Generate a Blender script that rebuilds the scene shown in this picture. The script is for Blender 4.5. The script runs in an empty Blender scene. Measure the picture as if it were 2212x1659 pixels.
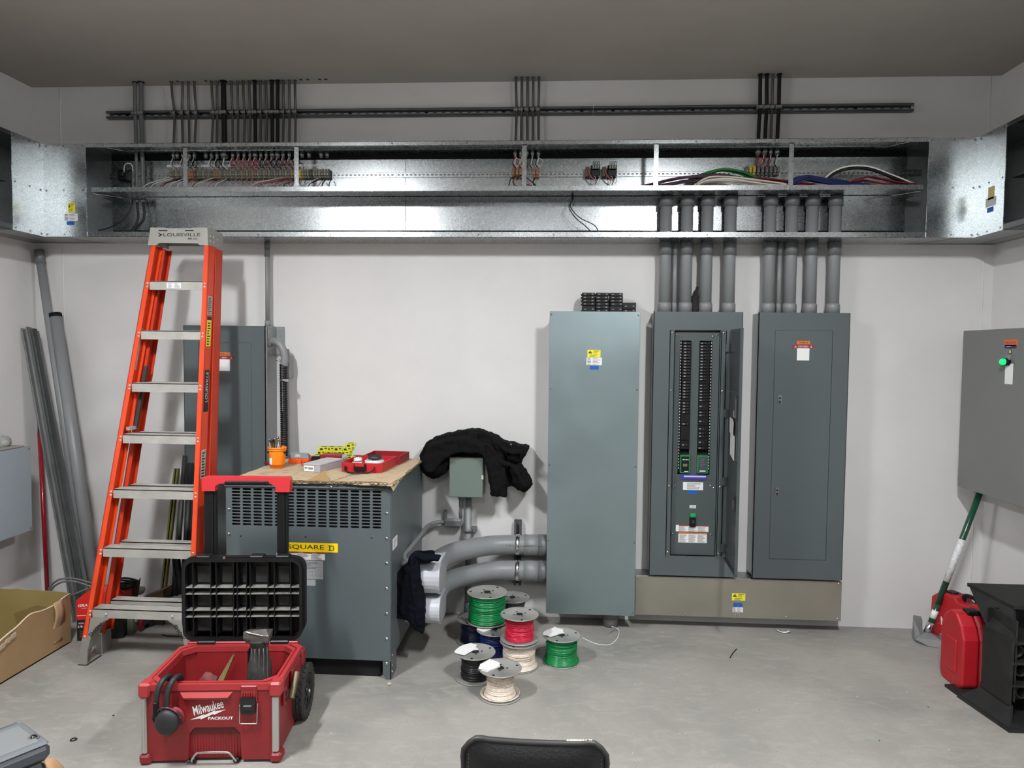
import bpy, bmesh, math, random
from mathutils import Vector as V, Matrix, Euler
random.seed(11)
R = math.radians
COL = bpy.context.scene.collection
# ---------------------------------------------------------------- camera solved from the photograph
CP = V((3.2139, -4.2287, 1.6)); FPX = 1533.0
def _axes(yaw=-.0598, pitch=-.0459, roll=.0106):
    f = V((math.sin(yaw)*math.cos(pitch), math.cos(yaw)*math.cos(pitch), math.sin(pitch)))
    r = V((math.cos(yaw), -math.sin(yaw), 0)); u = r.cross(f)
    c, s = math.cos(roll), math.sin(roll)
    return c*r+s*u, -s*r+c*u, f
CR, CU, CF = _axes()
def at(px, py, X=None, Y=None, Z=None):
    """world point on the plane X=, Y= or Z= that the measured pixel of the photo belongs to"""
    d = CF + CR*((px-1106)/FPX) - CU*((py-829.5)/FPX)
    t = (X-CP.x)/d.x if X is not None else (Y-CP.y)/d.y if Y is not None else (Z-CP.z)/d.z
    return CP + d*t
def atp(px, py, P0, N):
    d = CF + CR*((px-1106)/FPX) - CU*((py-829.5)/FPX); N = V(N)
    return CP + d*((V(P0)-CP).dot(N)/d.dot(N))
RX, RH, BY = 5.703, 3.18, -8.5            # room width, height, rear wall

# ---------------------------------------------------------------- materials
def lin(c):
    return tuple(((x/255)/12.92 if x/255 <= .04045 else (((x/255)+.055)/1.055)**2.4) for x in c)
MATS = {}
def mat(name, col, rough=.5, metal=0, spec=.5, noise=None, bump=None, col2=None, rvar=0, emit=None, trans=0, coat=0, voro=None, scratch=0):
    if name in MATS: return MATS[name]
    m = bpy.data.materials.new(name); m.use_nodes = True; nt = m.node_tree; N = nt.nodes; L = nt.links
    b = N['Principled BSDF']; c = lin(col)
    b.inputs['Base Color'].default_value = (*c, 1); b.inputs['Roughness'].default_value = rough
    b.inputs['Metallic'].default_value = metal; b.inputs['Specular IOR Level'].default_value = spec
    if trans: b.inputs['Transmission Weight'].default_value = trans; b.inputs['IOR'].default_value = 1.4
    if coat: b.inputs['Coat Weight'].default_value = coat; b.inputs['Coat Roughness'].default_value = .15
    if emit: b.inputs['Emission Color'].default_value = (*lin(emit[0]), 1); b.inputs['Emission Strength'].default_value = emit[1]
    tc = N.new('ShaderNodeTexCoord')
    def noi(scale, det=4, rough_=.6):
        n = N.new('ShaderNodeTexNoise'); n.inputs['Scale'].default_value = scale; n.inputs['Detail'].default_value = det
        n.inputs['Roughness'].default_value = rough_; L.new(tc.outputs['Object'], n.inputs['Vector']); return n.outputs['Fac']
    src = None
    if voro:
        n = N.new('ShaderNodeTexVoronoi'); n.inputs['Scale'].default_value = voro; L.new(tc.outputs['Object'], n.inputs['Vector'])
        sp = N.new('ShaderNodeSeparateColor'); L.new(n.outputs['Color'], sp.inputs[0]); src = sp.outputs[0]
    if noise:
        s2 = noi(noise[0], noise[2] if len(noise) > 2 else 4)
        if src is not None:
            mm = N.new('ShaderNodeMath'); mm.operation = 'ADD'; L.new(src, mm.inputs[0]); L.new(s2, mm.inputs[1])
            m2 = N.new('ShaderNodeMath'); m2.operation = 'MULTIPLY'; L.new(mm.outputs[0], m2.inputs[0]); m2.inputs[1].default_value = .5; src = m2.outputs[0]
        else: src = s2
    if src is not None:
        amt = noise[1] if noise else .15
        r = N.new('ShaderNodeMapRange'); r.inputs['From Min'].default_value = .3; r.inputs['From Max'].default_value = .7
        L.new(src, r.inputs['Value'])
        mx = N.new('ShaderNodeMix'); mx.data_type = 'RGBA'; L.new(r.outputs[0], mx.inputs['Factor'])
        a = lin(col2) if col2 else tuple(x*(1-amt) for x in c)
        mx.inputs[6].default_value = (*a, 1); mx.inputs[7].default_value = (*(c if col2 else tuple(min(1, x*(1+amt)) for x in c)), 1)
        L.new(mx.outputs[2], b.inputs['Base Color'])
        if rvar:
            r2 = N.new('ShaderNodeMapRange'); L.new(src, r2.inputs['Value']); r2.inputs['From Min'].default_value = .2; r2.inputs['From Max'].default_value = .8
            r2.inputs['To Min'].default_value = max(.03, rough-rvar); r2.inputs['To Max'].default_value = rough+rvar
            L.new(r2.outputs[0], b.inputs['Roughness'])
    if bump:
        bn = N.new('ShaderNodeBump'); bn.inputs['Strength'].default_value = bump[1]; bn.inputs['Distance'].default_value = bump[2] if len(bump) > 2 else .01
        L.new(noi(bump[0], 6), bn.inputs['Height']); L.new(bn.outputs[0], b.inputs['Normal'])
    MATS[name] = m
    return m

# ---------------------------------------------------------------- mesh builder
class MB:
    def __init__(s): s.v = []; s.f = []; s.sm = []
    def add(s, vs, fs, smooth=False):
        o = len(s.v); s.v += [V(v) for v in vs]
        for f in fs: s.f.append([i+o for i in f]); s.sm.append(smooth)
        return s
    def box(s, x0, x1, y0, y1, z0, z1, b=0, M=None):
        x0, x1 = sorted((x0, x1)); y0, y1 = sorted((y0, y1)); z0, z1 = sorted((z0, z1))
        if b <= 0:
            vs = [V((x, y, z)) for z in (z0, z1) for y in (y0, y1) for x in (x0, x1)]
            fs = [(0, 2, 3, 1), (4, 5, 7, 6), (0, 1, 5, 4), (2, 6, 7, 3), (0, 4, 6, 2), (1, 3, 7, 5)]
        else:
            b = min(b, (x1-x0)*.49, (y1-y0)*.49, (z1-z0)*.49)
            vs = []; idx = {}
            for ix, X in ((0, x0), (1, x1)):
                for iy, Y in ((0, y0), (1, y1)):
                    for iz, Z in ((0, z0), (1, z1)):
                        sx, sy, sz = (1-2*ix)*b, (1-2*iy)*b, (1-2*iz)*b
                        for k, p in enumerate(((X, Y+sy, Z+sz), (X+sx, Y, Z+sz), (X+sx, Y+sy, Z))):
                            idx[ix, iy, iz, k] = len(vs); vs.append(V(p))
            fs = []
            for a in (0, 1):
                fs.append([idx[a, 0, 0, 0], idx[a, 1, 0, 0], idx[a, 1, 1, 0], idx[a, 0, 1, 0]])
                fs.append([idx[0, a, 0, 1], idx[1, a, 0, 1], idx[1, a, 1, 1], idx[0, a, 1, 1]])
                fs.append([idx[0, 0, a, 2], idx[1, 0, a, 2], idx[1, 1, a, 2], idx[0, 1, a, 2]])
                for c in (0, 1):
                    fs.append([idx[a, c, 0, 0], idx[a, c, 1, 0], idx[a, c, 1, 1], idx[a, c, 0, 1]])
                    fs.append([idx[a, 0, c, 0], idx[a, 1, c, 0], idx[a, 1, c, 2], idx[a, 0, c, 2]])
                    fs.append([idx[0, a, c, 1], idx[1, a, c, 1], idx[1, a, c, 2], idx[0, a, c, 2]])
                    for d in (0, 1): fs.append([idx[a, c, d, 0], idx[a, c, d, 1], idx[a, c, d, 2]])
        if M is not None: vs = [M @ v for v in vs]
        return s.add(vs, fs)
    def cyl(s, p0, p1, r0, r1=None, n=16, cap=True, smooth=True):
        p0 = V(p0); p1 = V(p1); r1 = r0 if r1 is None else r1
        d = (p1-p0).normalized(); a = d.orthogonal().normalized(); b = d.cross(a)
        vs = []
        for p, r in ((p0, r0), (p1, r1)):
            for i in range(n):
                t = 2*math.pi*i/n; vs.append(p+(a*math.cos(t)+b*math.sin(t))*r)
        s.add(vs, [(i, (i+1) % n, n+(i+1) % n, n+i) for i in range(n)], smooth)
        if cap: s.add(vs[:n], [list(range(n))[::-1]]); s.add(vs[n:], [list(range(n))])
        return s
    def tube(s, pts, r, n=8, sub=6, rs=None, cap=True, smooth=True, flat=1.0):
        P = [V(p) for p in pts]
        if sub > 1 and len(P) > 2:
            Q = []
            for i in range(len(P)-1):
                a = P[i-1] if i else P[0]*2-P[1]; b, c = P[i], P[i+1]; d = P[i+2] if i+2 < len(P) else P[-1]*2-P[-2]
                for k in range(sub):
                    t = k/sub; Q.append(.5*((2*b)+(c-a)*t+(2*a-5*b+4*c-d)*t*t+(3*b-a-3*c+d)*t**3))
            Q.append(P[-1]); P = Q
        m = len(P); vs = []; up = None
        for i, p in enumerate(P):
            d = (P[min(i+1, m-1)]-P[max(i-1, 0)]).normalized()
            if up is None: up = d.orthogonal().normalized()
            up = (up-d*up.dot(d)); up = up.normalized() if up.length > 1e-6 else d.orthogonal().normalized()
            w = d.cross(up); rr = r if rs is None else rs(i/(m-1), i)
            for k in range(n):
                t = 2*math.pi*k/n; vs.append(p+(up*math.cos(t)+w*math.sin(t)*flat)*rr)
        fs = [(i*n+k, i*n+(k+1) % n, (i+1)*n+(k+1) % n, (i+1)*n+k) for i in range(m-1) for k in range(n)]
        s.add(vs, fs, smooth)
        if cap: s.add(vs[:n], [list(range(n))[::-1]]); s.add(vs[-n:], [list(range(n))])
        return s
    def lathe(s, prof, c, d=(0, 0, 1), n=32, smooth=True):
        c = V(c); d = V(d).normalized(); a = d.orthogonal().normalized(); b = d.cross(a); vs = []
        for r, h in prof:
            for i in range(n):
                t = 2*math.pi*i/n; vs.append(c+d*h+(a*math.cos(t)+b*math.sin(t))*r)
        return s.add(vs, [(j*n+i, j*n+(i+1) % n, (j+1)*n+(i+1) % n, (j+1)*n+i) for j in range(len(prof)-1) for i in range(n)], smooth)
    def prism(s, poly, O, U, W, D, smooth=False):
        """polygon (u,w) in the plane O,U,W pushed out along vector D"""
        O, U, W, D = V(O), V(U), V(W), V(D); n = len(poly)
        a = [O+U*u+W*w for u, w in poly]; b = [p+D for p in a]
        s.add(a+b, [list(range(n))[::-1], [n+i for i in range(n)]])
        return s.add(a+b, [(i, (i+1) % n, n+(i+1) % n, n+i) for i in range(n)], smooth)
    def hull(s, pts): 
        bm = bmesh.new(); [bm.verts.new(p) for p in pts]; bmesh.ops.convex_hull(bm, input=bm.verts)
        vs = [v for v in bm.verts if v.link_faces]; ix = {v: i for i, v in enumerate(vs)}
        s.add([v.co.copy() for v in vs], [[ix[v] for v in f.verts] for f in bm.faces]); bm.free(); return s
    def ball(s, c, r, n=12, m=8, sc=(1, 1, 1), M=None):
        c = V(c); vs = []
        for j in range(m+1):
            ph = math.pi*j/m
            for i in range(n):
                t = 2*math.pi*i/n
                p = V((math.sin(ph)*math.cos(t)*sc[0], math.sin(ph)*math.sin(t)*sc[1], math.cos(ph)*sc[2]))*r
                vs.append(c+((M @ p) if M else p))
        return s.add(vs, [(j*n+i, (j+1)*n+i, (j+1)*n+(i+1) % n, j*n+(i+1) % n) for j in range(m) for i in range(n)], True)
    def grid(s, nu, nv, fn, smooth=True):
        vs = [fn(i/nu, j/nv) for j in range(nv+1) for i in range(nu+1)]; w = nu+1
        return s.add(vs, [(j*w+i, j*w+i+1, (j+1)*w+i+1, (j+1)*w+i) for j in range(nv) for i in range(nu)], smooth)
    def mesh(s, name, off=V((0, 0, 0))):
        me = bpy.data.meshes.new(name); me.from_pydata([tuple(v-off) for v in s.v], [], s.f)
        me.polygons.foreach_set('use_smooth', s.sm)
        bm = bmesh.new(); bm.from_mesh(me); bmesh.ops.remove_doubles(bm, verts=bm.verts, dist=1e-6)
        bmesh.ops.recalc_face_normals(bm, faces=bm.faces); bm.to_mesh(me); bm.free(); return me
    def build(s, name, m, parent=None, local=False, label=None):
        off = V((0, 0, 0)); p = parent
        if not local:
            while p is not None: off = off+p.location; p = p.parent
        me = s.mesh(name, off); ob = bpy.data.objects.new(name, me); COL.objects.link(ob)
        if parent: ob.parent = parent
        me.materials.append(m)
        if label: ob['label'] = label
        return ob

def T(name, label, cat, loc, group=None, rz=0):
    o = bpy.data.objects.new(name, None); COL.objects.link(o); o.location = V(loc); o.rotation_euler = (0, 0, rz)
    o.empty_display_size = .05; o['label'] = label; o['category'] = cat
    if group: o['group'] = group
    return o
def tag(o, label, cat, group=None):
    o['label'] = label; o['category'] = cat
    if group: o['group'] = group
    return o
def struct(name, mb, m):
    o = mb.build(name, m); o['kind'] = 'structure'; return o
def copy_tree(o, parent=None):
    c = o.copy(); COL.objects.link(c)
    if parent: c.parent = parent
    for ch in list(o.children): copy_tree(ch, c)
    return c
def solid(o, t=.002, off=0):
    m = o.modifiers.new('s', 'SOLIDIFY'); m.thickness = t; m.offset = off; return o
def bevel(o, w=.003, n=2, ang=40):
    m = o.modifiers.new('b', 'BEVEL'); m.width = w; m.segments = n; m.limit_method = 'ANGLE'; m.angle_limit = R(ang); return o
def blob(o, vox=.012, tex=None, strength=.02, tex2=None, s2=.01, smooth=3):
    m = o.modifiers.new('r', 'REMESH'); m.mode = 'VOXEL'; m.voxel_size = vox; m.use_smooth_shade = True
    if smooth: m = o.modifiers.new('sm', 'SMOOTH'); m.iterations = smooth; m.factor = .8
    for k, (sc, st) in enumerate(((tex, strength), (tex2, s2))):
        if sc:
            t = bpy.data.textures.new('t', 'CLOUDS'); t.noise_scale = sc; t.noise_depth = 3
            if k == 0: t.noise_type = 'SOFT_NOISE'
            m = o.modifiers.new('d', 'DISPLACE'); m.texture = t; m.strength = st; m.mid_level = .5
    return o
XA, YA, ZA = V((1, 0, 0)), V((0, 1, 0)), V((0, 0, 1))
def text(body, O, h, m, parent, U=XA, W=ZA, width=None, name='lettering', shear=0, bold=0, align='CENTER', ext=.0004, space=1.0, local=False):
    """flat raised lettering; O = centre (or left) of the line, h = capital height, width = total width"""
    cu = bpy.data.curves.new(name, 'FONT'); cu.body = body; cu.size = 1; cu.align_x = 'CENTER' if align == 'CENTER' else 'LEFT'; cu.align_y = 'CENTER'
    cu.shear = shear; cu.offset = bold; cu.space_character = space; cu.resolution_u = 3
    ob = bpy.data.objects.new(name+'_tmp', cu); COL.objects.link(ob); bpy.context.view_layer.update()
    dg = bpy.context.evaluated_depsgraph_get(); me = bpy.data.meshes.new_from_object(ob.evaluated_get(dg))
    COL.objects.unlink(ob); bpy.data.objects.remove(ob)
    xs = [v.co.x for v in me.vertices]; ys = [v.co.y for v in me.vertices]
    w0 = max(xs)-min(xs); h0 = max(ys)-min(ys); sy = h/(.7 if h0 < .75 else h0); sx = width/w0 if width else sy
    cx = (max(xs)+min(xs))/2 if align == 'CENTER' else min(xs); cy = (max(ys)+min(ys))/2
    U = V(U).normalized(); W = V(W).normalized(); Nn = U.cross(W); off = V((0, 0, 0)); p = None if local else parent
    while p is not None: off = off+p.location; p = p.parent
    for v in me.vertices:
        v.co = V(O)+U*((v.co.x-cx)*sx)+W*((v.co.y-cy)*sy)+Nn*ext-off
    me.materials.clear(); me.materials.append(m)
    o = bpy.data.objects.new(name, me); COL.objects.link(o); o.parent = parent
    return o
def lines(mb, O, U, W, w, h, n, cols=1, e=.0008, seed=1):
    """rows of tiny unreadable print as thin bars"""
    rr = random.Random(seed); U = V(U); W = V(W); Nn = U.cross(W)
    for c in range(cols):
        for i in range(n):
            ww = w/cols*.86*rr.uniform(.55, 1); u0 = w/cols*c+w/cols*.06; y = h-(i+.5)*h/n
            mb.prism([(u0, y-h/n*.16), (u0+ww, y-h/n*.16), (u0+ww, y+h/n*.16), (u0, y+h/n*.16)], V(O)+Nn*(e*.2), U, W, Nn*e)
    return mb
def plate(O, w, h, m, parent, name='label', U=XA, W=ZA, t=.0008, label=None):
    """thin sticker centred on O"""
    U = V(U); W = V(W)
    return MB().prism([(-w/2, -h/2), (w/2, -h/2), (w/2, h/2), (-w/2, h/2)], O, U, W, U.cross(W)*t).build(name, m, parent, label=label)

def multi(fn, pts, name, m, parent, group=None, **kw):
    """the same small mesh put at many points, each an object of its own"""
    mb = MB(); fn(mb); me = None; off = V((0, 0, 0)); p = parent
    while p is not None: off = off+p.location; p = p.parent
    out = []
    for q in pts:
        if me is None: me = mb.mesh(name); me.materials.append(m)
        o = bpy.data.objects.new(name, me); COL.objects.link(o); o.parent = parent; o.location = V(q)-off; out.append(o)
    return out
def sc_fn(r=.005, d=(0, -1, 0)): return lambda b: b.lathe([(r, 0), (r*.9, .003), (0, .0042)], (0, 0, 0), d, 10)
# palette
wallm = mat('painted_wall', (204, 202, 200), .62, noise=(3, .03), bump=(160, .12, .002))
ceilm = mat('ceiling_board', (166, 160, 153), .8, noise=(2.2, .04), bump=(90, .1, .002))
galv = mat('galvanized_steel', (184, 188, 189), .27, 1, noise=(2.5, .05), voro=230, rvar=.035)
galvd = mat('dull_galvanized', (158, 161, 160), .42, 1, noise=(9, .08), voro=110, rvar=.04)
strutm = mat('strut_steel', (100, 102, 103), .48, .6, noise=(12, .15))
gray61 = mat('grey_enamel', (78, 86, 87), .42, noise=(1.5, .04), bump=(300, .04, .001))
gray61b = mat('grey_enamel_inner', (72, 79, 79), .42, noise=(2, .04))
darkdoor = mat('door_enamel', (66, 71, 72), .25, noise=(2, .05))
pvc = mat('grey_conduit_plastic', (124, 126, 127), .42, noise=(5, .05))
pvcd = mat('dark_conduit_plastic', (98, 100, 101), .45, noise=(5, .05))
black = mat('black_plastic', (17, 17, 18), .45, spec=.3, noise=(20, .15))
blackm = mat('matt_black', (10, 10, 11), .7, spec=.25)
void = mat('dark_void', (6, 6, 6), .9)
whitep = mat('white_label', (222, 222, 220), .5)
inkm = mat('black_ink', (18, 18, 18), .6)
greyink = mat('grey_ink', (105, 105, 105), .6)
yellowp = mat('yellow_label', (226, 216, 38), .5)
orangep = mat('orange_tape', (214, 112, 38), .5)
redp = mat('red_tape', (150, 22, 38), .5)
bluep = mat('blue_tape', (18, 84, 160), .55)
chrome = mat('bright_steel', (205, 205, 205), .22, 1)
alu = mat('aluminium', (176, 173, 166), .45, .35, noise=(14, .14), rvar=.08)
# ================================================================= SETTING
def concrete():
    m = bpy.data.materials.new('concrete_floor'); m.use_nodes = True; N = m.node_tree.nodes; L = m.node_tree.links
    b = N['Principled BSDF']; tc = N.new('ShaderNodeTexCoord')
    def noi(s, d, r=.6, dist=0, sc=None):
        n = N.new('ShaderNodeTexNoise'); n.inputs['Scale'].default_value = s; n.inputs['Detail'].default_value = d; n.inputs['Roughness'].default_value = r; n.inputs['Distortion'].default_value = dist
        if sc:
            mp = N.new('ShaderNodeMapping'); mp.inputs['Scale'].default_value = sc; L.new(tc.outputs['Object'], mp.inputs['Vector']); L.new(mp.outputs[0], n.inputs['Vector'])
        else: L.new(tc.outputs['Object'], n.inputs['Vector'])
        return n.outputs['Fac']
    def mix(f, a, c, lo=.35, hi=.65):
        r = N.new('ShaderNodeMapRange'); r.inputs['From Min'].default_value = lo; r.inputs['From Max'].default_value = hi; L.new(f, r.inputs[0])
        x = N.new('ShaderNodeMix'); x.data_type = 'RGBA'; L.new(r.outputs[0], x.inputs['Factor'])
        for s, v in ((6, a), (7, c)):
            if isinstance(v, tuple): x.inputs[s].default_value = (*lin(v), 1)
            else: L.new(v, x.inputs[s])
        return x.outputs[2]
    c1 = mix(noi(1.3, 8, .6, .4), (124, 122, 117), (150, 146, 139))
    c2 = mix(noi(7, 8, .65, 1.2, (1, 2.2, 1)), c1, (160, 155, 147), .5, .85)
    c3 = mix(noi(2.1, 5, .5), c2, (134, 124, 118), .58, .9)
    c4 = mix(noi(120, 3, .5), (122, 119, 113), c3, .26, .40)
    n = N.new('ShaderNodeTexNoise'); n.inputs['Scale'].default_value = 3; n.inputs['Detail'].default_value = 2; n.inputs['Distortion'].default_value = 3
    L.new(tc.outputs['Object'], n.inputs['Vector'])
    # thin pale scratches: narrow band of a distorted noise
    s1 = N.new('ShaderNodeMath'); s1.operation = 'SUBTRACT'; L.new(n.outputs['Fac'], s1.inputs[0]); s1.inputs[1].default_value = .52
    s2 = N.new('ShaderNodeMath'); s2.operation = 'ABSOLUTE'; L.new(s1.outputs[0], s2.inputs[0])
    msk = noi(5, 2)
    s3 = N.new('ShaderNodeMath'); s3.operation = 'LESS_THAN'; L.new(s2.outputs[0], s3.inputs[0]); s3.inputs[1].default_value = .0009
    s4 = N.new('ShaderNodeMath'); s4.operation = 'GREATER_THAN'; L.new(msk, s4.inputs[0]); s4.inputs[1].default_value = .56
    s5 = N.new('ShaderNodeMath'); s5.operation = 'MULTIPLY'; L.new(s3.outputs[0], s5.inputs[0]); L.new(s4.outputs[0], s5.inputs[1])
    s6 = N.new('ShaderNodeMath'); s6.operation = 'MULTIPLY'; L.new(s5.outputs[0], s6.inputs[0]); s6.inputs[1].default_value = .35
    x = N.new('ShaderNodeMix'); x.data_type = 'RGBA'; L.new(s6.outputs[0], x.inputs['Factor']); L.new(c4, x.inputs[6]); x.inputs[7].default_value = (*lin((215, 210, 200)), 1)
    L.new(x.outputs[2], b.inputs['Base Color']); b.inputs['Roughness'].default_value = .62; b.inputs['Specular IOR Level'].default_value = .35
    bn = N.new('ShaderNodeBump'); bn.inputs['Strength'].default_value = .15; bn.inputs['Distance'].default_value = .004; L.new(noi(60, 6), bn.inputs['Height']); L.new(bn.outputs[0], b.inputs['Normal'])
    return m
struct('floor', MB().box(0, RX, BY, 0, -.1, 0), concrete())
struct('ceiling', MB().box(0, RX, BY, 0, RH, RH+.1), ceilm)
struct('wall_back', MB().box(-.1, RX+.1, 0, .1, -.1, RH+.1), wallm)
struct('wall_left', MB().box(-.1, 0, BY, 0, -.1, RH+.1), wallm)
struct('wall_right', MB().box(RX, RX+.1, BY, 0, -.1, RH+.1), wallm)
struct('wall_front', MB().box(-.1, RX+.1, BY-.1, BY, -.1, RH+.1), mat('dark_rear_wall', (96, 97, 100), .7, noise=(2, .1)))
sx = at(133, 400, Y=0).x
struct('trim_1', MB().tube([(sx+random.uniform(-.0015, .0015), 0, z*.2+.0) for z in range(0, 16)]+[(sx, 0, RH)], .0035, 6, 2), wallm)
struct('trim_2', MB().tube([(RX-.055, 0, z*.3) for z in range(0, 10)]+[(RX-.055, 0, RH)], .003, 6, 1), wallm)

# lamps: two ceiling-hung LED strips in front of the wall, found from the shadow directions
def lamp(x, y, z, L=1.2, en=1):
    t = T('strip_light', 'suspended white LED strip light %s' % ('added unseen behind the camera for fill' if y < -4 else 'hanging above the %s part of the room' % ('left' if x < 2.8 else 'right')), 'light', (x, y, z+.03))
    MB().box(x-.07, x+.07, y-L/2-.02, y+L/2+.02, z+.006, z+.06, .006).build('housing', mat('lamp_white', (230, 230, 228), .4), t)
    for s in (-1, 1): MB().tube([(x, y+s*L*.35, z+.06), (x, y+s*L*.35, RH)], .003, 6, 1).build('suspension_cable', chrome, t)
    MB().box(x-.055, x+.055, y-L/2, y+L/2, z-.004, z+.006, .002).build('diffuser', mat('lamp_diffuser' if en == 1 else 'lamp_diffuser_fill', (240, 240, 240), .5, emit=((247, 250, 253), LAMP*en)), t)
LAMP = 520
lamp(1.55, -2.55, 2.88, .62); lamp(4.15, -2.55, 2.88, .62); lamp(2.85, -5.6, 2.88, 1.2, .3)  # the last, dimmer lamp is an added, unseen fill light

# ================================================================= WIREWAY
D = .249
zt, zs, zb = 2.767, 2.494, 2.235
x0w, x1w = .509, 5.197
def holes(mb, x, z):
    mb.cyl((x, -D-.0015, z), (x, -D-.0035, z), .0042, n=8)
t = T('wireway', 'long open galvanized two-tier wireway along the top of the back wall', 'wireway', (2.85, -.1, zb))
b = MB(); b.box(x0w, x1w, -D, 0, zt-.002, zt).box(x0w, x1w, -D, -D+.002, zt-.022, zt)
b.box(x0w, x1w, -.016, -.014, zs, 2.725).box(x0w, x1w, -.022, -.014, 2.722, 2.727)
b.box(x0w, x1w, -.10, 0, 2.7625, 2.7645)
b.build('upper_trough', galv, t)
MB().box(x0w, x1w, -.012, -.002, 2.725, 2.766).build('back_gap_shade', void, t)  # black strip stands in for the shade in the slot above the pan
b = MB().box(x0w+.03, x1w-.02, -D, 0, zs, zs+.003).box(x0w+.03, x1w-.02, -D-.001, -D+.002, zs-.002, zs+.024)
b.box(x0w, x1w, -.10, 0, zs-.006, zs-.003)
b.build('shelf', galv, t)
b = MB().box(x0w, x1w, -D, 0, zb, zb+.002).box(x0w, x1w, -D, -D+.002, zb, zb+.03).box(x0w, x1w, -.012, -.010, zb+.078, zs)
b.build('lower_trough', galv, t)
MB().box(x0w, x1w, -.008, -.002, zb+.004, zb+.08).build('lower_gap_shade', void, t)  # same for the slot below the lower pan: its shade as a black strip
for px in (401, 641, 1132.5, 1417, 1708.5):
    x = at(px, 360, Y=-D).x
    b = MB().box(x-.0125, x+.0125, -D-.004, -D-.0015, zs-.001, zt-.024).box(x-.0125, x+.0125, -D-.004, -D+.012, zt-.028, zt-.024)
    b.build('cover_brace', galv, t)
fr = lambda b: b.cyl((0, 0, 0), (0, -.002, 0), .0042, n=8)
multi(fr, [(x0w+.1+i*.42, -D-.0005, zt-.012) for i in range(12)]+[(x0w+.17+i*.42, -D-.0005, zb+.014) for i in range(12)], 'rivet', strutm, t)
multi(lambda b: b.cyl((0, 0, 0), (0, 0, -.004), .005, n=8), [(x0w+.1+i*.4, -.12, zt-.002) for i in range(12)]+[(x0w+.15+i*.4, -.17, zs-.006) for i in range(12)]+
      [(at(878, 330, Y=-.1).x-.02+.011*(k % 3)+.03*(k//3), -.2+.05*(k//3)+.012*(k % 3), zt-.003) for k in range(9)], 'bolt', strutm, t)
xj = at(876, 470, Y=-.014).x
MB().box(xj-.0012, xj+.0012, -.0175, -.0125, zb+.08, 2.72).build('joint_seam', mat('seam_shadow', (60, 62, 62), .6), t)
for s, xc in ((1, x0w), (-1, x1w)):
    for zq in (zt-.006, zs-.009): MB().tube([(xc+s*.03, -D+.01, zq), (xc+s*.22, -.03, zq)], .002, 6, 1).build('bracing_rod', chrome, t)

# corner elbows with their screwed covers and the wireways that run on along the side walls
def elbow(side):
    s = 1 if side == 'left' else -1
    X = lambda x: x if s == 1 else RX-x
    xo = x0w if s == 1 else RX-x1w
    t = T('wireway_elbow', 'galvanized %s corner piece of the wireway with %s' % (side, 'yellow, white and blue labels on its front' if s == 1 else 'labels on the panel facing the left'), 'wireway elbow', (X(.25), -.25, zb))
    L6 = [(X(.001), -.001), (X(xo), -.001), (X(xo), -D), (X(D), -D), (X(D), -.49), (X(.001), -.49)]
    for zz, nn in ((zt-.002, 'top_plate'), (zb, 'bottom_plate')): MB().prism(L6, (0, 0, zz), XA, YA, (0, 0, .002)).build(nn, galvd, t)
    MB().box(X(.003), X(xo+.035), -.005, -.0035, zb+.002, zt-.002).build('back_plate', galvd, t)
    MB().box(X(.0015), X(.003), -.49, -.002, zb+.002, zt-.002).build('wall_plate', galvd, t)
    MB().box(X(D+.002), X(xo), -D-.003, -D, zb+.001, zt-.001).build('front_cover', galv, t)
    MB().box(X(D), X(D+.003), -.49, -D-.001, zb+.001, zt-.001).build('side_cover', galv, t)
    multi(fr, [(X(x), -D-.003, z) for x in (.27, .375, .49) for z in (zb+.015, (zb+zt)/2, zt-.015)], 'cover_screw', strutm, t)
    multi(lambda b: b.cyl((0, 0, 0), (s*.002, 0, 0), .0045, n=8), [(X(D+.003), y, z) for y in (-.275, -.36, -.47) for z in (zb+.015, (zb+zt)/2, zt-.015)], 'cover_screw', strutm, t)
    b = MB().box(X(.1), X(.101), -.42, -.02, zb-.0012, zb-.0002).box(X(.02), X(xo-.05), -.035, -.033, zb-.0012, zb-.0002)
    b.prism([(0, 0), (.004, 0), (.15, .23), (.146, .23)], (X(D+.07), -.24, zb-.0012), (s, 0, 0), YA, (0, 0, .001))
    b.build('seam', strutm, t)
    t2 = T('wireway', 'galvanized wireway running along the %s wall into the corner' % side, 'wireway', (X(.12), -1, zb))
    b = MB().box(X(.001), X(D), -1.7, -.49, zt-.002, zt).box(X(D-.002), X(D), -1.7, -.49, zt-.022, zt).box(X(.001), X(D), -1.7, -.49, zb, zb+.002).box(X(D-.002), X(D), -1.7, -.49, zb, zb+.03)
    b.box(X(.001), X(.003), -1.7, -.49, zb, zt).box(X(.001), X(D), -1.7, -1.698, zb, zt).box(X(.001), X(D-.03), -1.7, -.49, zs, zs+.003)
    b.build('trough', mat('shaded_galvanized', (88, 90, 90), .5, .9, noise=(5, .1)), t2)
    MB().box(X(.004), X(.012), -1.6, -.55, 2.60, 2.635).build('mounting_rail', galv, t2)
    cols = [(20, 20, 22), (30, 40, 90), (120, 20, 30), (200, 200, 200)]
    for i in range(10):
        c = cols[i % 4]; y0 = -.56-.03*(i % 3)
        MB().tube([(X(.06+.012*i), -1.55, zb+.03+.012*(i % 4)), (X(.07+.012*i), -1.1, zb+.06+.02*(i % 4)), (X(.08+.012*i), -.8, zb+.09+.012*(i % 5)), (X(.08+.01*i), y0, zb+.03)], .006, 6, 5).build('wire', mat('wire_%d' % (i % 4), c, .4), None)
        tag(bpy.context.scene.objects[-1] if False else COL.objects[-1], 'loose wire lying in the %s side wireway' % side, 'wire', 'wires in the %s side wireway' % side)
    return t
eL = elbow('left'); eR = elbow('right')
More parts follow.
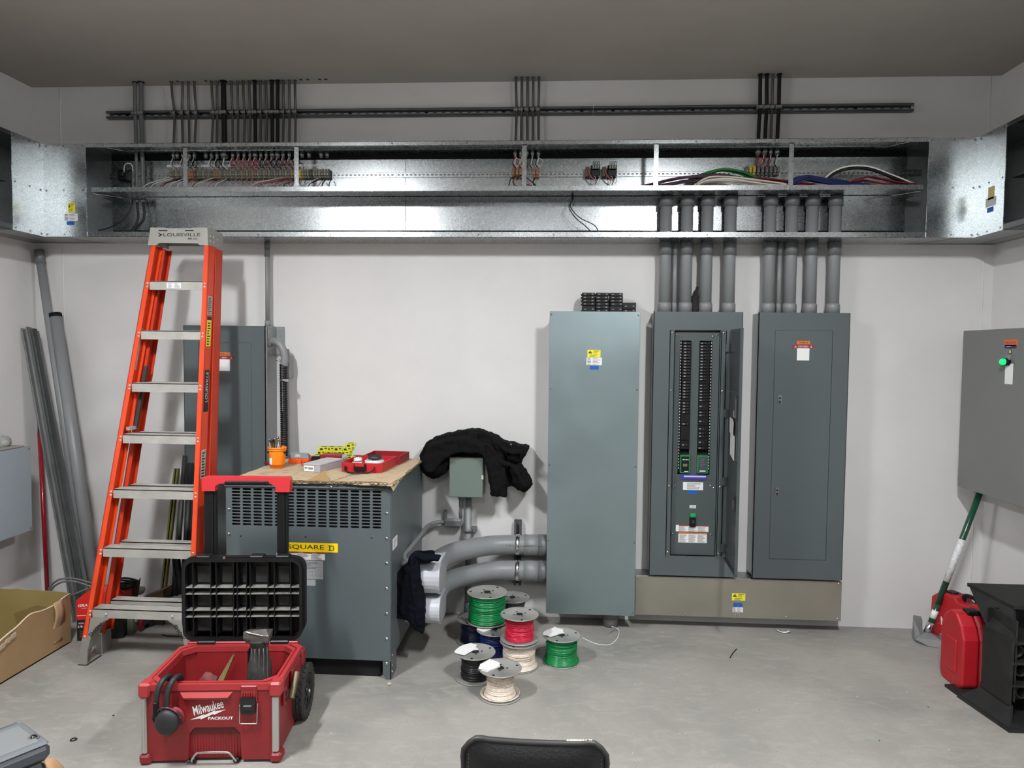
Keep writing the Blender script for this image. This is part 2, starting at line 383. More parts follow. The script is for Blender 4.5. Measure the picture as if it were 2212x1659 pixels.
def warn(O, w, h, parent, U=XA, W=ZA):
    U = V(U); W = V(W); Nn = U.cross(W); O = V(O)
    plate(O, w, h, yellowp, parent, 'warning_label', U, W)
    b = MB(); e = Nn*.0009; o = O+e
    b.prism([(-.45*w, .02*h), (-.13*w, .02*h), (-.29*w, .44*h)], o, U, W, Nn*.0004)
    b.build('warning_triangle', inkm, parent)
    MB().prism([(-.30*w, .08*h), (-.28*w, .08*h), (-.28*w, .3*h), (-.30*w, .3*h)], o+Nn*.0005, U, W, Nn*.0004).build('exclamation_mark', yellowp, parent)
    text('WARNING', o+U*w*.18+W*h*.36, h*.13, inkm, parent, U, W, w*.46, bold=.02)
    text('AVERTISSEMENT', o-W*h*.17, h*.09, inkm, parent, U, W, w*.62, bold=.02)
    lines(MB(), o+U*(-.1*w)+W*(.03*h), U, W, w*.52, h*.26, 3, seed=3).build('fine_print', greyink, parent)
    lines(MB(), o+U*(-.38*w)+W*(-.48*h), U, W, w*.76, h*.24, 3, seed=4).build('fine_print', greyink, parent)
def spec(O, w, h, parent, U=XA, W=ZA, n=5):
    U = V(U); W = V(W); Nn = U.cross(W)
    plate(O, w, h, whitep, parent, 'specification_label', U, W)
    o = V(O)+Nn*.0008
    lines(MB(), o-U*w*.47-W*h*.48, U, W, w*.30, h*.96, n, seed=5).build('print', inkm, parent)
    lines(MB(), o-U*w*.14-W*h*.48, U, W, w*.6, h*.96, n, seed=8).build('print', greyink, parent)
c = lambda px, py: at(px, py, Y=-D-.0035)
warn(c(154.5, 448.5), .042, .054, eL)
spec(c(153.5, 469.5), .080, .040, eL)
plate(c(152.5, 482), .044, .021, bluep, eL, 'blue_label')
def cs(px, py): return at(px, py, X=RX-D-.0035)
UL, WL = V((0, -1, 0)), ZA
plate(cs(2141, 417), .05, .065, mat('faded_yellow', (190, 175, 110), .5), eR, 'faded_label', UL)
plate(cs(2140, 436), .085, .045, mat('faded_white', (190, 188, 184), .5), eR, 'faded_label', UL)
plate(cs(2139, 453), .05, .025, bluep, eR, 'blue_label', UL)

# ---------------------------------------------------------------- strut channel on the wall
def strut_piece(xa, xb, label):
    t = T('strut_channel', label, 'strut channel', ((xa+xb)/2, 0, 3.0))
    z0, z1, y = 2.978, 3.020, -.041
    b = MB().box(xa, xb, y, -.001, z1-.002, z1).box(xa, xb, y, -.001, z0, z0+.002)
    b.box(xa, xb, y, y+.002, z1-.010, z1).box(xa, xb, y, y+.002, z0, z0+.010)
    b.box(xa, xb, y+.002, y+.009, z1-.012, z1-.010).box(xa, xb, y+.002, y+.009, z0+.010, z0+.012)
    n = int((xb-xa)/.0508); x = xa; 
    b.box(xa, xb, -.003, -.001, z0, z0+.013).box(xa, xb, -.003, -.001, z1-.013, z1)
    for i in range(n+1):
        b.box(xa+i*.0508, min(xb, xa+i*.0508+.022), -.003, -.001, z0+.013, z1-.013)
    b.build('channel', strutm, t)
    multi(lambda b: b.lathe([(0, 0), (.009, .001), (.011, .003), (.011, .005)], (0, 0, 0), (0, -1, 0), 10), [(xa+i*.0508+.011, -.0035, 2.999) for i in range(2, n, 9)], 'mounting_screw', blackm, t)
strut_piece(.496, at(1281, 238, Y=-.04).x, 'perforated steel strut channel, long left length holding most of the cables')
strut_piece(at(1283, 238, Y=-.04).x, 5.214, 'perforated steel strut channel, right length with four cables clamped')

# ---------------------------------------------------------------- cables dropping from the ceiling
armor = mat('armoured_cable_steel', (98, 96, 92), .4, .8)
wirecols = {'w': (200, 198, 192), 'r': (128, 22, 34), 'k': (22, 22, 24), 'p': (150, 90, 90)}
def wm(k): return mat('wire_'+k, wirecols[k], .45)
def cable(px_t, px_m, px_b, kind, group, label, side='l', loops='wk'):
    pt = at(px_t, 177, Z=RH); pt.y = -.066; pt.x = at(px_t, 177, Y=-.066).x
    pm = at(px_m, 245, Y=-.055); pb = at(px_b, 308, Y=-.066)
    r = {'a': .0072, 'b': .0105, 'B': .0155, 'c': .0105, 'C': .0135}[kind]
    t = T('cable', label, 'cable', (pb.x, -.066, zt), group)
    P = [V((pt.x, -.066, RH-.001)), V(((pt.x*.65+pm.x*.35), -.062, 3.10)), V((pm.x, -.052 if kind == 'a' else -.056, 3.0)), V(((pm.x+pb.x)/2+(pb.x-pt.x)*.12, -.058, 2.89)), V((pb.x, -.066, zt+.001))]
    if kind == 'a':
        MB().tube(P, r, 8, 30, rs=lambda u, i: r*(1.12 if i % 2 else .86)).build('armour', armor, t)
    else: MB().tube(P, r, 10, 6).build('jacket', black if kind in 'bB' else pvcd, t)
    MB().lathe([(r*1.0, 0), (r*1.45, 0), (r*1.45, -.004), (r*1.0, -.004)], (pt.x, -.066, RH-.001), n=14).build('ceiling_collar', blackm if kind != 'a' else armor, t)
    # clamp on the strut
    b = MB().box(pm.x-r*1.25, pm.x+r*1.25, -.064-r*.9, -.045, 2.988, 3.008, .003).cyl((pm.x-r-.004, -.06-r, 2.998), (pm.x-r-.004, -.04, 2.998), .006, n=8).box(pm.x-r*1.9, pm.x-r*.9, -.05-r, -.043, 2.986, 3.012, .002)
    b.build('cable_clamp', galvd, t)
    if kind in 'cC': return t, pb.x
    b = MB().lathe([(0, .0), (r*1.3, 0), (r*1.3, -.010), (r*1.6, -.012), (r*1.6, -.024), (r*1.15, -.026), (r*1.15, -.036), (0, -.036)], (pb.x, -.066, zt-.003), n=12)
    b.build('cable_connector', galvd, t)
    x = pb.x; rr = random.Random(int(px_t)); xt = x+(.01 if side == 'l' else 0)
    for k, ch in enumerate(loops):
        o = .006*(k-.5); a = rr.uniform(.012, .024)*(1 if k % 2 else -.2)
        if rr.random() < .62 and k:
            pts = [(x, -.066, zt-.03), (x+o, -.07, zt-.05), (x+.018+o, -.08, zt-.06), (x+.026, -.085, zt-.08), (x+.012, -.085, zt-.10), (x-.006, -.08, zt-.075), (x+.004, -.075, zt-.052), (x-.010+o, -.075, zt-.085), (xt-.012+o, -.065, 2.69), (xt+o, -.06, 2.662)]
        else:
            pts = [(x, -.066, zt-.03), (x+o-.004, -.072, zt-.05), (x-.012+o+a*.2, -.075, zt-.08), (xt-.012+o, -.07, 2.68), (xt+o+.004, -.06, 2.662)]
        MB().tube(pts, .0024 if kind != 'B' else .004, 6, 5).build('conductor', wm(ch), t, label={'w': 'white conductor', 'r': 'red conductor', 'k': 'black conductor', 'p': 'pink conductor'}[ch])
    return t, x
z1 = lambda v: v/2.911
A = 'armoured cables dropping into the left end of the wireway'
Lt = [1077, 1150, 1185, 1222, 1330, 1365, 1405, 1455, 1495, 1530, 1567, 1602, 1637, 1673, 1710, 1747, 1782, 1820, 1855]
Lm = [1095, 1143, 1185, 1232, 1340, 1365, 1408, 1460, 1495, 1535, 1572, 1604, 1638, 1677, 1711, 1746, 1782, 1820, 1857]
Lb = [1090, 1150, 1190, 1222, 1330, 1365, 1410, 1463, 1497, 1535, 1572, 1605, 1640, 1675, 1712, 1745, 1780, 1820, 1857]
LK = 'aaaaaaBaaaabaabbaaa'
LBL = {0: 'leftmost armoured cable of the dense row above the wireway, bowed to the left', 1: 'armoured cable with the strongest S-bend in the dense row', 2: 'straight armoured cable clamped between two bowed loose ones',
       3: 'bowed armoured cable, last before the wide gap in the dense row', 4: 'armoured cable just right of the wide gap in the dense row', 5: 'armoured cable directly left of the thickest black cable',
       6: 'thickest black jacketed cable dropping into the wireway', 11: 'single black cable in the middle of the dense row of armoured ones', 14: 'left one of two neighbouring black cables near the end of the dense row', 15: 'right one of two neighbouring black cables near the end of the dense row',
       18: 'rightmost armoured cable of the dense row, above the wireway brace'}
for i in range(19):
    lb = LBL.get(i)
    if lb is None: lb = 'thin armoured cable in the dense row right of the thickest black cable'
    cable(z1(Lt[i]), z1(Lm[i]), z1(Lb[i]), LK[i], A, lb, 'l', 'wk' if i < 6 else ('kw' if i == 6 else ('wrp' if i < 12 else 'wpk')))
G = 'grey conduits passing down the left end of the wireway'
for i, (a, m_, b_, k) in enumerate(((848, 850, 855, 'c'), (886, 888, 893, 'C'))):
    t, x = cable(z1(a), z1(m_), z1(b_), k, G, ('thinner left' if i == 0 else 'thicker right')+' one of two grey conduits dropping at the left end')
    r = .0105 if i == 0 else .0135
    MB().tube([(x, -.066, zt+.01), (x+.002, -.066, 2.68), (x+.004, -.07, zs-.02)], r*.9, 10, 4).build('conduit_tail', pvcd, t)
    MB().lathe([(0, 0), (r*1.25, 0), (r*1.25, -.02), (0, -.02)], (x+.004, -.07, zs-.006), n=12).build('bushing', galvd, t)
    MB().tube([(x+.004, -.07, zs-.02), (x+.012, -.075, zs-.12), (x-.01-.03*i, -.09, zb+.07), (x-.06-.02*i, -.12, zb+.015)], .007, 8, 6).build('cord', black, t)
o = MB().tube([at(288, 425, Y=-.07), at(281, 455, Y=-.08), at(262, 478, Y=-.1), at(235, 492, Y=-.12), at(212, 498, Y=-.14)], .004, 8, 6).build('cord', black)
tag(o, 'black cord curving down to the left end of the lower trough', 'cord')
o = MB().tube([at(1234, 415, Y=-.1), at(1236, 432, Y=-.12), at(1229, 447, Y=-.13), at(1243, 470, Y=-.13), at(1262, 486, Y=-.14), at(1279, 503, Y=-.16)], .0028, 8, 6).build('cord', black)
tag(o, 'left strand of the looped black cord hanging in the lower trough', 'cord', 'black cords hanging in the lower trough')
o = MB().tube([at(1236, 418, Y=-.1), at(1238, 430, Y=-.115), at(1232, 446, Y=-.125), at(1252, 470, Y=-.125), at(1283, 486, Y=-.14), at(1294, 502, Y=-.16)], .0028, 8, 6).build('cord', black)
tag(o, 'right strand of the looped black cord hanging in the lower trough', 'cord', 'black cords hanging in the lower trough')
Ct = [1114.4, 1127.2, 1139.5, 1151.5, 1164.2]; Cm = [1115.5, 1126.3, 1138.8, 1151.3, 1163]; Cb = [1113.4, 1125.5, 1138.5, 1150.5, 1163.3]
for i in range(5):
    cable(Ct[i], Cm[i], Cb[i], 'a', 'five armoured cables above the middle brace', ('leftmost', 'second from the left', 'middle', 'second from the right', 'rightmost')[i]+' of the five armoured cables above the middle of the wireway', 'c', ('rrw', 'rpw', 'wk', 'kw', 'kw')[i])
Rt = [1642.2, 1656, 1669.4, 1683.4]; Rm = [1641.3, 1655.7, 1668.2, 1682]; Rb = [1638.1, 1652.4, 1665.5, 1679.1]
for i in range(4):
    cable(Rt[i], Rm[i], Rb[i], 'bbab'[i], 'cables above the right part of the wireway', ('leftmost black cable of the right hand group of four', 'second black cable of the right hand group of four', 'thin armoured cable between black ones in the right hand group', 'rightmost black cable of the right hand group of four')[i], 'r', ('rr', 'wr', 'kw', 'kw')[i])
b = MB()
for px in (382, 444, 652, 667, 693, 706): 
    x = at(px, 174, Z=RH).x; b.cyl((x, -.07, RH-.0008), (x, -.07, RH), .010, n=14)
for px in (382, 444, 652, 667, 693, 706):
    x = at(px, 320, Y=-.07).x; tag(MB().lathe([(.004, 0), (.010, 0), (.010, -.010), (.0125, -.012), (.0125, -.024), (.009, -.026), (.009, -.034), (.004, -.034)], (x, -.066, zt-.003), n=12).build('cable_connector', galvd), 'empty steel cable connector in the wireway top without a cable', 'connector', 'empty cable connectors')
struct('trim_3', b, void)
# ---------------------------------------------------------------- rails and terminal blocks
YB = -.016
for xa, xb, lab in ((at(238, 380, Y=YB).x, at(856, 376, Y=YB).x, 'perforated mounting rail under the long row of terminal blocks'), (at(857, 376, Y=YB).x, at(1990, 370, Y=YB).x, 'perforated mounting rail from the wireway middle to its right end')):
    t = T('mounting_rail', lab, 'rail', ((xa+xb)/2, YB, 2.637))
    b = MB().box(xa, xb, YB-.008, YB, 2.622, 2.626).box(xa, xb, YB-.008, YB, 2.650, 2.654).box(xa, xb, YB-.003, YB-.001, 2.622, 2.654)
    b.build('rail', galv, t)
    b = MB(); n = int((xb-xa)/.025)
    for i in range(n): b.box(xa+.006+i*.025, xa+.019+i*.025, YB-.0036, YB-.003, 2.634, 2.641)
    b.build('slot', strutm, t)
tb_tan = mat('terminal_tan', (122, 116, 92), .5); tb_gry = mat('terminal_grey', (96, 96, 90), .5); tb_yel = mat('terminal_yellow', (190, 165, 40), .5); tb_org = mat('terminal_brown', (150, 100, 62), .5)
def tblock(m, name='terminal_block'):
    o = MB().box(-.0078, .0078, -.035, -.003, -.026, .028, .002).box(-.0078, .0078, -.045, -.033, -.014, .016, .002).box(-.006, .006, -.047, -.044, .004, .013)
    ob = o.build(name, m); 
    for q_ in ((-.0035, -.0345, .022), (0, -.0445, -.006)): MB().cyl(q_, V(q_)-V((0, .002, 0)), .0028, n=8).build('terminal_screw', chrome, ob)
    MB().box(-.005, .005, -.0362, -.0345, .008, .016).build('wire_entry', void, ob)
    return ob
protos = [tblock(tb_tan), tblock(tb_gry), tblock(tb_org), tblock(tb_yel)]
used = [0]*4
def put(k, x, z, lab, grp):
    o = protos[k] if not used[k] else copy_tree(protos[k])
    used[k] = 1; o.location = (x, YB-.006, z); tag(o, lab, 'terminal block', grp)
xa, xb = .905, 1.862; n = 58
for i in range(n):
    x = xa+(xb-xa)*i/(n-1)
    k = 3 if i in (46, 47) else (2 if i in (7, 8, 17, 30, 45) else i % 2)
    put(k, x, 2.638, ['tan terminal block in the long row on the left of the wireway', 'grey terminal block in the long row on the left of the wireway', 'brown terminal block in the long row on the left of the wireway', 'yellow ground terminal block in the long row on the left of the wireway'][k], ['tan', 'grey', 'brown', 'yellow'][k]+' terminal blocks of the long row')
for px in (1109, 1117, 1125):
    put(2, at(px, 378, Y=-.05).x, 2.638, 'brown terminal block left of the middle brace', 'terminal blocks left of the middle brace')
for px in (1154, 1161):
    put(2, at(px, 378, Y=-.05).x, 2.638, 'brown terminal block right of the middle brace', 'terminal blocks right of the middle brace')
for i, px in enumerate((1613, 1620, 1628, 1637, 1646, 1655, 1664, 1673, 1680)):
    k = 1 if i > 2 or i == 0 else 3
    put(k, at(px, 375, Y=-.05).x, 2.645, ('grey' if k == 1 else 'yellow ground')+' terminal block in the right hand cluster above the wires', ('grey' if k == 1 else 'yellow')+' terminal blocks of the right cluster')
# marker tape above the long row
t = T('marker_tape', 'white handwritten marker strip above the long row of terminal blocks', 'label strip', (1.35, -.017, 2.70))
MB().box(at(360, 360, Y=-.017).x, at(724, 356, Y=-.017).x, -.0175, -.0164, 2.690, 2.704).build('tape', whitep, t)
b = MB(); rr = random.Random(4); x = at(372, 360, Y=-.018).x
while x < at(718, 356, Y=-.018).x:
    b.prism([(0, 0), (.0015, 0), (.006, .009), (.0045, .009)], (x, -.0178, 2.6925), XA, ZA, (0, -.0004, 0)); x += rr.uniform(.007, .022)
b.build('handwriting', inkm, t)
# jumpers below the row and wires leaving to the left
for i in range(13):
    x = 1.27+i*.0335
    o = MB().tube([(x, -.055, 2.615), (x+.006, -.06, 2.590), (x+.017, -.06, 2.580), (x+.028, -.06, 2.590), (x+.033, -.055, 2.615)], .0022, 6, 4).build('jumper_wire', wm('p'))
    tag(o, 'short pink jumper wire looping below the long terminal row', 'wire', 'pink jumper wires below the terminal row')
W = 'field wires fanning down to the left from the terminal row'
for i, (pa, pb_, c_) in enumerate((((366, 383), (300, 407), 'w'), ((375, 385), (318, 405), 'w'), ((385, 386), (340, 405), 'r'), ((392, 384), (345, 406), 'k'), ((398, 386), (362, 405), 'w'), ((408, 386), (380, 405), 'w'), ((428, 385), (402, 400), 'p'), ((458, 383), (408, 405), 'p'), ((462, 384), (412, 406), 'w'),
                                  ((482, 386), (446, 405), 'p'), ((490, 386), (462, 405), 'w'), ((612, 383), (530, 402), 'w'), ((622, 384), (534, 403), 'p'), ((634, 386), (540, 404), 'r'), ((640, 388), (606, 405), 'k'), ((655, 386), (625, 404), 'p'), ((690, 384), (652, 404), 'w'), ((696, 385), (660, 405), 'k'), ((700, 390), (698, 404), 'k'), ((716, 388), (712, 405), 'k'))):
    p, q = at(*pa, Y=-.055), at(*pb_, Y=-.12)
    o = MB().tube([p, p.lerp(q, .35)+V((0, -.02, -.004)), p.lerp(q, .7)+V((0, -.02, -.003)), V((q.x, q.y, zs+.02))], .0026, 6, 4).build('field_wire', wm(c_))
    tag(o, {'w': 'white', 'r': 'red', 'k': 'black', 'p': 'pink'}[c_]+' field wire slanting down from the long terminal row', 'wire', {'w': 'white', 'r': 'red', 'k': 'black', 'p': 'pink'}[c_]+' '+W)
# black lug block on the far left
t = T('lug_block', 'black power lug block at the left end of the wireway', 'terminal block', at(272, 378, Y=-.03))
c0 = at(272, 376, Y=-.03)
MB().box(c0.x-.03, c0.x+.03, -.07, -.017, 2.60, 2.665, .006).box(c0.x-.015, c0.x+.015, -.085, -.06, 2.62, 2.65, .004).build('body', black, t)
MB().tube([at(268, 372, Y=-.08), at(269, 358, Y=-.09), at(277, 353, Y=-.09), at(286, 360, Y=-.08), at(287, 400, Y=-.08), at(289, 412, Y=-.09)], .003, 6, 5).build('lead', wm('w'), t)
MB().tube([at(276, 372, Y=-.08), at(284, 368, Y=-.1), at(284, 400, Y=-.1), at(286, 412, Y=-.1)], .004, 6, 5).build('lead', black, t)
# two small contactors
for i, px in enumerate((1285, 1321)):
    c0 = at(px, 372, Y=-.03)
    t = T('contactor', ('left' if i == 0 else 'right')+' one of two small black contactors on the rail with pigtail wires', 'contactor', (c0.x, YB, 2.64), 'contactors on the rail')
    MB().box(c0.x-.025, c0.x+.027, -.075, -.02, 2.612, 2.675, .003).box(c0.x-.02, c0.x+.022, -.09, -.07, 2.648, 2.672, .002).build('body', black, t)
    b = MB()
    for k in range(3): b.box(c0.x-.017+.014*k, c0.x-.007+.014*k, -.092, -.089, 2.65, 2.67, .001)
    b.build('terminal_screw', mat('pale_green', (120, 140, 120), .5), t)
    MB().box(c0.x-.056, c0.x-.034, -.07, -.02, 2.612, 2.668, .002).build('fuse_holder', mat('brown_plastic', (96, 72, 58), .5), t)
    MB().tube([(c0.x-.045, -.072, 2.665), (c0.x-.036, -.085, 2.63), (c0.x-.02, -.09, 2.60), (c0.x+.004, -.09, 2.585)], .004, 6, 5).build('lead', wm('p'), t)
    for k in range(3):
        MB().tube([(c0.x-.012+.014*k, -.085, 2.67), (c0.x-.014+.014*k, -.085, 2.69), (c0.x-.006+.014*k, -.085, 2.69), (c0.x-.006+.014*k, -.085, 2.67)], .0016, 6, 4).build('loop_wire', black, t)
        MB().tube([(c0.x-.01+.014*k, -.07, 2.614), (c0.x+.002+.012*k, -.09, 2.60), (c0.x-.01+.016*k, -.10, 2.575), (c0.x-.014+.014*k, -.1, 2.56)], .0022, 6, 4).build('pigtail', black if k % 2 else wm('w'), t)
for k, pts in enumerate(([(1116, 380), (1104, 386), (1099, 402)], [(1108, 384), (1110, 398), (1120, 402), (1135, 399), (1148, 401), (1153, 404)], [(1117, 382), (1130, 380), (1148, 392), (1160, 404)], [(1156, 386), (1152, 392), (1154, 404)])):
    o = MB().tube([at(*p, Y=-.09-.01*i) for i, p in enumerate(pts)], .0035, 6, 6).build('lead_wire', black if k != 1 else wm('r'))
    tag(o, ('thick black wire curling down to the left of the middle brace', 'thin dark red wire looping under the middle brace', 'black wire slanting down right behind the middle brace', 'short black wire below the blocks right of the middle brace')[k], 'wire')
# wire bundles on the shelf at the right
def bundle(name, pts, col, n, spread, r, lab, grp, y=-.12):
    rr = random.Random(hash(name) % 99 if False else len(name)*7+n); m = mat('wire_'+name, col, .4)
    for i in range(n):
        dz = spread*(i/(n-1)-.5) if n > 1 else 0; dy = rr.uniform(-.03, .03)
        P = []
        for k, (px, py) in enumerate(pts):
            p = at(px+rr.uniform(-3, 3), py, Y=y); end = (k in (0, len(pts)-1))
            P.append(V((p.x, y+dy+rr.uniform(-.006, .006), max(zs+.008, p.z+dz*(.5 if end else 1)+rr.uniform(-.002, .002)))))
        o = MB().tube(P, r, 6, 6).build('building_wire', m); tag(o, lab, 'wire', grp)
bundle('purple', [(1392, 405), (1440, 396), (1490, 388), (1560, 384), (1600, 392), (1640, 400)], (72, 40, 62), 9, .035, .0045, 'purple wire of the bundle at the left of the right hand wiring', 'purple wires on the shelf', -.15)
bundle('green', [(1490, 388), (1530, 374), (1560, 367), (1600, 373), (1640, 388), (1690, 392)], (24, 110, 50), 5, .008, .0048, 'green ground wire arching over the purple bundle', 'green wires on the shelf', -.1)
for i in range(4):
    p = at(1538-i*4, 371+i, Y=-.1); q = at(1536-i*13, 383+i*1.3, Y=-.14)
    o = MB().tube([p, p.lerp(q, .5)+V((-.005, -.01, -.002)), q], .0035, 6, 4).build('building_wire', mat('wire_green', (24, 110, 50), .4)); tag(o, 'green tail splaying out below the green arch', 'wire', 'green tails on the shelf')
bundle('white', [(1503, 399), (1530, 388), (1570, 386), (1620, 392), (1670, 398), (1700, 400)], (214, 205, 192), 7, .03, .005, 'white wire of the arched bundle on the shelf', 'white wires on the shelf', -.19)
bundle('red', [(1610, 388), (1650, 389), (1700, 394), (1760, 401)], (120, 24, 34), 4, .012, .0045, 'dark red wire lying behind the white bundle', 'dark red wires on the shelf', -.13)
bundle('blue', [(1690, 400), (1720, 390), (1745, 384), (1780, 390), (1830, 397), (1880, 402)], (28, 40, 92), 8, .028, .005, 'dark blue wire of the bundle right of the last brace', 'blue wires on the shelf', -.14)
bundle('crimson', [(1830, 396), (1860, 387), (1880, 385), (1930, 395), (1975, 401)], (128, 30, 52), 3, .012, .005, 'crimson wire arching low at the right end', 'crimson wires on the shelf', -.12)
for k, (dz, c_, l_) in enumerate(((0, (225, 222, 214), 'thick white cable arching high at the right end of the wireway'), (-.012, (16, 16, 18), 'thick black cable arching below the white one at the right end'))):
    P = [at(px, py, Y=-.13)+V((0, 0, dz)) for px, py in ((1782, 386), (1800, 371), (1825, 361), (1855, 358), (1885, 362), (1925, 377), (1972, 396))]
    tag(MB().tube(P, .006 if k == 0 else .009, 8, 6).build('feeder_cable', mat('feeder_%d' % k, c_, .35)), l_, 'cable')
# ================================================================= PANELS ON THE BACK WALL
def screwhead(b, x, y, z, r=.006, d=(0, -1, 0)):
    return b.lathe([(r, 0), (r*.9, .003), (0, .0042)], (x, y, z), d, 10)
def tri(O, s, parent, U=XA, W=ZA):
    U = V(U); W = V(W); Nn = U.cross(W); O = V(O)
    b = MB()
    p = [(-.5*s, -.43*s), (.5*s, -.43*s), (0, .43*s)]; q = [(x*.72, y*.72-.02*s) for x, y in p]
    for i in range(3): b.prism([p[i], p[(i+1) % 3], q[(i+1) % 3], q[i]], O, U, W, Nn*.0004)
    b.prism([(-.04*s, -.2*s), (.04*s, -.2*s), (.04*s, .12*s), (-.04*s, .12*s)], O, U, W, Nn*.0004)
    return b.build('warning_triangle', whitep, parent)
def paneltags(O, parent, name, volt, U=XA, W=ZA):
    U = V(U); W = V(W); Nn = U.cross(W); O = V(O)
    plate(O, .071, .019, orangep, parent, 'name_tape', U, W)
    text(name, O+Nn*.0009, .009, inkm, parent, U, W, .052, bold=.01)
    p = O-W*.0225
    plate(p, .122, .017, redp, parent, 'voltage_tape', U, W)
    text(volt, p+Nn*.0009, .009, whitep, parent, U, W, .056 if len(volt) > 5 else .03)
    for s in (-1, 1): tri(p+U*.043*s+Nn*.0009, .013, parent, U, W)
    plate(O-W*.066, .068, .068, whitep, parent, 'blank_label', U, W)
PZ0, PZ1 = .322, 1.834
def panelbox(t, xa, xb, z0, z1, y=-.146, inset=.0):
    b = MB().box(xa, xb, y, -.0015, z0, z1, .002)
    b.build('box', galvd, t)
    multi(lambda b: b.cyl((0, 0, 0), (-.002, 0, 0), .003, n=8), [(xa, yy, z) for z in (z0+.02, z1-.012) for yy in (-.135, -.118)], 'box_rivet', blackm, t)
def frontframe(x0, x1, z0, z1, hx0, hx1, hz0, hz1, y, th=.006):
    b = MB()
    b.box(x0, hx0, y-th, y, z0, z1).box(hx1, x1, y-th, y, z0, z1).box(hx0, hx1, y-th, y, hz1, z1).box(hx0, hx1, y-th, y, z0, hz0)
    b.box(x0, x0+.003, y-th, y+.012, z0, z1).box(x1-.003, x1, y-th, y+.012, z0, z1)
    return b
def latch(x, z, t, y):
    MB().box(x-.011, x+.011, y-.003, y, z-.024, z+.024, .002).build('latch', mat('latch_steel', (150, 152, 152), .35, 1), t)
    lt = MB().cyl((x, y-.007, z+.008), (x, y-.003, z+.008), .006, n=12).box(x-.006, x+.006, y-.0045, y-.003, z-.02, z-.006).build('keyhole', inkm, t)
# --- panel B (closed)
t = T('electrical_panel', 'tall closed grey panel marked PANEL B, rightmost on the back wall', 'electrical panel', (4.6, -.07, PZ0))
panelbox(t, 4.362, 4.848, PZ0+.003, PZ1-.003)
frontframe(4.356, 4.856, PZ0, PZ1, 4.447, 4.7645, .434, 1.735, -.146).build('trim', gray61, t)
MB().box(4.4485, 4.763, -.1525, -.148, .4355, 1.7335, .0015).build('door', gray61, t)
latch(4.482, at(1687, 863, Y=-.152).z, t, -.1525); latch(4.482, at(1682, 1062, Y=-.152).z, t, -.1525)
c0 = at(1735.5, 740, Y=-.1527); paneltags((c0.x, -.1527, c0.z), t, 'PANEL B', '120/208V')
# --- panel on the left behind the ladder
LX0, LX1, LZ0, LZ1 = 1.022, 1.516, .24, 1.734
t = T('electrical_panel', 'tall grey panel behind the ladder with orange and red tapes on its door', 'electrical panel', (1.27, -.07, LZ0))
panelbox(t, LX0+.004, LX1+.008, LZ0+.003, LZ1-.003)
xr, zt_ = at(543, 740, Y=-.152).x, at(543, 740, Y=-.152).z
frontframe(LX0, LX1, LZ0, LZ1, LX0+.09, xr, LZ0+.1, zt_, -.146).build('trim', gray61, t)
MB().box(LX0+.0915, xr-.0015, -.1525, -.148, LZ0+.1015, zt_-.0015, .0015).build('door', gray61, t)
c0 = at(484.5, 764.5, Y=-.1527); paneltags((c0.x, -.1527, c0.z), t, 'PANEL 1ST', '600V')
# --- panel A (open, full of breakers)
t = T('electrical_panel', 'tall grey panel with its door swung open, showing two columns of black breakers', 'electrical panel', (4.02, -.07, PZ0))
AX0, AX1 = 3.772, 4.268
panelbox(t, AX0+.006, AX1-.002, PZ0+.003, PZ1-.003, -.10)
b = MB().box(AX0+.006, AX0+.01, -.146, -.09, PZ0+.003, PZ1-.003).box(AX1-.006, AX1-.002, -.146, -.09, PZ0+.003, PZ1-.003).box(AX0+.006, AX1-.002, -.146, -.09, PZ1-.007, PZ1-.003).box(AX0+.006, AX1-.002, -.146, -.09, PZ0+.003, PZ0+.007)
b.build('box_rim', galvd, t)
frontframe(AX0, AX1, PZ0, PZ1, 3.893, 4.147, .437, 1.732, -.146).build('trim', gray61, t)
for x in (3.863, 4.150): MB().box(x, x+.030, -.1535, -.152, .425, 1.733).box(x+.026, x+.030, -.1535, -.125, .44, 1.73).box(x, x+.004, -.1535, -.13, .44, 1.73).build('inner_rail', gray61b, t)
multi(sc_fn(.007), [(x, -.1535, z) for z in (1.717, 1.388, .842, .458) for x in (3.877, 4.163)], 'screw', chrome, t)
multi(sc_fn(.0055), [(x, -.126, z) for x, z in ((3.905, 1.705), (3.928, 1.697), (4.108, 1.697), (4.132, 1.705), (3.915, .842), (3.903, .83), (4.115, .842), (4.132, .83), (3.905, .56), (4.125, .56))], 'screw', chrome, t)
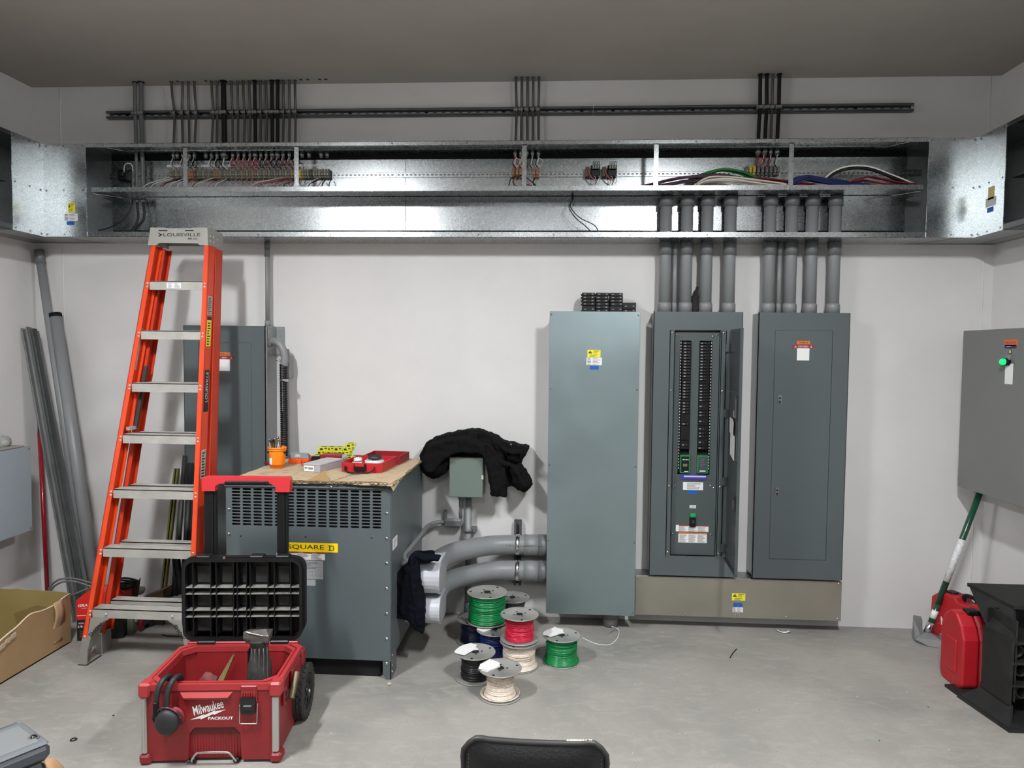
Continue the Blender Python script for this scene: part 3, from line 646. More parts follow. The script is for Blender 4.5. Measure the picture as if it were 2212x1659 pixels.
# deadfront sheet with the two breaker slots
yD = -.124
ca0, ca1, cb0, cb1 = 3.926, 3.990, 4.035, 4.108
zb0, zb1 = .905, 1.672
b = MB().box(3.893, ca0, yD, yD+.003, .437, 1.72).box(ca1, cb0, yD, yD+.003, .437, 1.72).box(cb1, 4.147, yD, yD+.003, .437, 1.72)
for a, c_ in ((ca0, ca1), (cb0, cb1)): b.box(a, c_, yD, yD+.003, zb1, 1.72).box(a, c_, yD, yD+.003, .437, at(1480, 1025, Y=-.13).z)
b.box(3.893, 4.147, yD-.0015, yD+.002, at(1480, 1038, Y=-.13).z-.002, at(1480, 1038, Y=-.13).z+.002)
b.build('dead_front', gray61b, t)
MB().box(3.9, 4.14, -.104, -.102, .44, 1.725).build('interior', void, t)
def breaker(x0, x1, z, nslot, toggle=True, left=True):
    h = .0171*nslot
    o = MB().box(x0+.012 if left else x0, x1 if left else x1-.014, -.134, -.106, z-h/2+.0006, z+h/2-.0006, .0015).build('circuit_breaker', black, t)
    if toggle:
        xm = (x0+x1)/2+(.012 if left else -.008)
        MB().box(xm-.004, xm+.006, -.142, -.133, z-.004, z+.004, .001).build('toggle', mat('toggle_black', (48, 48, 50), .4), o)
        MB().box(xm-.022, xm-.010, -.1348, -.1335, z-.003, z+.003).build('rating_mark', mat('print_grey', (135, 135, 132), .6), o)
    return o
LL = [1]*12+[2, 'x'][:0]+['b']+[1]*6+['b']+[1]*4+['B3']+[1]+['B5']+['T2']
z = zb1-.006
for e in [1]*12+['b1']+[1]*6+['b1']+[1]*4+['b3', 1, 'b5', 't3']:
    n_ = 1 if e == 1 else int(e[1]); breaker(ca0, ca1, z-.0171*n_/2, n_, e == 1 or e[0] == 't'); z -= .0171*n_
z = zb1-.006
for e in [1]*13+['b1']+[1]*6+['t3', 1, 1, 't3', 't2', 1, 1, 't3', 1]:
    n_ = 1 if e == 1 else int(e[1]); breaker(cb0, cb1, z-.0171*n_/2, n_, e == 1 or e[0] == 't', False); z -= .0171*n_
for x in (ca0+.005, cb1-.006):
    MB().box(x-.005, x+.005, -.1275, -.124, zb0+.01, zb1, .001).build('number_strip', blackm, t)
    b = MB()
    for i in range(43): b.box(x-.002, x+.002, -.1285, -.1275, zb1-.012-.0171*i-.004, zb1-.012-.0171*i+.003)
    b.build('number_dots', mat('number_white', (205, 205, 202), .5), t)
# surge device modules with green frames
gframe = mat('green_plastic', (32, 120, 72), .4)
for x0_, x1_, k in ((ca0+.012, ca1+.004, 0), (cb0, cb1-.010, 1)):
    zc = at(1480, 1003, Y=-.14).z
    MB().box(x0_, x1_, -.140, -.106, zc-.052, zc+.052, .002).build('meter_module', gframe, t)
    MB().box(x0_+.006, x1_-.006, -.1415, -.139, zc-.045, zc+.045, .001).build('module_face', black if k == 0 else mat('module_grey', (62, 70, 72), .4), t)
    if k == 0:
        b = MB()
        for i in range(4): b.box(x0_+.014+.009*i, x0_+.019+.009*i, -.1428, -.1415, zc+.024, zc+.030)
        b.build('indicator_light', whitep, t)
        MB().box(x0_+.016, x1_-.016, -.1425, -.1415, zc-.012, zc+.003).build('display', mat('lcd', (110, 118, 84), .3), t)
        MB().box(x0_+.024, x1_-.01, -.1425, -.1415, zc-.043, zc-.038).build('logo_print', whitep, t)
    else:
        lines(MB(), (x0_+.012, -.1418, zc-.012), XA, ZA, .04, .05, 5, seed=9).build('print', greyink, t)
        MB().box(x0_+.014, x1_-.016, -.1425, -.1415, zc-.040, zc-.034).build('logo_print', whitep, t)
pp = mat('purple_strip', (62, 58, 138), .4)
c0 = at(1498, 1031, Y=-.126)
MB().box(c0.x-.074, c0.x+.074, -.128, -.124, c0.z-.014, c0.z+.018).build('nameplate_strip', pp, t)
MB().box(c0.x-.055, c0.x+.070, -.1290, -.128, c0.z+.001, c0.z+.009).build('nameplate_text', mat('pale_purple', (190, 188, 214), .5), t)
c0 = at(1497, 1050, Y=-.1245); plate(c0, .114, .045, whitep, t); lines(MB(), c0+V((-.04, -.0009, -.02)), XA, ZA, .094, .038, 7, seed=2).build('print', greyink, t)
plate(at(1496, 1063.5, Y=-.1245), .05, .022, bluep, t, 'blue_tape')
c0 = at(1496.5, 1094.5, Y=-.1245); plate(c0, .036, .018, whitep, t, 'main_label'); text('MAIN', c0+V((0, -.001, .003)), .005, inkm, t, width=.02)
text('BREAKER', c0+V((0, -.001, -.004)), .005, inkm, t, width=.03)
c0 = at(1496, 1112, Y=-.1245)
MB().box(c0.x-.017, c0.x+.017, -.139, -.124, c0.z-.068, c0.z-.012, .002).build('main_breaker', black, t)
MB().box(c0.x-.008, c0.x+.008, -.150, -.138, c0.z-.046, c0.z-.028, .002).build('main_handle', mat('toggle_black', (48, 48, 50), .4), t)
MB().box(c0.x-.016, c0.x+.016, -.141, -.124, c0.z-.012, c0.z+.010, .002).build('main_marker', mat('bright_green', (28, 150, 84), .4), t)
c0 = at(1495, 1141.5, Y=-.1245); plate(c0, .186, .037, whitep, t, 'danger_label'); lines(MB(), c0+V((-.08, -.0009, -.018)), XA, ZA, .165, .028, 6, 3, seed=3).build('print', greyink, t)
MB().box(c0.x-.075, c0.x+.093, -.1262, -.1253, c0.z+.013, c0.z+.0185).build('red_band', redp, t)
c0 = at(1496, 1161.5, Y=-.1245); plate(c0, .162, .058, whitep, t, 'warning_label'); lines(MB(), c0+V((-.078, -.0009, -.027)), XA, ZA, .155, .045, 9, 3, seed=6).build('print', greyink, t)
MB().box(c0.x-.081, c0.x+.081, -.1262, -.1253, c0.z+.021, c0.z+.029).build('orange_band', orangep, t)
# hinges and the open door (swung about 95 degrees)
hx, hy = 4.192, -.156
for z in (1.632, 1.262, .875, .492):
    MB().box(hx-.018, hx+.002, hy-.016, hy+.004, z-.024, z+.024, .003).build('hinge', gray61b, t)
dw = .335; th = R(93); du = V((math.cos(th), -math.sin(th), 0)); dn = V((-du.y, du.x, 0)) * -1   # dn points into the room side of the inner face
dn = V((-math.sin(th), -math.cos(th), 0))
dr = T  # (alias unused)
O = V((hx+.004, hy-.012, .437))
door = MB().prism([(0, 0), (dw, 0), (dw, 1.297), (0, 1.297)], O, du, ZA, dn*-.004)
door.prism([(dw-.004, 0), (dw, 0), (dw, 1.297), (dw-.004, 1.297)], O, du, ZA, dn*.012)
door.prism([(0, 0), (dw, 0), (dw, .004), (0, .004)], O, du, ZA, dn*.012)
dob = door.build('door', darkdoor, t, label='dark door panel swung open')
dz_ = lambda py: at(1590, py, X=hx).z-.437
for ya, yb_ in ((851, 905), (1068, 1104)):
    z0, z1 = dz_(yb_), dz_(ya)
    MB().prism([(dw-.070, z0+.02), (dw-.048, z0+.02), (dw-.048, z1-.02), (dw-.070, z1-.02)], O, du, ZA, dn*.02).prism([(dw-.063, z0), (dw-.055, z0), (dw-.055, z1), (dw-.063, z1)], O, du, ZA, dn*.012).build('latch_mechanism', mat('latch_steel', (150, 152, 152), .35, 1), t)
MB().prism([(.145, dz_(903)), (.225, dz_(901)), (.225, dz_(887)), (.145, dz_(888))], O, du, ZA, dn*.002).build('door_label', mat('pale_tag', (178, 176, 166), .5), t)
MB().prism([(.115, dz_(986)), (.215, dz_(995)), (.215, dz_(942)), (.115, dz_(938))], O+dn*.004, du, ZA, dn*.004).build('card_holder', whitep, t)
MB().prism([(.105, dz_(938)), (.19, dz_(940)), (.20, dz_(912)), (.165, dz_(906)), (.10, dz_(904))], O+dn*.008, du, ZA, dn*.003).build('folded_paper', mat('paper', (215, 214, 210), .6), t)
for zz in (.06, .52, .95, 1.25): MB().prism([(.03, zz), (.05, zz), (.05, zz+.004), (.03, zz+.004)], O, du, ZA, dn*.003).build('weld_mark', chrome, t)

# --- pull box with the big galvanized cover
t = T('pull_box', 'tall blue-grey galvanized pull box cover with yellow, white and blue labels', 'pull box', (3.44, -.08, .083))
YP = -.200
pa, pb_, pc_ = at(1188, 672, Y=YP), at(1383, 674, Y=YP), at(1182, 1325, Y=YP)
cx0_, cx1_, cz1_, cz0_ = pa.x-.001, pb_.x, pa.z, pc_.z
MB().box(cx0_+.018, cx1_-.016, YP+.005, -.0015, cz0_+.014, cz1_-.03, .002).build('box', galvd, t)
cov = mat('pull_box_galvanized', (142, 156, 158), .40, .8, noise=(3, .05), rvar=.05)
MB().box(cx0_, cx1_, YP, YP+.005, cz0_, cz1_, .001).build('cover', cov, t)
multi(sc_fn(.0045), [(x, YP, z) for z in (cz0_+.022, .52, .955, 1.39, cz1_-.02) for x in (cx0_+.01, cx1_-.01)], 'cover_screw', strutm, t)
yy_ = YP-.0005
c0 = at(1283, 764, Y=yy_); warn((c0.x, yy_, c0.z), .073, .042, t)
c0 = at(1283.5, 780.5, Y=yy_); spec((c0.x, yy_, c0.z), .086, .042, t)
plate(at(1283.5, 794, Y=yy_), .050, .023, bluep, t, 'blue_label')
t = T('conduit', 'short wide grey pipe stub coming out of the floor below the pull box', 'conduit', (3.56, -.1, 0))
MB().cyl((3.56, -.105, 0), (3.56, -.105, .12), .043, n=24).build('pipe', pvc, t)
MB().lathe([(.043, .0), (.049, .0), (.049, .05), (.043, .05)], (3.56, -.105, .05), n=24).build('coupling', pvcd, t)
# --- lower trough under the two panels
t = T('lower_trough', 'long low stainless-toned gutter under the two right hand panels', 'wireway', (4.28, -.06, .08))
tr = mat('trough_steel', (170, 166, 154), .42, .85, noise=(2.5, .08), rvar=.06)
MB().box(3.698, 4.862, -.127, -.0015, .082, .309, .0015).build('box', galvd, t)
MB().box(3.699, 4.866, -.131, -.127, .079, .307, .001).build('cover', tr, t)
multi(sc_fn(.0055), [(x, -.131, z) for x in (3.712, 3.99, 4.275, 4.56, 4.848) for z in (.094, .294)], 'cover_screw', chrome, t)
c0 = at(1595.5, 1289.5, Y=-.1315); warn((c0.x, -.1315, c0.z), .075, .042, t)
c0 = at(1594, 1307, Y=-.1315); plate(c0, .052, .024, bluep, t, 'blue_label'); text('I', c0+V((0, -.001, 0)), .006, whitep, t)
c0 = at(1594, 1317, Y=-.1315); spec((c0.x-.001, -.1315, c0.z), .058, .028, t, n=4)
# rough sealant and nipples between trough and panels
for i, (xa, xb) in enumerate(((3.80, 4.24), (4.39, 4.82))):
    for k in range(5):
        tag(MB().cyl((xa+.05+k*(xb-xa-.1)/4, -.075, .3095), (xa+.05+k*(xb-xa-.1)/4, -.075, .3245), .03, n=16).build('conduit_nipple', black), 'black nipple in the gap between the lower gutter and the %s panel' % ('open' if i == 0 else 'closed PANEL B'), 'nipple', 'nipples under the %s panel' % ('open' if i == 0 else 'closed'))
# --- grey PVC conduits from the wireway down to the panels
def riser(x, r, zlo, label, group, thin=False):
    t = T('conduit', label, 'conduit', (x, -.085, zlo), group)
    y = -.085
    ztop = zs-.004 if not thin else zb+.004
    MB().cyl((x, y, zlo), (x, y, ztop), r, n=28).build('pipe', pvc, t)
    if not thin: MB().lathe([(r, -.055), (r*1.17, -.055), (r*1.17, 0), (r, 0)], (x, y, ztop), n=28).build('top_coupling', pvcd, t)
    MB().lathe([(r, -.075), (r*1.10, -.075), (r*1.10, 0), (r, 0)], (x, y, zb-.001), n=28).build('lower_coupling', pvcd, t)
    MB().lathe([(r, 0), (r*1.16, 0), (r*1.16, .045), (r*1.03, .055), (r, .055)], (x, y, zlo+.001), n=28).build('bell_end', pvc, t)
for i, x in enumerate((3.839, 3.958, 4.0715, 4.2015)):
    riser(x, .0335, PZ1, ('leftmost', 'second', 'third', 'rightmost')[i]+' thick grey conduit rising from the open panel', 'thick conduits above the open panel')
for i, x in enumerate((4.4225, 4.5425, 4.656, 4.783)):
    riser(x, .0335, PZ1, ('leftmost', 'second', 'third', 'rightmost')[i]+' thick grey conduit rising from PANEL B', 'thick conduits above panel B')
riser(at(1457.5, 600, Y=-.085).x, .0135, PZ1, 'thin grey conduit between the first two thick ones above the open panel', None, True)
riser(at(1683, 600, Y=-.085).x, .0135, PZ1, 'thin grey conduit between the first two thick ones above PANEL B', None, True)
x = at(577.5, 600, Y=-.06).x
t = T('conduit', 'thin grey conduit from the wireway down to the panel behind the ladder', 'conduit', (x, -.06, LZ1))
MB().cyl((x, -.06, LZ1), (x, -.06, zb), .0125, n=18).build('pipe', pvc, t)
MB().lathe([(.0125, -.085), (.0155, -.085), (.0155, -.035), (.017, -.035), (.017, 0), (.0125, 0)], (x, -.06, zb-.001), n=18).build('top_coupling', pvcd, t)
MB().lathe([(.0125, 0), (.0165, 0), (.0165, .035), (.0125, .035)], (x, -.06, LZ1), n=18).build('bell_end', pvc, t)
# spare breakers stacked on the pull box
def spare(n):
    o = MB().box(-.037, .037, -.035, .035, 0, .0185*n-.0008, .002).box(-.042, -.035, -.01, .01, .003, .012).build('circuit_breaker', black)
    MB().box(.002, .010, -.041, -.034, .0065*n, .0065*n+.006, .001).build('toggle', mat('toggle_black', (48, 48, 50), .4), o)
    MB().box(-.026, -.014, -.0358, -.0348, .007*n, .007*n+.0045).box(.018, .028, -.0358, -.0348, .007*n, .007*n+.006).build('rating_mark', mat('print_grey', (135, 135, 132), .6), o)
    return o
pr = {}
stacks = ((3.402, (2, 1, 1, 1, 1)), (3.480, (1, 1, 1, 1, 1, 1)), (3.560, (2, 1, 1, 1, 1)), (3.6375, (1, 2)))
nm = ('leftmost', 'second', 'tallest', 'rightmost')
for i, (x, st) in enumerate(stacks):
    z = cz1_
    for k, n_ in enumerate(st):
        if i == 2 and k == 0: n_ = 2
        o = copy_tree(pr[n_]) if n_ in pr else spare(n_)
        pr.setdefault(n_, o); o.location = (x+random.uniform(-.002, .002), -.100+random.uniform(-.003, .003), z); o.rotation_euler = (0, 0, R(random.uniform(-2, 2)))
        tag(o, 'loose black %sbreaker in the %s stack on the pull box, %s' % ('wide ' if n_ == 2 else '', nm[i], ('bottom', 'second up', 'third up', 'fourth up', 'fifth up', 'sixth up')[k]), 'circuit breaker', 'spare breakers stacked on the pull box')
        z += .0185*n_
# glove-like black cloth on the open panel
c0 = at(1500, 675, Y=-.085)
b = MB()
for dx, dz, r in ((0, .02, .022), (.004, .05, .02), (-.008, .075, .016), (.008, .085, .014), (.004, .115, .012), (.012, .14, .009), (-.012, .04, .018), (.014, .03, .016)): b.ball((4.013+dx, -.085+dz*.1, PZ1+dz), r*1.05, sc=(1, .9, 1.3))
o = b.build('work_glove', mat('black_cloth', (28, 26, 27), .85)); blob(o, .005, .03, .012, smooth=1)
tag(o, 'crumpled black work glove stuffed between the conduits on the open panel', 'glove')

# ---------------------------------------------------------------- flexible drop at the panel behind the ladder
t = T('conduit_elbow_drop', 'grey elbow with black corrugated tube dropping from the side of the panel behind the ladder', 'conduit', (1.62, -.1, 1.0))
xw = 1.526
MB().box(xw, xw+.004, -.14, -.01, 1.62, 1.734).box(xw, xw+.05, -.012, -.008, 1.62, 1.734).build('hub_plate', galvd, t)
a = [at(583, 740, Y=-.1), at(597, 738, Y=-.13), at(610, 752, Y=-.14), at(615, 775, Y=-.14), at(613, 790, Y=-.14)]
MB().tube(a, .022, 14, 6).tube([a[0]-V((.01, 0, 0)), a[0]+V((.012, 0, 0))], .029, 14, 1).build('elbow', pvc, t)
c0 = at(620, 785, Y=-.10)
MB().box(c0.x-.02, c0.x+.02, -.11, -.04, c0.z-.09, c0.z+.05, .006).build('conduit_body', pvc, t)
MB().cyl((at(619, 850, Y=-.07).x, -.07, .6), (at(619, 850, Y=-.07).x, -.07, 1.6), .017, n=16).build('pipe', pvc, t)
P = [at(612, 786, Y=-.14), at(613, 860, Y=-.15), at(614, 920, Y=-.16), at(614, 985, Y=-.18)]
MB().tube(P, .022, 14, 40, rs=lambda u, i: .0225 if i % 3 else .0185).build('corrugated_tube', black, t)
b = MB(); 
for i in range(46):
    p = P[0].lerp(P[2], i/60.) if i < 60 else P[0]; b.ball((p.x, p.y-.0225, p.z), .0022, 6, 4)
b.build('slit_highlight', mat('loom_grey', (150, 150, 150), .4), t)
p = at(614, 821, Y=-.15); MB().lathe([(.0235, -.006), (.0255, -.006), (.0255, .006), (.0235, .006)], p, (0, 0, 1), 16).box(p.x+.012, p.x+.034, p.y-.03, p.y-.02, p.z-.007, p.z+.007).build('hose_clamp', chrome, t)
p = at(604, 779, Y=-.16); MB().cyl(p-V((.02, 0, 0)), p+V((.012, 0, 0)), .004, n=8).cyl(p, p+V((0, -.015, 0)), .008, n=8).build('clamp_screw', chrome, t)

# ---------------------------------------------------------------- cabinets on the side walls
XR = 5.5
t = T('control_cabinet', 'wide grey wall cabinet on the right wall with a lit green lamp', 'cabinet', (5.6, -.6, .86))
cabm = mat('cabinet_grey', (110, 111, 108), .4, noise=(2, .04))
MB().box(XR+.006, RX-.01, -1.7, -.085, .868, 1.738, .002).build('body', mat('cabinet_side', (190, 190, 186), .45), t)
MB().box(XR, XR+.018, -1.7, -.093, .866, 1.742, .002).build('door', cabm, t)
for z in (at(2083, 728, X=XR).z, at(2077, 884, X=XR).z, at(2070, 1037, X=XR).z):
    MB().box(XR+.004, XR+.022, -.0945, -.088, z-.014, z+.014).build('hinge', blackm, t)
cr = lambda px, py: at(px, py, X=XR-.0005)
c0 = cr(2184, 740.5); plate(c0, .105, .032, mat('orange_label', (206, 98, 54), .5), t, 'name_tape', UL, WL); text('MMR LIGHTING', c0+V((-.001, 0, 0)), .012, mat('dark_orange', (140, 55, 20), .5), t, UL, WL, .082)
c0 = cr(2183, 748.5); plate(c0, .092, .018, mat('navy_label', (34, 40, 104), .5), t, 'voltage_tape', UL, WL); lines(MB(), c0+V((-.001, .035, -.003)), UL, WL, .07, .006, 1, seed=1).build('print', mat('pale_purple', (190, 188, 214), .5), t)
c0 = cr(2182.5, 757.5); MB().prism([(-.014, -.014), (.014, -.014), (0, .016)], c0, UL, WL, (-.001, 0, 0)).build('warning_triangle', inkm, t)
MB().prism([(-.009, -.011), (.009, -.011), (0, .009)], c0+V((-.001, 0, 0)), UL, WL, (-.0006, 0, 0)).build('triangle_fill', mat('pale_yellow', (220, 215, 130), .5), t)
c0 = cr(2180, 772); MB().box(XR-.012, XR, c0.y-.014, c0.y+.014, c0.z-.012, c0.z+.014, .001).build('lamp_legend', mat('legend_grey', (120, 120, 115), .5), t)
c0 = cr(2179, 780); MB().cyl((XR, c0.y, c0.z-.004), (XR-.022, c0.y, c0.z-.004), .019, n=20).build('lamp_bezel', blackm, t)
MB().lathe([(.016, 0), (.016, .010), (.012, .018), (.006, .021), (0, .0215)], (XR-.022, c0.y, c0.z-.004), (-1, 0, 0), 20).build('green_lamp', mat('green_lamp', (10, 190, 100), .2, emit=((0, 235, 110), 1.3)), t)
c0 = cr(2179.5, 807.5); plate(c0, .062, .104, whitep, t, 'blank_label', UL, WL)
XLc = .2
t = T('wall_box', 'pale blue-grey metal box on the left wall with a red scuff near its corner', 'cabinet', (.1, -.9, .54))
pale = mat('pale_box_paint', (140, 148, 154), .5, noise=(3, .03))
MB().prism([(-.33, .538), (-1.9, .52), (-1.9, 1.02), (-.33, 1.024)], (.01, 0, 0), YA, ZA, (.188, 0, 0)).build('body', pale, t)
MB().prism([(-.33, .537), (-1.9, .518), (-1.9, 1.022), (-.33, 1.026)], (.198, 0, 0), YA, ZA, (.004, 0, 0)).build('cover', pale, t)
multi(sc_fn(.005, (1, 0, 0)), [(.202, -.345, z) for z in (.552, 1.012)], 'cover_screw', strutm, t)
# things lying on the left box
o = MB()
for i in range(8): o.ball((.10+.02*random.random(), -.52+.028*i*.6, 1.05+.012*math.sin(i*1.3)), .032+.01*random.random(), 10, 7, (1, 1, .8))
o = o.build('plastic_bag', mat('clear_bag', (190, 190, 186), .25, trans=.55)); blob(o, .009, .03, .02, smooth=1); tag(o, 'crumpled clear plastic bag lying on the left wall box', 'bag')
tag(MB().box(.06, .19, -.62, -.36, 1.0255, 1.034, .002).build('cardboard_scrap', mat('cardboard_grey', (140, 134, 124), .8)), 'thin grey board scrap under the plastic bag', 'board')
p0 = at(4, 865, X=.16)
t = T('sign_board', 'white board with a black rim standing on the left wall box', 'board', (.15, -.9, 1.026))
MB().box(.148, .158, -1.1, -.545, 1.0265, 1.29, .004).build('frame', blackm, t)
MB().box(.1585, .160, -1.09, -.555, 1.035, 1.28).build('face', whitep, t)
# ================================================================= TRANSFORMER AND WHAT STANDS ON IT
TX0, TX1, TY0, TY1, TZ = 1.622, 2.440, -.890, -.10, .952
t = T('transformer', 'grey floor-standing dry transformer with a slotted front and yellow SQUARE D label', 'transformer', (2.03, -.5, 0))
tg = mat('transformer_grey', (82, 90, 92), .34, noise=(2, .04))
# louvred front: every slot is a real hole
sx0 = at(500.3, 1058, Y=TY0).x; sx1 = at(823.6, 1064, Y=TY0).x; nC, nR = 14, 12
z_top = at(660, 1057, Y=TY0).z; z_bot = at(660, 1138, Y=TY0).z
sw = .0435; px_ = (sx1-sx0-sw)/(nC-1); sh = .0105; pz_ = (z_top-z_bot-sh)/(nR-1)
b = MB(); f0x = sx0+sw/2-px_/2; f1x = f0x+px_*nC; f0z = z_bot+sh/2-pz_/2; f1z = f0z+pz_*nR
for c_ in range(nC):
    for r_ in range(nR):
        cx = f0x+px_*(c_+.5); cz = f0z+pz_*(r_+.5); ex = sw/2-sh/2; rr_ = sh/2; hx_, hz_ = px_/2, pz_/2
        inn = [(0, rr_)]; out = [(0, hz_)]
        for a_, o_ in ((90, (-ex, hz_)), (135, (-hx_, hz_)), (180, (-hx_, 0)), (225, (-hx_, -hz_)), (270, (-ex, -hz_))):
            inn.append((-ex+rr_*math.cos(R(a_)), rr_*math.sin(R(a_)))); out.append(o_)
        inn.append((0, -rr_)); out.append((0, -hz_))
        for a_, o_ in ((270, (ex, -hz_)), (315, (hx_, -hz_)), (0, (hx_, 0)), (45, (hx_, hz_)), (90, (ex, hz_))):
            inn.append((ex+rr_*math.cos(R(a_)), rr_*math.sin(R(a_)))); out.append(o_)
        n_ = 12; vs_ = [(cx+u, TY0, cz+w_) for u, w_ in out]+[(cx+u, TY0, cz+w_) for u, w_ in inn]+[(cx+u, TY0+.004, cz+w_) for u, w_ in inn]
        b.add(vs_, [(i, (i+1) % n_, n_+(i+1) % n_, n_+i) for i in range(n_)]+[(n_+i, n_+(i+1) % n_, 2*n_+(i+1) % n_, 2*n_+i) for i in range(n_)])
def q(b, x0, x1, z0, z1): b.add([(x0, TY0, z0), (x1, TY0, z0), (x1, TY0, z1), (x0, TY0, z1)], [(0, 1, 2, 3)])
fx0, fx1, fz0, fz1 = TX0+.004, TX1-.004, .092, TZ-.022
q(b, fx0, f0x, fz0, fz1); q(b, f1x, fx1, fz0, fz1); q(b, f0x, f1x, f1z, fz1); q(b, f0x, f1x, fz0, f0z)
b.build('louvred_front_panel', tg, t)
MB().box(TX0+.02, TX1-.02, TY0+.03, TY0+.04, .10, TZ-.03).build('dark_inside', void, t)  # black sheet in place of the shade inside, behind the slots
b = MB().prism([(TY1, .0955), (TY0+.002, .0955), (TY0+.002, TZ-.004), (TY1, TZ-.004)], (TX1-.003, 0, 0), YA, ZA, (.003, 0, 0))
b.build('side_panel', tg, t)
MB().prism([(TY1, .05), (TY0+.002, .05), (TY0+.002, TZ-.004), (TY1, TZ-.004)], (TX0, 0, 0), YA, ZA, (.003, 0, 0)).build('side_panel', tg, t)
MB().box(TX0, TX1, TY1-.003, TY1, .05, TZ-.004).build('back_panel', tg, t)
MB().prism([(TY0-.006, TZ-.022), (TY0-.010, TZ-.018), (TY0+.012, TZ), (TY1, TZ), (TY1, TZ-.004), (TY0+.012, TZ-.006)], (TX0-.002, 0, 0), YA, ZA, (TX1-TX0+.004, 0, 0)).build('top_cover', tg, t)
MB().box(TX0+.02, TX1-.02, TY0+.01, TY1-.01, .086, .092).build('base_pan', blackm, t)
MB().box(TX0+.06, TX1-.06, TY0+.03, TY0+.05, .0, .09).build('base_shade', void, t)  # black board standing in for the shade in the open space below
for x, s in ((TX0, 1), (TX1, -1)):
    for y, sy in ((TY0, 1), (TY1, -1)):
        MB().prism([(0, 0), (s*.004, 0), (s*.004, sy*.10), (0, sy*.12)], (x, y, 0), XA, YA, (0, 0, .095)).prism([(0, 0), (s*.025, 0), (s*.04, .03), (s*.04, .09), (0, .09)], (x, y, 0), XA, ZA, (0, sy*.003, 0)).build('foot', tg, t)
zz = [at(833, y, Y=TY0).z for y in (1056, 1108, 1162, 1216, 1271, 1325, 1380, 1433)]
multi(sc_fn(.0075), [(TX1-.022, TY0-.001, z) for z in zz]+[(TX0+.016, TY0-.001, z) for z in zz]+[(at(717, 1044, Y=TY0).x, TY0-.012, TZ-.012)], 'screw', chrome, t)
multi(sc_fn(.006, (1, 0, 0)), [(TX1, TY0+.03, z) for z in (.028, .06, .11)], 'screw', chrome, t)
yl0, yl1 = at(606, 1182, Y=TY0).x, at(730, 1184, Y=TY0).x; zc = at(676, 1182.5, Y=TY0).z
plate(((yl0+yl1)/2, TY0-.0005, zc), yl1-yl0, .044, mat('sign_yellow', (240, 200, 12), .4), t, 'brand_label')
xs_, xe_ = at(622, 1183, Y=TY0).x, at(700, 1183, Y=TY0).x
text('SQUARE', ((xs_+xe_)/2, TY0-.0016, zc), .025, inkm, t, width=xe_-xs_, bold=.004)
xd = at(716, 1184, Y=TY0).x
b = MB(); w_, h_ = .028, .025
O_ = V((xd-w_/2, TY0-.0014, zc-h_/2-.001))
b.prism([(.004, 0), (.0085, 0), (.0085, h_), (.004, h_)], O_, XA, ZA, (0, -.0005, 0)).prism([(0, 0), (.0085, 0), (.0085, .0035), (0, .0035)], O_, XA, ZA, (0, -.0005, 0)).prism([(0, h_-.0035), (.0085, h_-.0035), (.0085, h_), (0, h_)], O_, XA, ZA, (0, -.0005, 0))
oo = [(.0085, 0), (.022, 0), (.028, .006), (.028, h_-.006), (.022, h_), (.0085, h_)]; ii = [(.0085, .0035), (.0205, .0035), (.0238, .007), (.0238, h_-.007), (.0205, h_-.0035), (.0085, h_-.0035)]
for i in range(5): b.prism([oo[i], oo[i+1], ii[i+1], ii[i]], O_, XA, ZA, (0, -.0005, 0))
b.build('lettering', inkm, t)
xl0, xl1 = at(598, 1201, Y=TY0).x, at(702, 1202, Y=TY0).x; zc2 = at(660, 1201, Y=TY0).z
plate(((xl0+xl1)/2, TY0-.0005, zc2), xl1-xl0, .036, whitep, t, 'danger_label')
MB().box(xl0, xl1, TY0-.0017, TY0-.0012, zc2+.0125, zc2+.018).build('red_band', redp, t)
for k in range(3): text('DANGER', (xl0+.05+.07*k, TY0-.0018, zc2+.015), .0035, whitep, t, width=.025)
lines(MB(), (xl0+.03, TY0-.0014, zc2-.016), XA, ZA, xl1-xl0-.035, .027, 7, 3, seed=5).build('print', greyink, t)
greyl = mat('grey_rating_plate', (150, 152, 152), .45)
xl0, xl1 = at(620, 1230, Y=TY0).x, at(698, 1230, Y=TY0).x; zc3 = at(660, 1230.5, Y=TY0).z
plate(((xl0+xl1)/2, TY0-.0005, zc3), xl1-xl0, .091, greyl, t, 'rating_plate')
b = lines(MB(), (xl0+.07, TY0-.0014, zc3+.005), XA, ZA, .09, .035, 6, 1, seed=2)
b.build('print', greyink, t)
b = MB()
for zq in (-.03, -.006, .012, .03): b.box(xl0+.01, xl1-.006, TY0-.0018, TY0-.0013, zc3+zq, zc3+zq+.0007)
for xq in (.06, .09, .125, .14, .168): b.box(xl0+xq, xl0+xq+.0008, TY0-.0018, TY0-.0013, zc3-.029, zc3-.006)
b.build('table_rules', greyink, t)
xl0, xl1 = at(630, 1258, Y=TY0).x, at(682, 1258, Y=TY0).x; plate(((xl0+xl1)/2, TY0-.0005, at(660, 1258, Y=TY0).z), xl1-xl0, .030, greyl, t, 'small_plate')
for px, py in ((520, 1158), (660, 1160), (803, 1162)):
    p = at(px, py, Y=TY0); MB().cyl((p.x, TY0-.001, p.z), (p.x, TY0+.0005, p.z), .004, n=10).build('small_hole', void, t)
p = at(853, 1172, X=TX1+.0005); plate(p, .10, .055, whitep, t, 'side_label', YA, ZA); lines(MB(), p+V((.001, -.035, -.02)), YA, ZA, .07, .04, 4, seed=2).build('print', greyink, t)

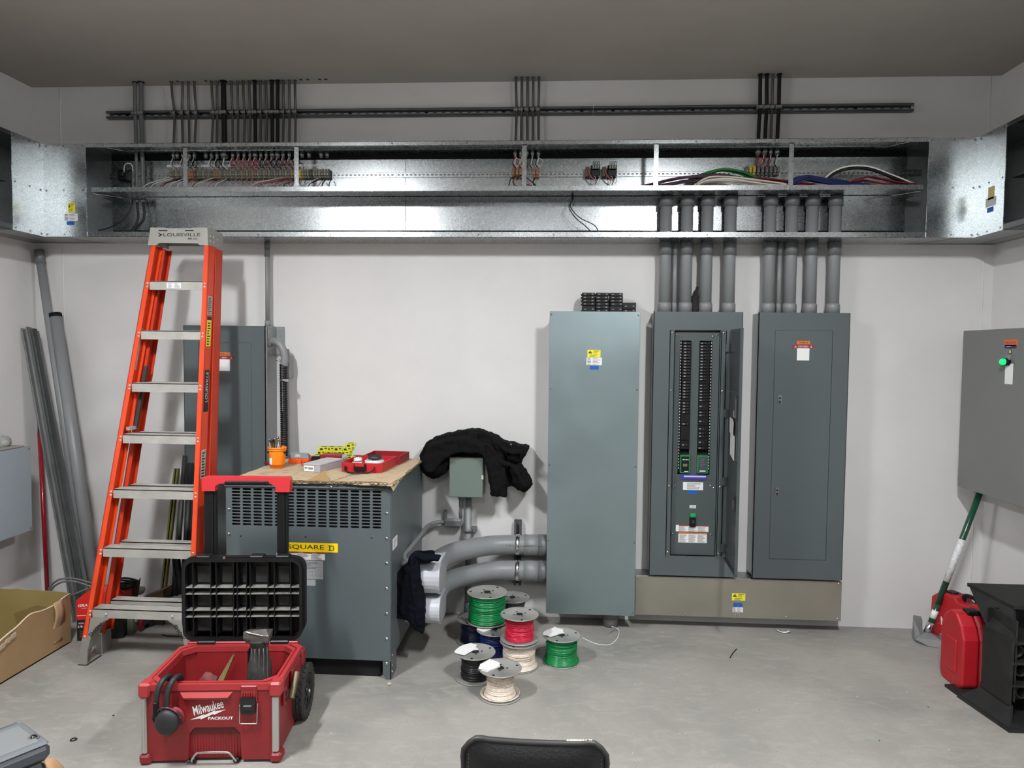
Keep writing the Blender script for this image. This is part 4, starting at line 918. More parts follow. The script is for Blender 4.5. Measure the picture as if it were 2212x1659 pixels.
# corrugated cardboard sheet lying on top
cardm = mat('cardboard', (176, 156, 128), .88, noise=(6, .08), bump=(40, .25, .004))
cardd = mat('cardboard_edge', (104, 84, 58), .9, noise=(60, .3))
t = T('cardboard_sheet', 'torn brown cardboard sheet covering the top of the grey transformer', 'cardboard', (2.03, -.5, TZ))
rr = random.Random(5)
def ragged(pts, n, j):
    out = []
    for i, p in enumerate(pts):
        q_ = pts[(i+1) % len(pts)]
        for k in range(n): 
            f = k/n; out.append((p[0]*(1-f)+q_[0]*f+rr.uniform(-j, j), p[1]*(1-f)+q_[1]*f+rr.uniform(-j, j)))
    return out
base = [(TX0+.008, TY0-.002), (1.95, TY0-.012), (2.2, TY0-.008), (TX1+.012, TY0-.03), (TX1+.012, -.5), (TX1+.006, TY1-.01), (2.0, TY1-.01), (TX0+.02, -.2)]
MB().prism(ragged(base, 9, .006), (0, 0, TZ+.001), XA, YA, (0, 0, .005)).build('lower_sheet', cardm, t)
MB().prism(ragged([(TX0+.02, TY0+.01), (2.12, TY0-.006), (2.16, TY0+.1), (2.2, -.4), (2.0, TY1-.02), (TX0+.03, -.22)], 9, .007), (0, 0, TZ+.0065), XA, YA, (0, 0, .0045)).build('upper_sheet', cardm, t)
MB().prism(ragged([(2.21, TY0-.01), (TX1, TY0-.028), (TX1+.008, -.3), (TX1, TY1-.02), (2.28, TY1-.02), (2.24, -.5)], 9, .006), (0, 0, TZ+.0065), XA, YA, (0, 0, .0045)).build('upper_sheet', cardm, t)
for lay in (0, 1):
    P = [(TX0+.01+i*(TX1-TX0-.02)/70, TY0-.010-.006*lay+rr.uniform(-.008, .004)-(.014 if i > 62 else 0), TZ+.005+.005*lay+.0042*(-1)**i) for i in range(71)]
    MB().tube(P, .0024, 5, 1).build('corrugated_edge', cardd, t)
P = [(TX0+.03+i*(TX1-TX0-.05)/40, TY0-.004+rr.uniform(-.004, .004), TZ+.0125+rr.uniform(-.001, .002)) for i in range(41)]
MB().tube(P, .0026, 5, 2).build('corrugated_edge', cardd, t)
P = [(TX1+.013+rr.uniform(-.003, .004), TY0-.02+i*(TY1-TY0+.02)/70, TZ+.0055+.0035*(-1)**i) for i in range(71)]
MB().tube(P, .0026, 5, 1).build('corrugated_edge', cardd, t)
MB().grid(8, 4, lambda u, v: V((TX1-.02+.036*v, TY0-.028+.40*u*(1-.3*v), TZ+.012-.035*v*v*(1-u)**1.5))).build('drooping_corner', cardm, t)
p = at(706, 1026, Z=TZ+.02)
MB().prism([(-.055, 0), (.05, -.005), (.035, .02), (.02, .055)], (p.x, TY0+.02, TZ+.012), XA, V((0, .55, .8)), (0, .002, .003)).build('lifted_flap', mat('cardboard_dark', (140, 112, 72), .9), t)
b = MB()
for i in range(95):
    x, y = rr.uniform(TX0+.05, TX1-.05), rr.uniform(TY0+.01, TY0+.42); l = rr.uniform(.008, .034)
    b.prism([(0, 0), (l, .004), (l, .0058), (0, .0018)], (x, y, TZ+.0112), XA, YA, (0, 0, .0003))
b.build('scribble_marks', mat('crease_brown', (112, 82, 52), .9), t)
TC = TZ+.0115
# orange bucket with drill bits
p = at(617, 1011, Z=TC); bx_, by_ = at(617, 1003, Z=TC).x, -.53
t = T('tool_bucket', 'small orange bucket full of drill bits on the cardboard', 'bucket', (bx_, by_, TC))
MB().lathe([(0, 0), (.036, 0), (.0375, .002), (.043, .088), (.043, .094), (.0475, .095), (.0475, .099), (.0445, .100), (.045, .103), (.0475, .104), (.0475, .112), (.046, .113), (.043, .112), (.038, .006), (0, .006)], (bx_, by_, TC), n=32).build('pail', mat('bucket_orange', (246, 128, 14), .42), t)
for s in (-1, 1): MB().box(bx_+s*.043, bx_+s*.049, by_-.016, by_-.004, TC+.079, TC+.088).build('handle_lug', blackm, t)
MB().grid(5, 1, lambda u, v: V((bx_-.036+.022*u, by_-math.sqrt(max(0, .0405**2-(-.036+.022*u)**2))-.0006, TC+.022+.05*v)), False).build('bucket_label', whitep, t)
text('TOOLS', (bx_+.004, by_-.0425, TC+.064), .005, mat('dark_orange', (140, 55, 20), .5), t, width=.022) if False else None
rr = random.Random(3)
for i in range(13):
    a = rr.uniform(0, 6.28); r_ = rr.uniform(.004, .030); p0 = V((bx_+r_*math.cos(a), by_+r_*math.sin(a), TC+.03)); h_ = rr.uniform(.10, .125)
    p1 = p0+V((math.cos(a)*.012, math.sin(a)*.01, h_-.0)); rad = rr.uniform(.0025, .0045)
    o = MB().tube([p0, p1], rad, 8, 1).cyl(p1, p1+(p1-p0).normalized()*.012, rad*1.3, rad*1.1, 8).build('drill_bit', mat(('bit_steel', 'bit_dark', 'bit_bronze')[i % 3], ((150, 146, 138), (50, 46, 44), (128, 104, 70))[i % 3], .35, .9))
    tag(o, ('silver', 'dark', 'bronze')[i % 3]+' drill bit standing in the orange bucket', 'drill bit', ('silver', 'dark', 'bronze')[i % 3]+' drill bits in the orange bucket')
# test instrument behind the bucket
c0 = V((at(652, 990, Y=-.33).x, -.33, TC))
t = T('test_meter', 'orange and grey portable meter with a sloped grey face behind the bucket', 'meter', c0)
MB().prism([(-.06, 0), (.06, 0), (.058, .03), (-.058, .03)], c0+V((0, -.05, 0)), XA, ZA, (0, .10, 0)).build('base', mat('meter_orange', (224, 84, 20), .45), t)
MB().prism([(-.056, 0), (.058, 0), (.046, .032), (-.05, .034)], c0+V((0, -.052, .03)), XA, V((0, .45, .9)), (0, .05, -.02)).build('face', mat('meter_grey', (92, 96, 100), .4), t)
MB().prism([(-.02, .008), (.008, .008), (.006, .024), (-.02, .024)], c0+V((0, -.0535, .0295)), XA, V((0, .45, .9)), (0, -.001, -.0005)).build('screen', mat('meter_label', (150, 152, 150), .4), t)
MB().tube([c0+V((.02, -.055, .02)), c0+V((.03, -.09, .006)), c0+V((.05, -.12, .004)), c0+V((.055, -.07, .01)), c0+V((.056, -.05, .022))], .002, 6, 6).build('lead', redp, t)
# red soft pouch / battery tool
p = at(575, 994, Z=TC); pr_ = V((at(590, 990, Y=-.42).x, -.42, TC))
o = MB().ball(pr_+V((0, 0, .007)), .05, 14, 8, (1.1, .8, .14)).build('red_pouch', mat('dark_red_vinyl', (104, 24, 36), .35, bump=(30, .4, .01))); tag(o, 'flat dark red vinyl pouch left of the orange bucket', 'pouch')
# open red box in the middle
c0 = V((at(700, 990, Y=-.30).x, -.30, TC))
t = T('red_tool_case', 'low red tool case with a black latch behind the clear organizer', 'case', c0)
redc = mat('case_red', (176, 26, 34), .4, noise=(8, .07)); redd = mat('case_red_dark', (136, 20, 30), .42, noise=(8, .07))
MB().box(c0.x-.095, c0.x+.07, -.37, -.24, TC, TC+.026, .006).box(c0.x-.03, c0.x+.085, -.30, -.20, TC+.01, TC+.038, .005).build('shell', redd, t)
MB().box(c0.x-.045, c0.x-.005, -.385, -.345, TC+.012, TC+.042, .004).build('latch', black, t)
MB().box(c0.x-.088, c0.x-.03, -.389, -.35, TC+.0, TC+.010, .003).build('rubber_foot', black, t)
# clear organizer
fl, fr_, bk = at(677, 1018.5, Z=TC), at(702, 1021, Z=TC), at(736, 1005, Z=TC)
w_ = .095; ang = R(-8)
t = T('organizer_box', 'clear plastic organizer box with a white label lying on the cardboard', 'box', (at(700, 1012, Z=TC).x, -.53, TC))
clear = mat('clear_plastic', (228, 226, 230), .15, trans=.6); C0 = t.location
Mx = Matrix.Translation(C0) @ Matrix.Rotation(R(-14), 4, 'Z')
def mbx(mb_, *a, **k): return mb_.box(*a, M=Mx, **k)
b = MB(); mbx(b, -.05, .05, -.11, .11, 0, .002); mbx(b, -.05, -.048, -.11, .11, 0, .034); mbx(b, .048, .05, -.11, .11, 0, .034); mbx(b, -.05, .05, -.11, -.108, 0, .034); mbx(b, -.05, .05, .108, .11, 0, .034)
for k in range(4): mbx(b, -.048, .048, -.07+.045*k, -.0685+.045*k, 0, .032)
b.build('tray', clear, t)
b = MB(); mbx(b, -.053, .053, -.113, .113, .034, .043, b=.003); b.build('lid', clear, t)
b = MB()
for k in range(5): mbx(b, -.044, .044, -.104+.045*k, -.074+.045*k, .002, .022)
b.build('small_parts', mat('bagged_parts', (104, 98, 108), .5), t)
b = MB(); mbx(b, -.046, .012, -.1112, -.1102, .004, .032); b.build('paper_label', whitep, t)
b = MB(); 
for k in range(9): mbx(b, -.020+.003*k, -.0185+.003*k, -.1118, -.1112, .012, .024)
mbx(b, -.043, -.024, -.1118, -.1112, .021, .024); mbx(b, -.043, -.026, -.1118, -.1112, .015, .0175)
b.build('barcode', inkm, t)
# yellow and black cartons of connectors
ylw = mat('carton_yellow', (196, 200, 44), .5)
def carton():
    o = MB().box(-.028, .028, -.02, .02, 0, .022, .0012).build('connector_carton', ylw)
    MB().box(-.02, -.004, -.0206, -.0198, .004, .015).build('black_patch', inkm, o); MB().box(.006, .02, -.0206, -.0198, .011, .017).build('black_patch', inkm, o)
    MB().box(-.015, .015, -.012, .012, .0218, .0224).build('top_print', inkm, o)
    return o
pc = None
spots = [(690, 0), (706, 0), (722, 0), (738, 0), (756, 0), (771, 0), (697, 1), (714, 1), (730, 1), (748, 1), (700, 2), (716, 2), (733, 2), (752, 2.0), (757, 3)]
for i, (px, lv) in enumerate(spots):
    o = carton() if pc is None else copy_tree(pc); pc = pc or o
    o.location = (at(px, 980, Y=-.16).x, -.155+rr.uniform(-.006, .006)-(.03 if lv == 0 else 0), TC+.0225*int(lv)); o.rotation_euler = (0, 0, R(rr.uniform(-12, 12)))
    if i < 14: tag(o, 'small yellow and black connector carton in the heap at the back', 'carton', 'yellow cartons of connectors')
    else:
        tag(o, 'topmost yellow and black connector carton of the heap', 'carton', 'yellow cartons of connectors')
for i, px in enumerate((730, 737)):
    o = MB().ball(V((at(px, 985, Y=-.27).x, -.235, TC+.02)), .024, 12, 8, (1.3, .5, .7)).build('plastic_bag', mat('clear_bag2', (190, 186, 190), .2, trans=.5)); blob(o, .004, .02, .014, smooth=1)
    tag(o, ('left', 'right')[i]+' small clear bag of parts in front of the yellow cartons', 'bag')
# open hole-saw case
t = T('hole_saw_case', 'open red hole saw case with black latch at the front of the cardboard', 'case', (2.225, -.47, TC))
Mx = Matrix.Translation(t.location) @ Matrix.Rotation(R(-4), 4, 'Z')
def tray(b, x0, x1, y0, y1, z0, z1, th=.004, ch=.02):
    o_ = [(x0+ch, y0), (x1-ch, y0), (x1, y0+ch), (x1, y1), (x0, y1), (x0, y0+ch)]
    i_ = [(x0+ch+th*.4, y0+th), (x1-ch-th*.4, y0+th), (x1-th, y0+ch+th*.4), (x1-th, y1-th), (x0+th, y1-th), (x0+th, y0+ch+th*.4)]
    n_ = 6; lo = [Mx @ V((x*.0+x, y, z0)) for x, y in o_]; hi = [Mx @ V((x, y, z1)) for x, y in o_]; ih = [Mx @ V((x, y, z1)) for x, y in i_]; il = [Mx @ V((x, y, z0+th)) for x, y in i_]
    b.add(lo+hi+ih+il, [tuple(range(n_))[::-1]]+[(i, (i+1) % n_, n_+(i+1) % n_, n_+i) for i in range(n_)]+[(n_+i, n_+(i+1) % n_, 2*n_+(i+1) % n_, 2*n_+i) for i in range(n_)]+[(2*n_+i, 2*n_+(i+1) % n_, 3*n_+(i+1) % n_, 3*n_+i) for i in range(n_)]+[tuple(range(3*n_, 4*n_))])
    return b
tray(MB(), -.108, .112, -.155, .11, 0, .05).build('bottom_tray', redc, t)
tray(MB(), -.085, .125, .118, .33, .0, .046).build('lid_tray', redd, t)
b = MB(); 
for k in range(2): b.box(-.07+.1*k, -.03+.1*k, .108, .120, .02, .04, .002, M=Mx)
b.build('hinge', redc, t)
MB().box(-.033, .033, -.168, -.152, .006, .048, .006, M=Mx).build('latch', black, t)
MB().box(-.026, .026, -.176, -.164, .030, .050, .005, M=Mx).build('latch_tab', redc, t)
MB().tube([Mx @ V(p) for p in ((-.078, -.158, .030), (-.07, -.172, .012), (-.035, -.186, .003), (.035, -.186, .003), (.07, -.172, .012), (.078, -.158, .030))], .009, 8, 5, flat=.35).build('carry_handle', black, t)
hs = mat('hole_saw_white', (206, 204, 200), .45); hsd = mat('hole_saw_dark', (40, 38, 38), .5)
def holesaw(x, y, z, r, h, lab, m=None):
    p = Mx @ V((x, y, z))
    t2 = T('hole_saw', lab, 'hole saw', p, 'hole saws in the red case')
    MB().lathe([(r, h*.2), (r, h), (r-.003, h), (r-.003, .002), (0, .002), (0, 0), (r, 0), (r, h*.2)], p, n=24).build('cup', m or hs, t2)
    b = MB(); n_ = max(10, int(r*600))
    for i in range(n_):
        a = 2*math.pi*i/n_; b.prism([(-.0018, 0), (.0018, 0), (.0022, .005)], p+V((math.cos(a)*r, math.sin(a)*r, h)), V((-math.sin(a), math.cos(a), 0)), ZA, V((-math.cos(a), -math.sin(a), 0))*.002)
    b.build('teeth', hsd, t2); return t2
holesaw(.035, -.035, .005, .062, .026, 'largest hole saw, bottom of the nested ones in the red case')
holesaw(.035, -.030, .0335, .050, .018, 'second largest hole saw of the nested ones')
holesaw(.035, -.025, .054, .036, .016, 'dark toothed hole saw on top of the nested ones', hsd)
holesaw(-.058, -.04, .005, .026, .034, 'small tall hole saw left of the nested ones in the red case')
holesaw(-.055, -.036, .041, .022, .018, 'small white hole saw on top of another, left in the red case')
holesaw(-.075, -.11, .005, .020, .022, 'smallest hole saw in the front left corner of the case', chrome)
o = MB().box(at(716, 990, Y=-.3).x-.0, at(716, 990, Y=-.3).x+.09, -.215, -.10, TC+.0, TC+.0016, M=None).build('paper_sheet', whitep) if False else None
# ================================================================= CONDUITS RIGHT OF THE TRANSFORMER
def bend(z, lab):
    t = T('conduit_sweep', lab, 'conduit', (2.9, -.2, z), 'thick curved conduits entering the pull box')
    P = [V((2.600, -.498, z-.008)), V((2.612, -.42, z-.006)), V((2.66, -.325, z-.002)), V((2.74, -.245, z)), V((2.85, -.165, z+.001)), V((2.96, -.130, z)), V((3.06, -.124, z))]
    MB().tube(P, .056, 28, 8).build('bend', pvc, t)
    MB().cyl((3.05, -.124, z), (3.135, -.124, z), .060, n=28).build('coupling', pvc, t)
    MB().cyl((3.135, -.124, z), (3.20, -.124, z), .0625, n=28).build('terminal_adapter', pvcd, t)
    xx = at(1117, 1180, Y=-.2).x
    MB().lathe([(.0575, -.011), (.061, -.011), (.061, .011), (.0575, .011)], (xx, -.124, z), (1, 0, 0), 28).build('pipe_strap', chrome, t)
    MB().box(xx-.008, xx+.008, -.196, -.182, z-.012, z+.012, .003).build('strap_bolt', chrome, t)
    return t
b1 = bend(.470, 'upper thick grey conduit curving from the transformer into the pull box')
p = at(1013, 1164, Y=-.25); 
MB().box(2.75, 2.84, -.252, -.250, .500, .512).build('sticker', mat('cream_label', (205, 200, 180), .6), b1) if False else None
lines(MB(), (2.92, -.190, .478), XA, ZA, .25, .012, 1, 12, seed=4).build('printed_marking', greyink, b1)
b2 = bend(.318, 'lower thick grey conduit curving from the transformer into the pull box')
white_lb = mat('pale_conduit_body', (176, 178, 184), .38)
for k, (z0, z1, yf) in enumerate(((.350, .528, -.735), (.196, .338, -.725))):
    t = T('conduit_elbow', ('upper' if k == 0 else 'lower')+' pale grey conduit elbow body with a pill shaped cover beside the transformer', 'conduit body', (2.56, -.6, z0), 'pale conduit elbow bodies')
    rc = (z1-z0)/2*.96; zc = (z0+z1)/2; Y0, Y1 = yf+rc, -.50-.02
    prof = [(Y0+rc*math.cos(a), zc+rc*math.sin(a)) for a in [R(90+i*15) for i in range(13)]]+[(Y1+rc*math.cos(a)*.35, zc+rc*math.sin(a)) for a in [R(-90+i*15) for i in range(13)]]
    MB().prism(prof, (2.47, 0, 0), YA, ZA, (.165, 0, 0), False).build('body', white_lb, t)
    pr2 = [((y-(Y0+Y1)/2)*1.03+(Y0+Y1)/2, (z-zc)*1.05+zc) for y, z in prof]
    MB().prism(pr2, (2.635, 0, 0), YA, ZA, (.012, 0, 0)).build('cover', white_lb, t)
    MB().prism([((y-(Y0+Y1)/2)*.96+(Y0+Y1)/2, (z-zc)*.92+zc) for y, z in prof], (2.647, 0, 0), YA, ZA, (.002, 0, 0)).build('cover_inset', mat('scuffed_cover', (150, 152, 152), .5, noise=(20, .15)), t)
    MB().cyl((TX1+.001, -.62, zc), (2.475, -.62, zc), .058, n=24).build('adapter', pvcd, t)
# disconnect box and thin conduits
t = T('disconnect_box', 'small grey-green hinged metal box on the wall with a black jacket over it', 'electrical box', (2.71, -.08, .752))
MB().box(2.616, 2.806, -.160, -.0015, .754, .980, .002).build('body', mat('grey_green_paint', (104, 116, 108), .42, noise=(2, .03)), t)
MB().box(2.612, 2.808, -.170, -.161, .751, .984, .003).build('door', mat('grey_green_paint', (104, 116, 108), .42), t)
MB().box(2.798, 2.812, -.176, -.165, .857, .883, .003).build('hasp', mat('hasp_cream', (190, 186, 170), .4), t)
t = T('conduit', 'vertical grey conduit from the floor up to the small grey-green box', 'conduit', (2.712, -.06, 0))
MB().cyl((2.712, -.055, .001), (2.712, -.055, .752), .0185, n=20).build('pipe', pvc, t)
MB().lathe([(.0185, 0), (.0225, 0), (.0225, .07), (.0185, .075)], (2.712, -.055, .02), n=20).build('coupling', pvcd, t)
p = at(1011, 1146, Y=-.055); MB().lathe([(.019, -.01), (.024, -.01), (.024, .01), (.019, .01)], (2.712, -.055, p.z), n=20).box(2.73, 2.76, -.05, -.002, p.z-.014, p.z+.016, .003).build('pipe_clamp', pvcd, t)
t = T('conduit', 'thin grey conduit with an oblong body, sweeping from the small box to the transformer', 'conduit', (2.6, -.1, .58))
MB().cyl((2.664, -.05, .60), (2.664, -.05, .752), .0105, n=14).build('riser', pvc, t)
c0 = at(979, 1129, Y=-.06)
MB().box(c0.x-.055, c0.x+.055, -.075, -.03, c0.z-.024, c0.z+.020, .010).build('oblong_body', pvc, t)
MB().box(c0.x-.050, c0.x+.050, -.079, -.075, c0.z-.019, c0.z+.015, .006).build('body_cover', pvcd, t)
P = [V((c0.x-.05, -.055, c0.z-.002)), at(945, 1128, Y=-.06), at(925, 1136, Y=-.12), at(908, 1156, Y=-.30), at(884, 1186, Y=-.50), at(872, 1200, Y=-.60), V((2.468, -.655, .505))]
MB().tube(P, .0125, 12, 6).build('sweep', pvc, t)
MB().cyl((2.44, -.66, .502), (2.475, -.66, .502), .020, n=18).build('adapter', pvcd, t)
xq = at(961, 1125, Y=-.04).x; MB().box(xq-.009, xq+.009, -.035, -.0015, .575, .640, .004).build('wall_clip', pvcd, t)
xx = at(1117, 1180, Y=-.1).x
t = T('strut_channel', 'short vertical steel strut holding the two thick curved conduits', 'strut channel', (xx, -.02, .2))
MB().box(xx-.021, xx-.019, -.042, -.0015, .20, .590).box(xx+.019, xx+.021, -.042, -.0015, .20, .590).box(xx-.021, xx+.021, -.004, -.0015, .20, .590).box(xx-.021, xx-.010, -.042, -.040, .20, .590).box(xx+.010, xx+.021, -.042, -.040, .20, .590).build('channel', strutm, t)
MB().tube([at(1258, 1378, Z=.003), at(1285, 1390, Z=.003), at(1315, 1393, Z=.003), at(1333, 1380, Z=.003), at(1337, 1363, Z=.006), at(1330, 1356, Z=.02), at(1322, 1354, Z=.06)], .0028, 6, 8).build('pull_string', mat('string_white', (205, 203, 196), .8))
tag(COL.objects[-1], 'thin white pull string curling from the pipe stub onto the floor', 'string')
# jacket and towel
def clothpoly(pxs, Y, d): 
    P = [at(x, y, Y=Y) for x, y in pxs]; O_ = V((0, Y, 0))
    return MB().prism([(p.x, p.z) for p in P], O_, XA, ZA, (0, d, 0))
jm = mat('black_fabric', (14, 13, 14), .9, spec=.15, bump=(420, .25, .002))
b = clothpoly([(906, 985), (918, 958), (948, 944), (980, 936), (1008, 929), (1032, 929), (1056, 938), (1080, 950), (1108, 961), (1142, 966), (1131, 990), (1122, 1004), (1136, 1022), (1151, 1048), (1133, 1066), (1120, 1062), (1108, 1050), (1094, 1048), (1080, 1020), (1060, 985), (1040, 982), (1000, 981), (972, 984), (969, 1012), (952, 1030), (934, 1036), (914, 1026), (906, 1006)], -.15, .125)
for pl, y, d in (([(1030, 952), (1062, 962), (1092, 1010), (1094, 1076), (1060, 1074), (1056, 1040), (1048, 1000)], -.215, .07), ([(925, 965), (960, 950), (1010, 944), (1050, 962), (1040, 981), (985, 978), (962, 990), (935, 1020), (915, 1010)], -.225, .09), ([(1098, 1005), (1126, 1010), (1150, 1048), (1132, 1064), (1108, 1044)], -.2, .07)):
    b2_ = clothpoly(pl, y, d); b.add(b2_.v, b2_.f)
for q_, r_ in (((930, 1000), .055), ((938, 1010), .05), ((1075, 985), .045), ((1110, 985), .04), ((1020, 945), .04)):
    b.ball(at(*q_, Y=-.16), r_, 12, 8)
for pts, r_ in (([(925, 1020), (925, 975), (950, 958), (1000, 950), (1045, 975), (1075, 1070)], .018), ([(960, 985), (975, 965), (1020, 960), (1050, 985), (1062, 1030), (1068, 1070)], .013), ([(1060, 945), (1100, 975), (1130, 975)], .016), ([(1085, 1000), (1110, 1010), (1135, 1050)], .017)):
    b.tube([at(*p_, Y=-.215) for p_ in pts], r_, 8, 5)
o = b.build('jacket', jm); blob(o, .0075, .05, .028, .02, .008, smooth=2)
tag(o, 'black jacket draped over the small grey-green wall box', 'jacket')
p = at(1104, 960, Y=-.24); MB().cyl(p, p+V((0, -.004, 0)), .005, n=12).build('snap_button', chrome, None)
sb = COL.objects[-1]; sb.parent = o
tm = mat('navy_towel', (11, 14, 22), .95, spec=.1, bump=(260, .6, .003))
b = clothpoly([(893, 1192), (886, 1200), (876, 1222), (856, 1240), (845, 1268), (843, 1300), (850, 1335), (868, 1336), (885, 1345), (898, 1362), (915, 1372), (917, 1320), (913, 1280), (906, 1240), (902, 1215), (912, 1218), (945, 1213), (952, 1205), (935, 1202), (910, 1203)], -.765, .05)
for pts, r_ in (([(890, 1205), (893, 1260), (905, 1350)], .014), ([(880, 1225), (870, 1280), (868, 1325)], .014), ([(895, 1198), (915, 1207), (945, 1207)], .012)): b.tube([at(*p_, Y=-.765) for p_ in pts], r_, 8, 5)
b.box(2.50, 2.60, -.74, -.56, .530, .548, .004)
o = b.build('towel', tm); blob(o, .006, .05, .018, .015, .006, smooth=2); tag(o, 'dark navy towel hanging over the pale conduit elbow body', 'towel')
# ================================================================= WIRE REELS
flm = mat('reel_metal', (158, 157, 152), .42, .35, noise=(7, .2), rvar=.12)
tagm = mat('torn_paper', (220, 219, 216), .6, bump=(50, .8, .01))
def reel(x, y, z, r, h, col, lab, fill=.80, paper=0, loose=False, seed=1, rot=0):
    t = T('wire_reel', lab, 'wire reel', (x, y, z), 'wire reels on the floor')
    rr = random.Random(seed); hb = r*.22
    for k, zz in enumerate((z+.0012, z+h-.0055)):
        MB().lathe([(hb*.55, .001), (hb*.55, .003), (r*.33, .003), (r*.36, .0045), (r*.95, .0035), (r*.985, .0055), (r, .003), (r*.985, 0), (r*.9, .0005), (r*.36, 0), (hb*.55, .001)], (x, y, zz), n=40).build('flange', flm, t)
    for k in range(4):
        a = rot+k*1.57; q_ = V((x+math.cos(a)*r*.32, y+math.sin(a)*r*.32, z+h-.001)); MB().cyl(q_, q_+V((0, 0, .0006)), r*.05, n=12).build('flange_hole', void, t)
    for a in (rot+.4, rot+2.6, rot+4.4):
        q_ = V((x+math.cos(a)*r*.82, y+math.sin(a)*r*.82, z+h-.0015)); MB().cyl(q_, q_+V((0, 0, .0010)), r*.065, n=12).build('flange_hole', void, t)
    MB().cyl((x, y, z+.003), (x, y, z+h-.004), r*.36, n=24).build('barrel', blackm, t)
    MB().cyl((x, y, z+h-.0025), (x, y, z+h-.001), hb*.8, n=20).build('spindle_hole', void, t)
    # wound wire as stacked rings with uneven radii
    pr_ = []; n_ = int((h-.012)/.0042); zc = z+.0075
    for i in range(n_):
        u = i/(n_-1); base = r*fill*(1+ (.22*(1-u)**5 if loose else .05*(1-u)**3))+rr.uniform(-.0014, .0014)
        for a in (-60, 0, 60): pr_.append((base-.002+.0021*math.cos(R(a)), (i+.5)*.0042+.0021*math.sin(R(a))*1.0))
    MB().lathe([(r*.3, 0)]+pr_+[(r*.3, n_*.0042)], (x, y, zc), n=48).build('wound_wire', mat('wire_pvc_%d%d%d' % col, col, .28, noise=(90, .18)), t)
    m_ = mat('wire_pvc_%d%d%d' % col, col, .28)
    for k in range(9):
        u = rr.uniform(.1, .9); a0 = rr.uniform(0, 6.28); rb = r*fill+.0022; dz = rr.uniform(-.008, .008)
        MB().tube([(x+math.cos(a0+i*.28)*(rb+.001), y+math.sin(a0+i*.28)*(rb+.001), min(z+h-.01, max(z+.01, z+h*u+dz*math.sin(i*.35)))) for i in range(14)], .0019, 6, 2).build('loose_turn', m_, t)
    if loose:
        for k in range(3): MB().tube([(x+math.cos(i*.35)*r*(.80+.05*k), y+math.sin(i*.35)*r*(.80+.05*k), z+.0085+.002*k) for i in range(19)], .002, 6, 2).build('loose_turn', m_, t)
    if paper:
        b = MB(); 
        for k in range(paper):
            a = rot+2.6+rr.uniform(-.5, .5); cx, cy = x+math.cos(a)*r*.45, y+math.sin(a)*r*.45
            pts = ragged([(-r*.5, -r*.28), (r*.25, -r*.36), (r*.48, 0), (r*.36, r*.42), (-r*.3, r*.42), (-r*.6, r*.2)], 2, r*.06)
            b.prism(pts, (cx, cy, z+h+.0008+.004*k), V((math.cos(a*.3), math.sin(a*.3), .03)), V((-math.sin(a*.3), math.cos(a*.3), .02)), (0, 0, .0025))
        b.build('torn_label', tagm, t)
    return t
G1, RD, WH, BK, NV = (10, 118, 62), (196, 30, 62), (216, 202, 186), (20, 20, 24), (14, 30, 62)
reel(3.268, -.612, 0, .098, .140, G1, 'separate green wire reel standing alone at the right with a torn label on top', .79, 2, True, 1, 0)
reel(2.980, -1.000, 0, .101, .131, WH, 'white wire reel nearest the camera with loose turns at its base', .60, 2, True, 2, 0)
reel(2.845, -.832, 0, .099, .131, BK, 'black wire reel left of the front white one', .68, 2, False, 3, .2)
reel(3.052, -.685, 0, .098, .131, WH, 'pinkish white wire reel underneath the red one', .80, 0, True, 4)
reel(3.052, -.668, .1325, .098, .131, RD, 'red wire reel stacked on top of a white one', .72, 0, False, 5, .5)
reel(2.790, -.400, 0, .097, .131, NV, 'dark blue wire reel at the back left under the tall green reel', .72, 1, False, 6, 0)
reel(2.915, -.545, 0, .096, .131, (20, 34, 92), 'blue wire reel under the tall green reel, behind the black one', .78, 1, False, 7, .3)
reel(2.866, -.455, .138, .110, .162, G1, 'tall green wire reel on top of the blue ones, highest of the group', .88, 0, False, 8, .6)
reel(2.99, -.225, 0, .1, .195, (90, 88, 86), 'mostly hidden grey reel behind the tall green one', .7, 0, False, 9)
# ================================================================= LADDER (closed, leaning on the wireway)
orng = mat('ladder_orange', (214, 66, 24), .42, noise=(14, .06)); orngd = mat('ladder_red_orange', (190, 52, 22), .45, noise=(14, .06))
K = .165; LF = lambda z: -.862+K*z
t = T('step_ladder', 'tall orange fibreglass step ladder, closed and leaning on the wireway at the left', 'ladder', (1.13, -.75, 0))
XL = lambda z: .862+.0945*z; XR_ = lambda z: 1.398-.030*z          # inner edges of the front rails
WV = V((0, K, 1))
def rail(xi, xo, z0, z1, yb, k, nm, m, depth=.072, th=.004, fl=.026, op=1):
    """C-channel rail, web on the outside; xi(z) inner edge, xo(z) outer edge"""
    b = MB(); Yf = lambda z: yb+k*z
    def slab(xa, xb, ya, yb_):
        vs = [V((f(z), Yf(z)+y, z)) for z in (z0, z1) for y in (ya, yb_) for f in (xa, xb)]
        b.add(vs, [(0, 2, 3, 1), (4, 5, 7, 6), (0, 1, 5, 4), (2, 6, 7, 3), (0, 4, 6, 2), (1, 3, 7, 5)])
    slab(xi, xo, 0, th); slab(xi, xo, depth-th, depth)
    s = 1 if xo(1) > xi(1) else -1
    slab(lambda z: xo(z)-s*th, xo, 0, depth)
    return b.build(nm, m, t)
fl = .027
rail(XL, lambda z: XL(z)-fl, .13, 2.15, -.862, K, 'front_rail', orng)
rail(XR_, lambda z: XR_(z)+fl, .13, 2.15, -.862, K, 'front_rail', orng)
YR0, KR = -.728, .137
rl = lambda z: XL(z)+.012; rrr = lambda z: XR_(z)+.004
rail(rl, lambda z: rl(z)-fl, .10, 2.14, YR0, KR, 'rear_rail', orngd)
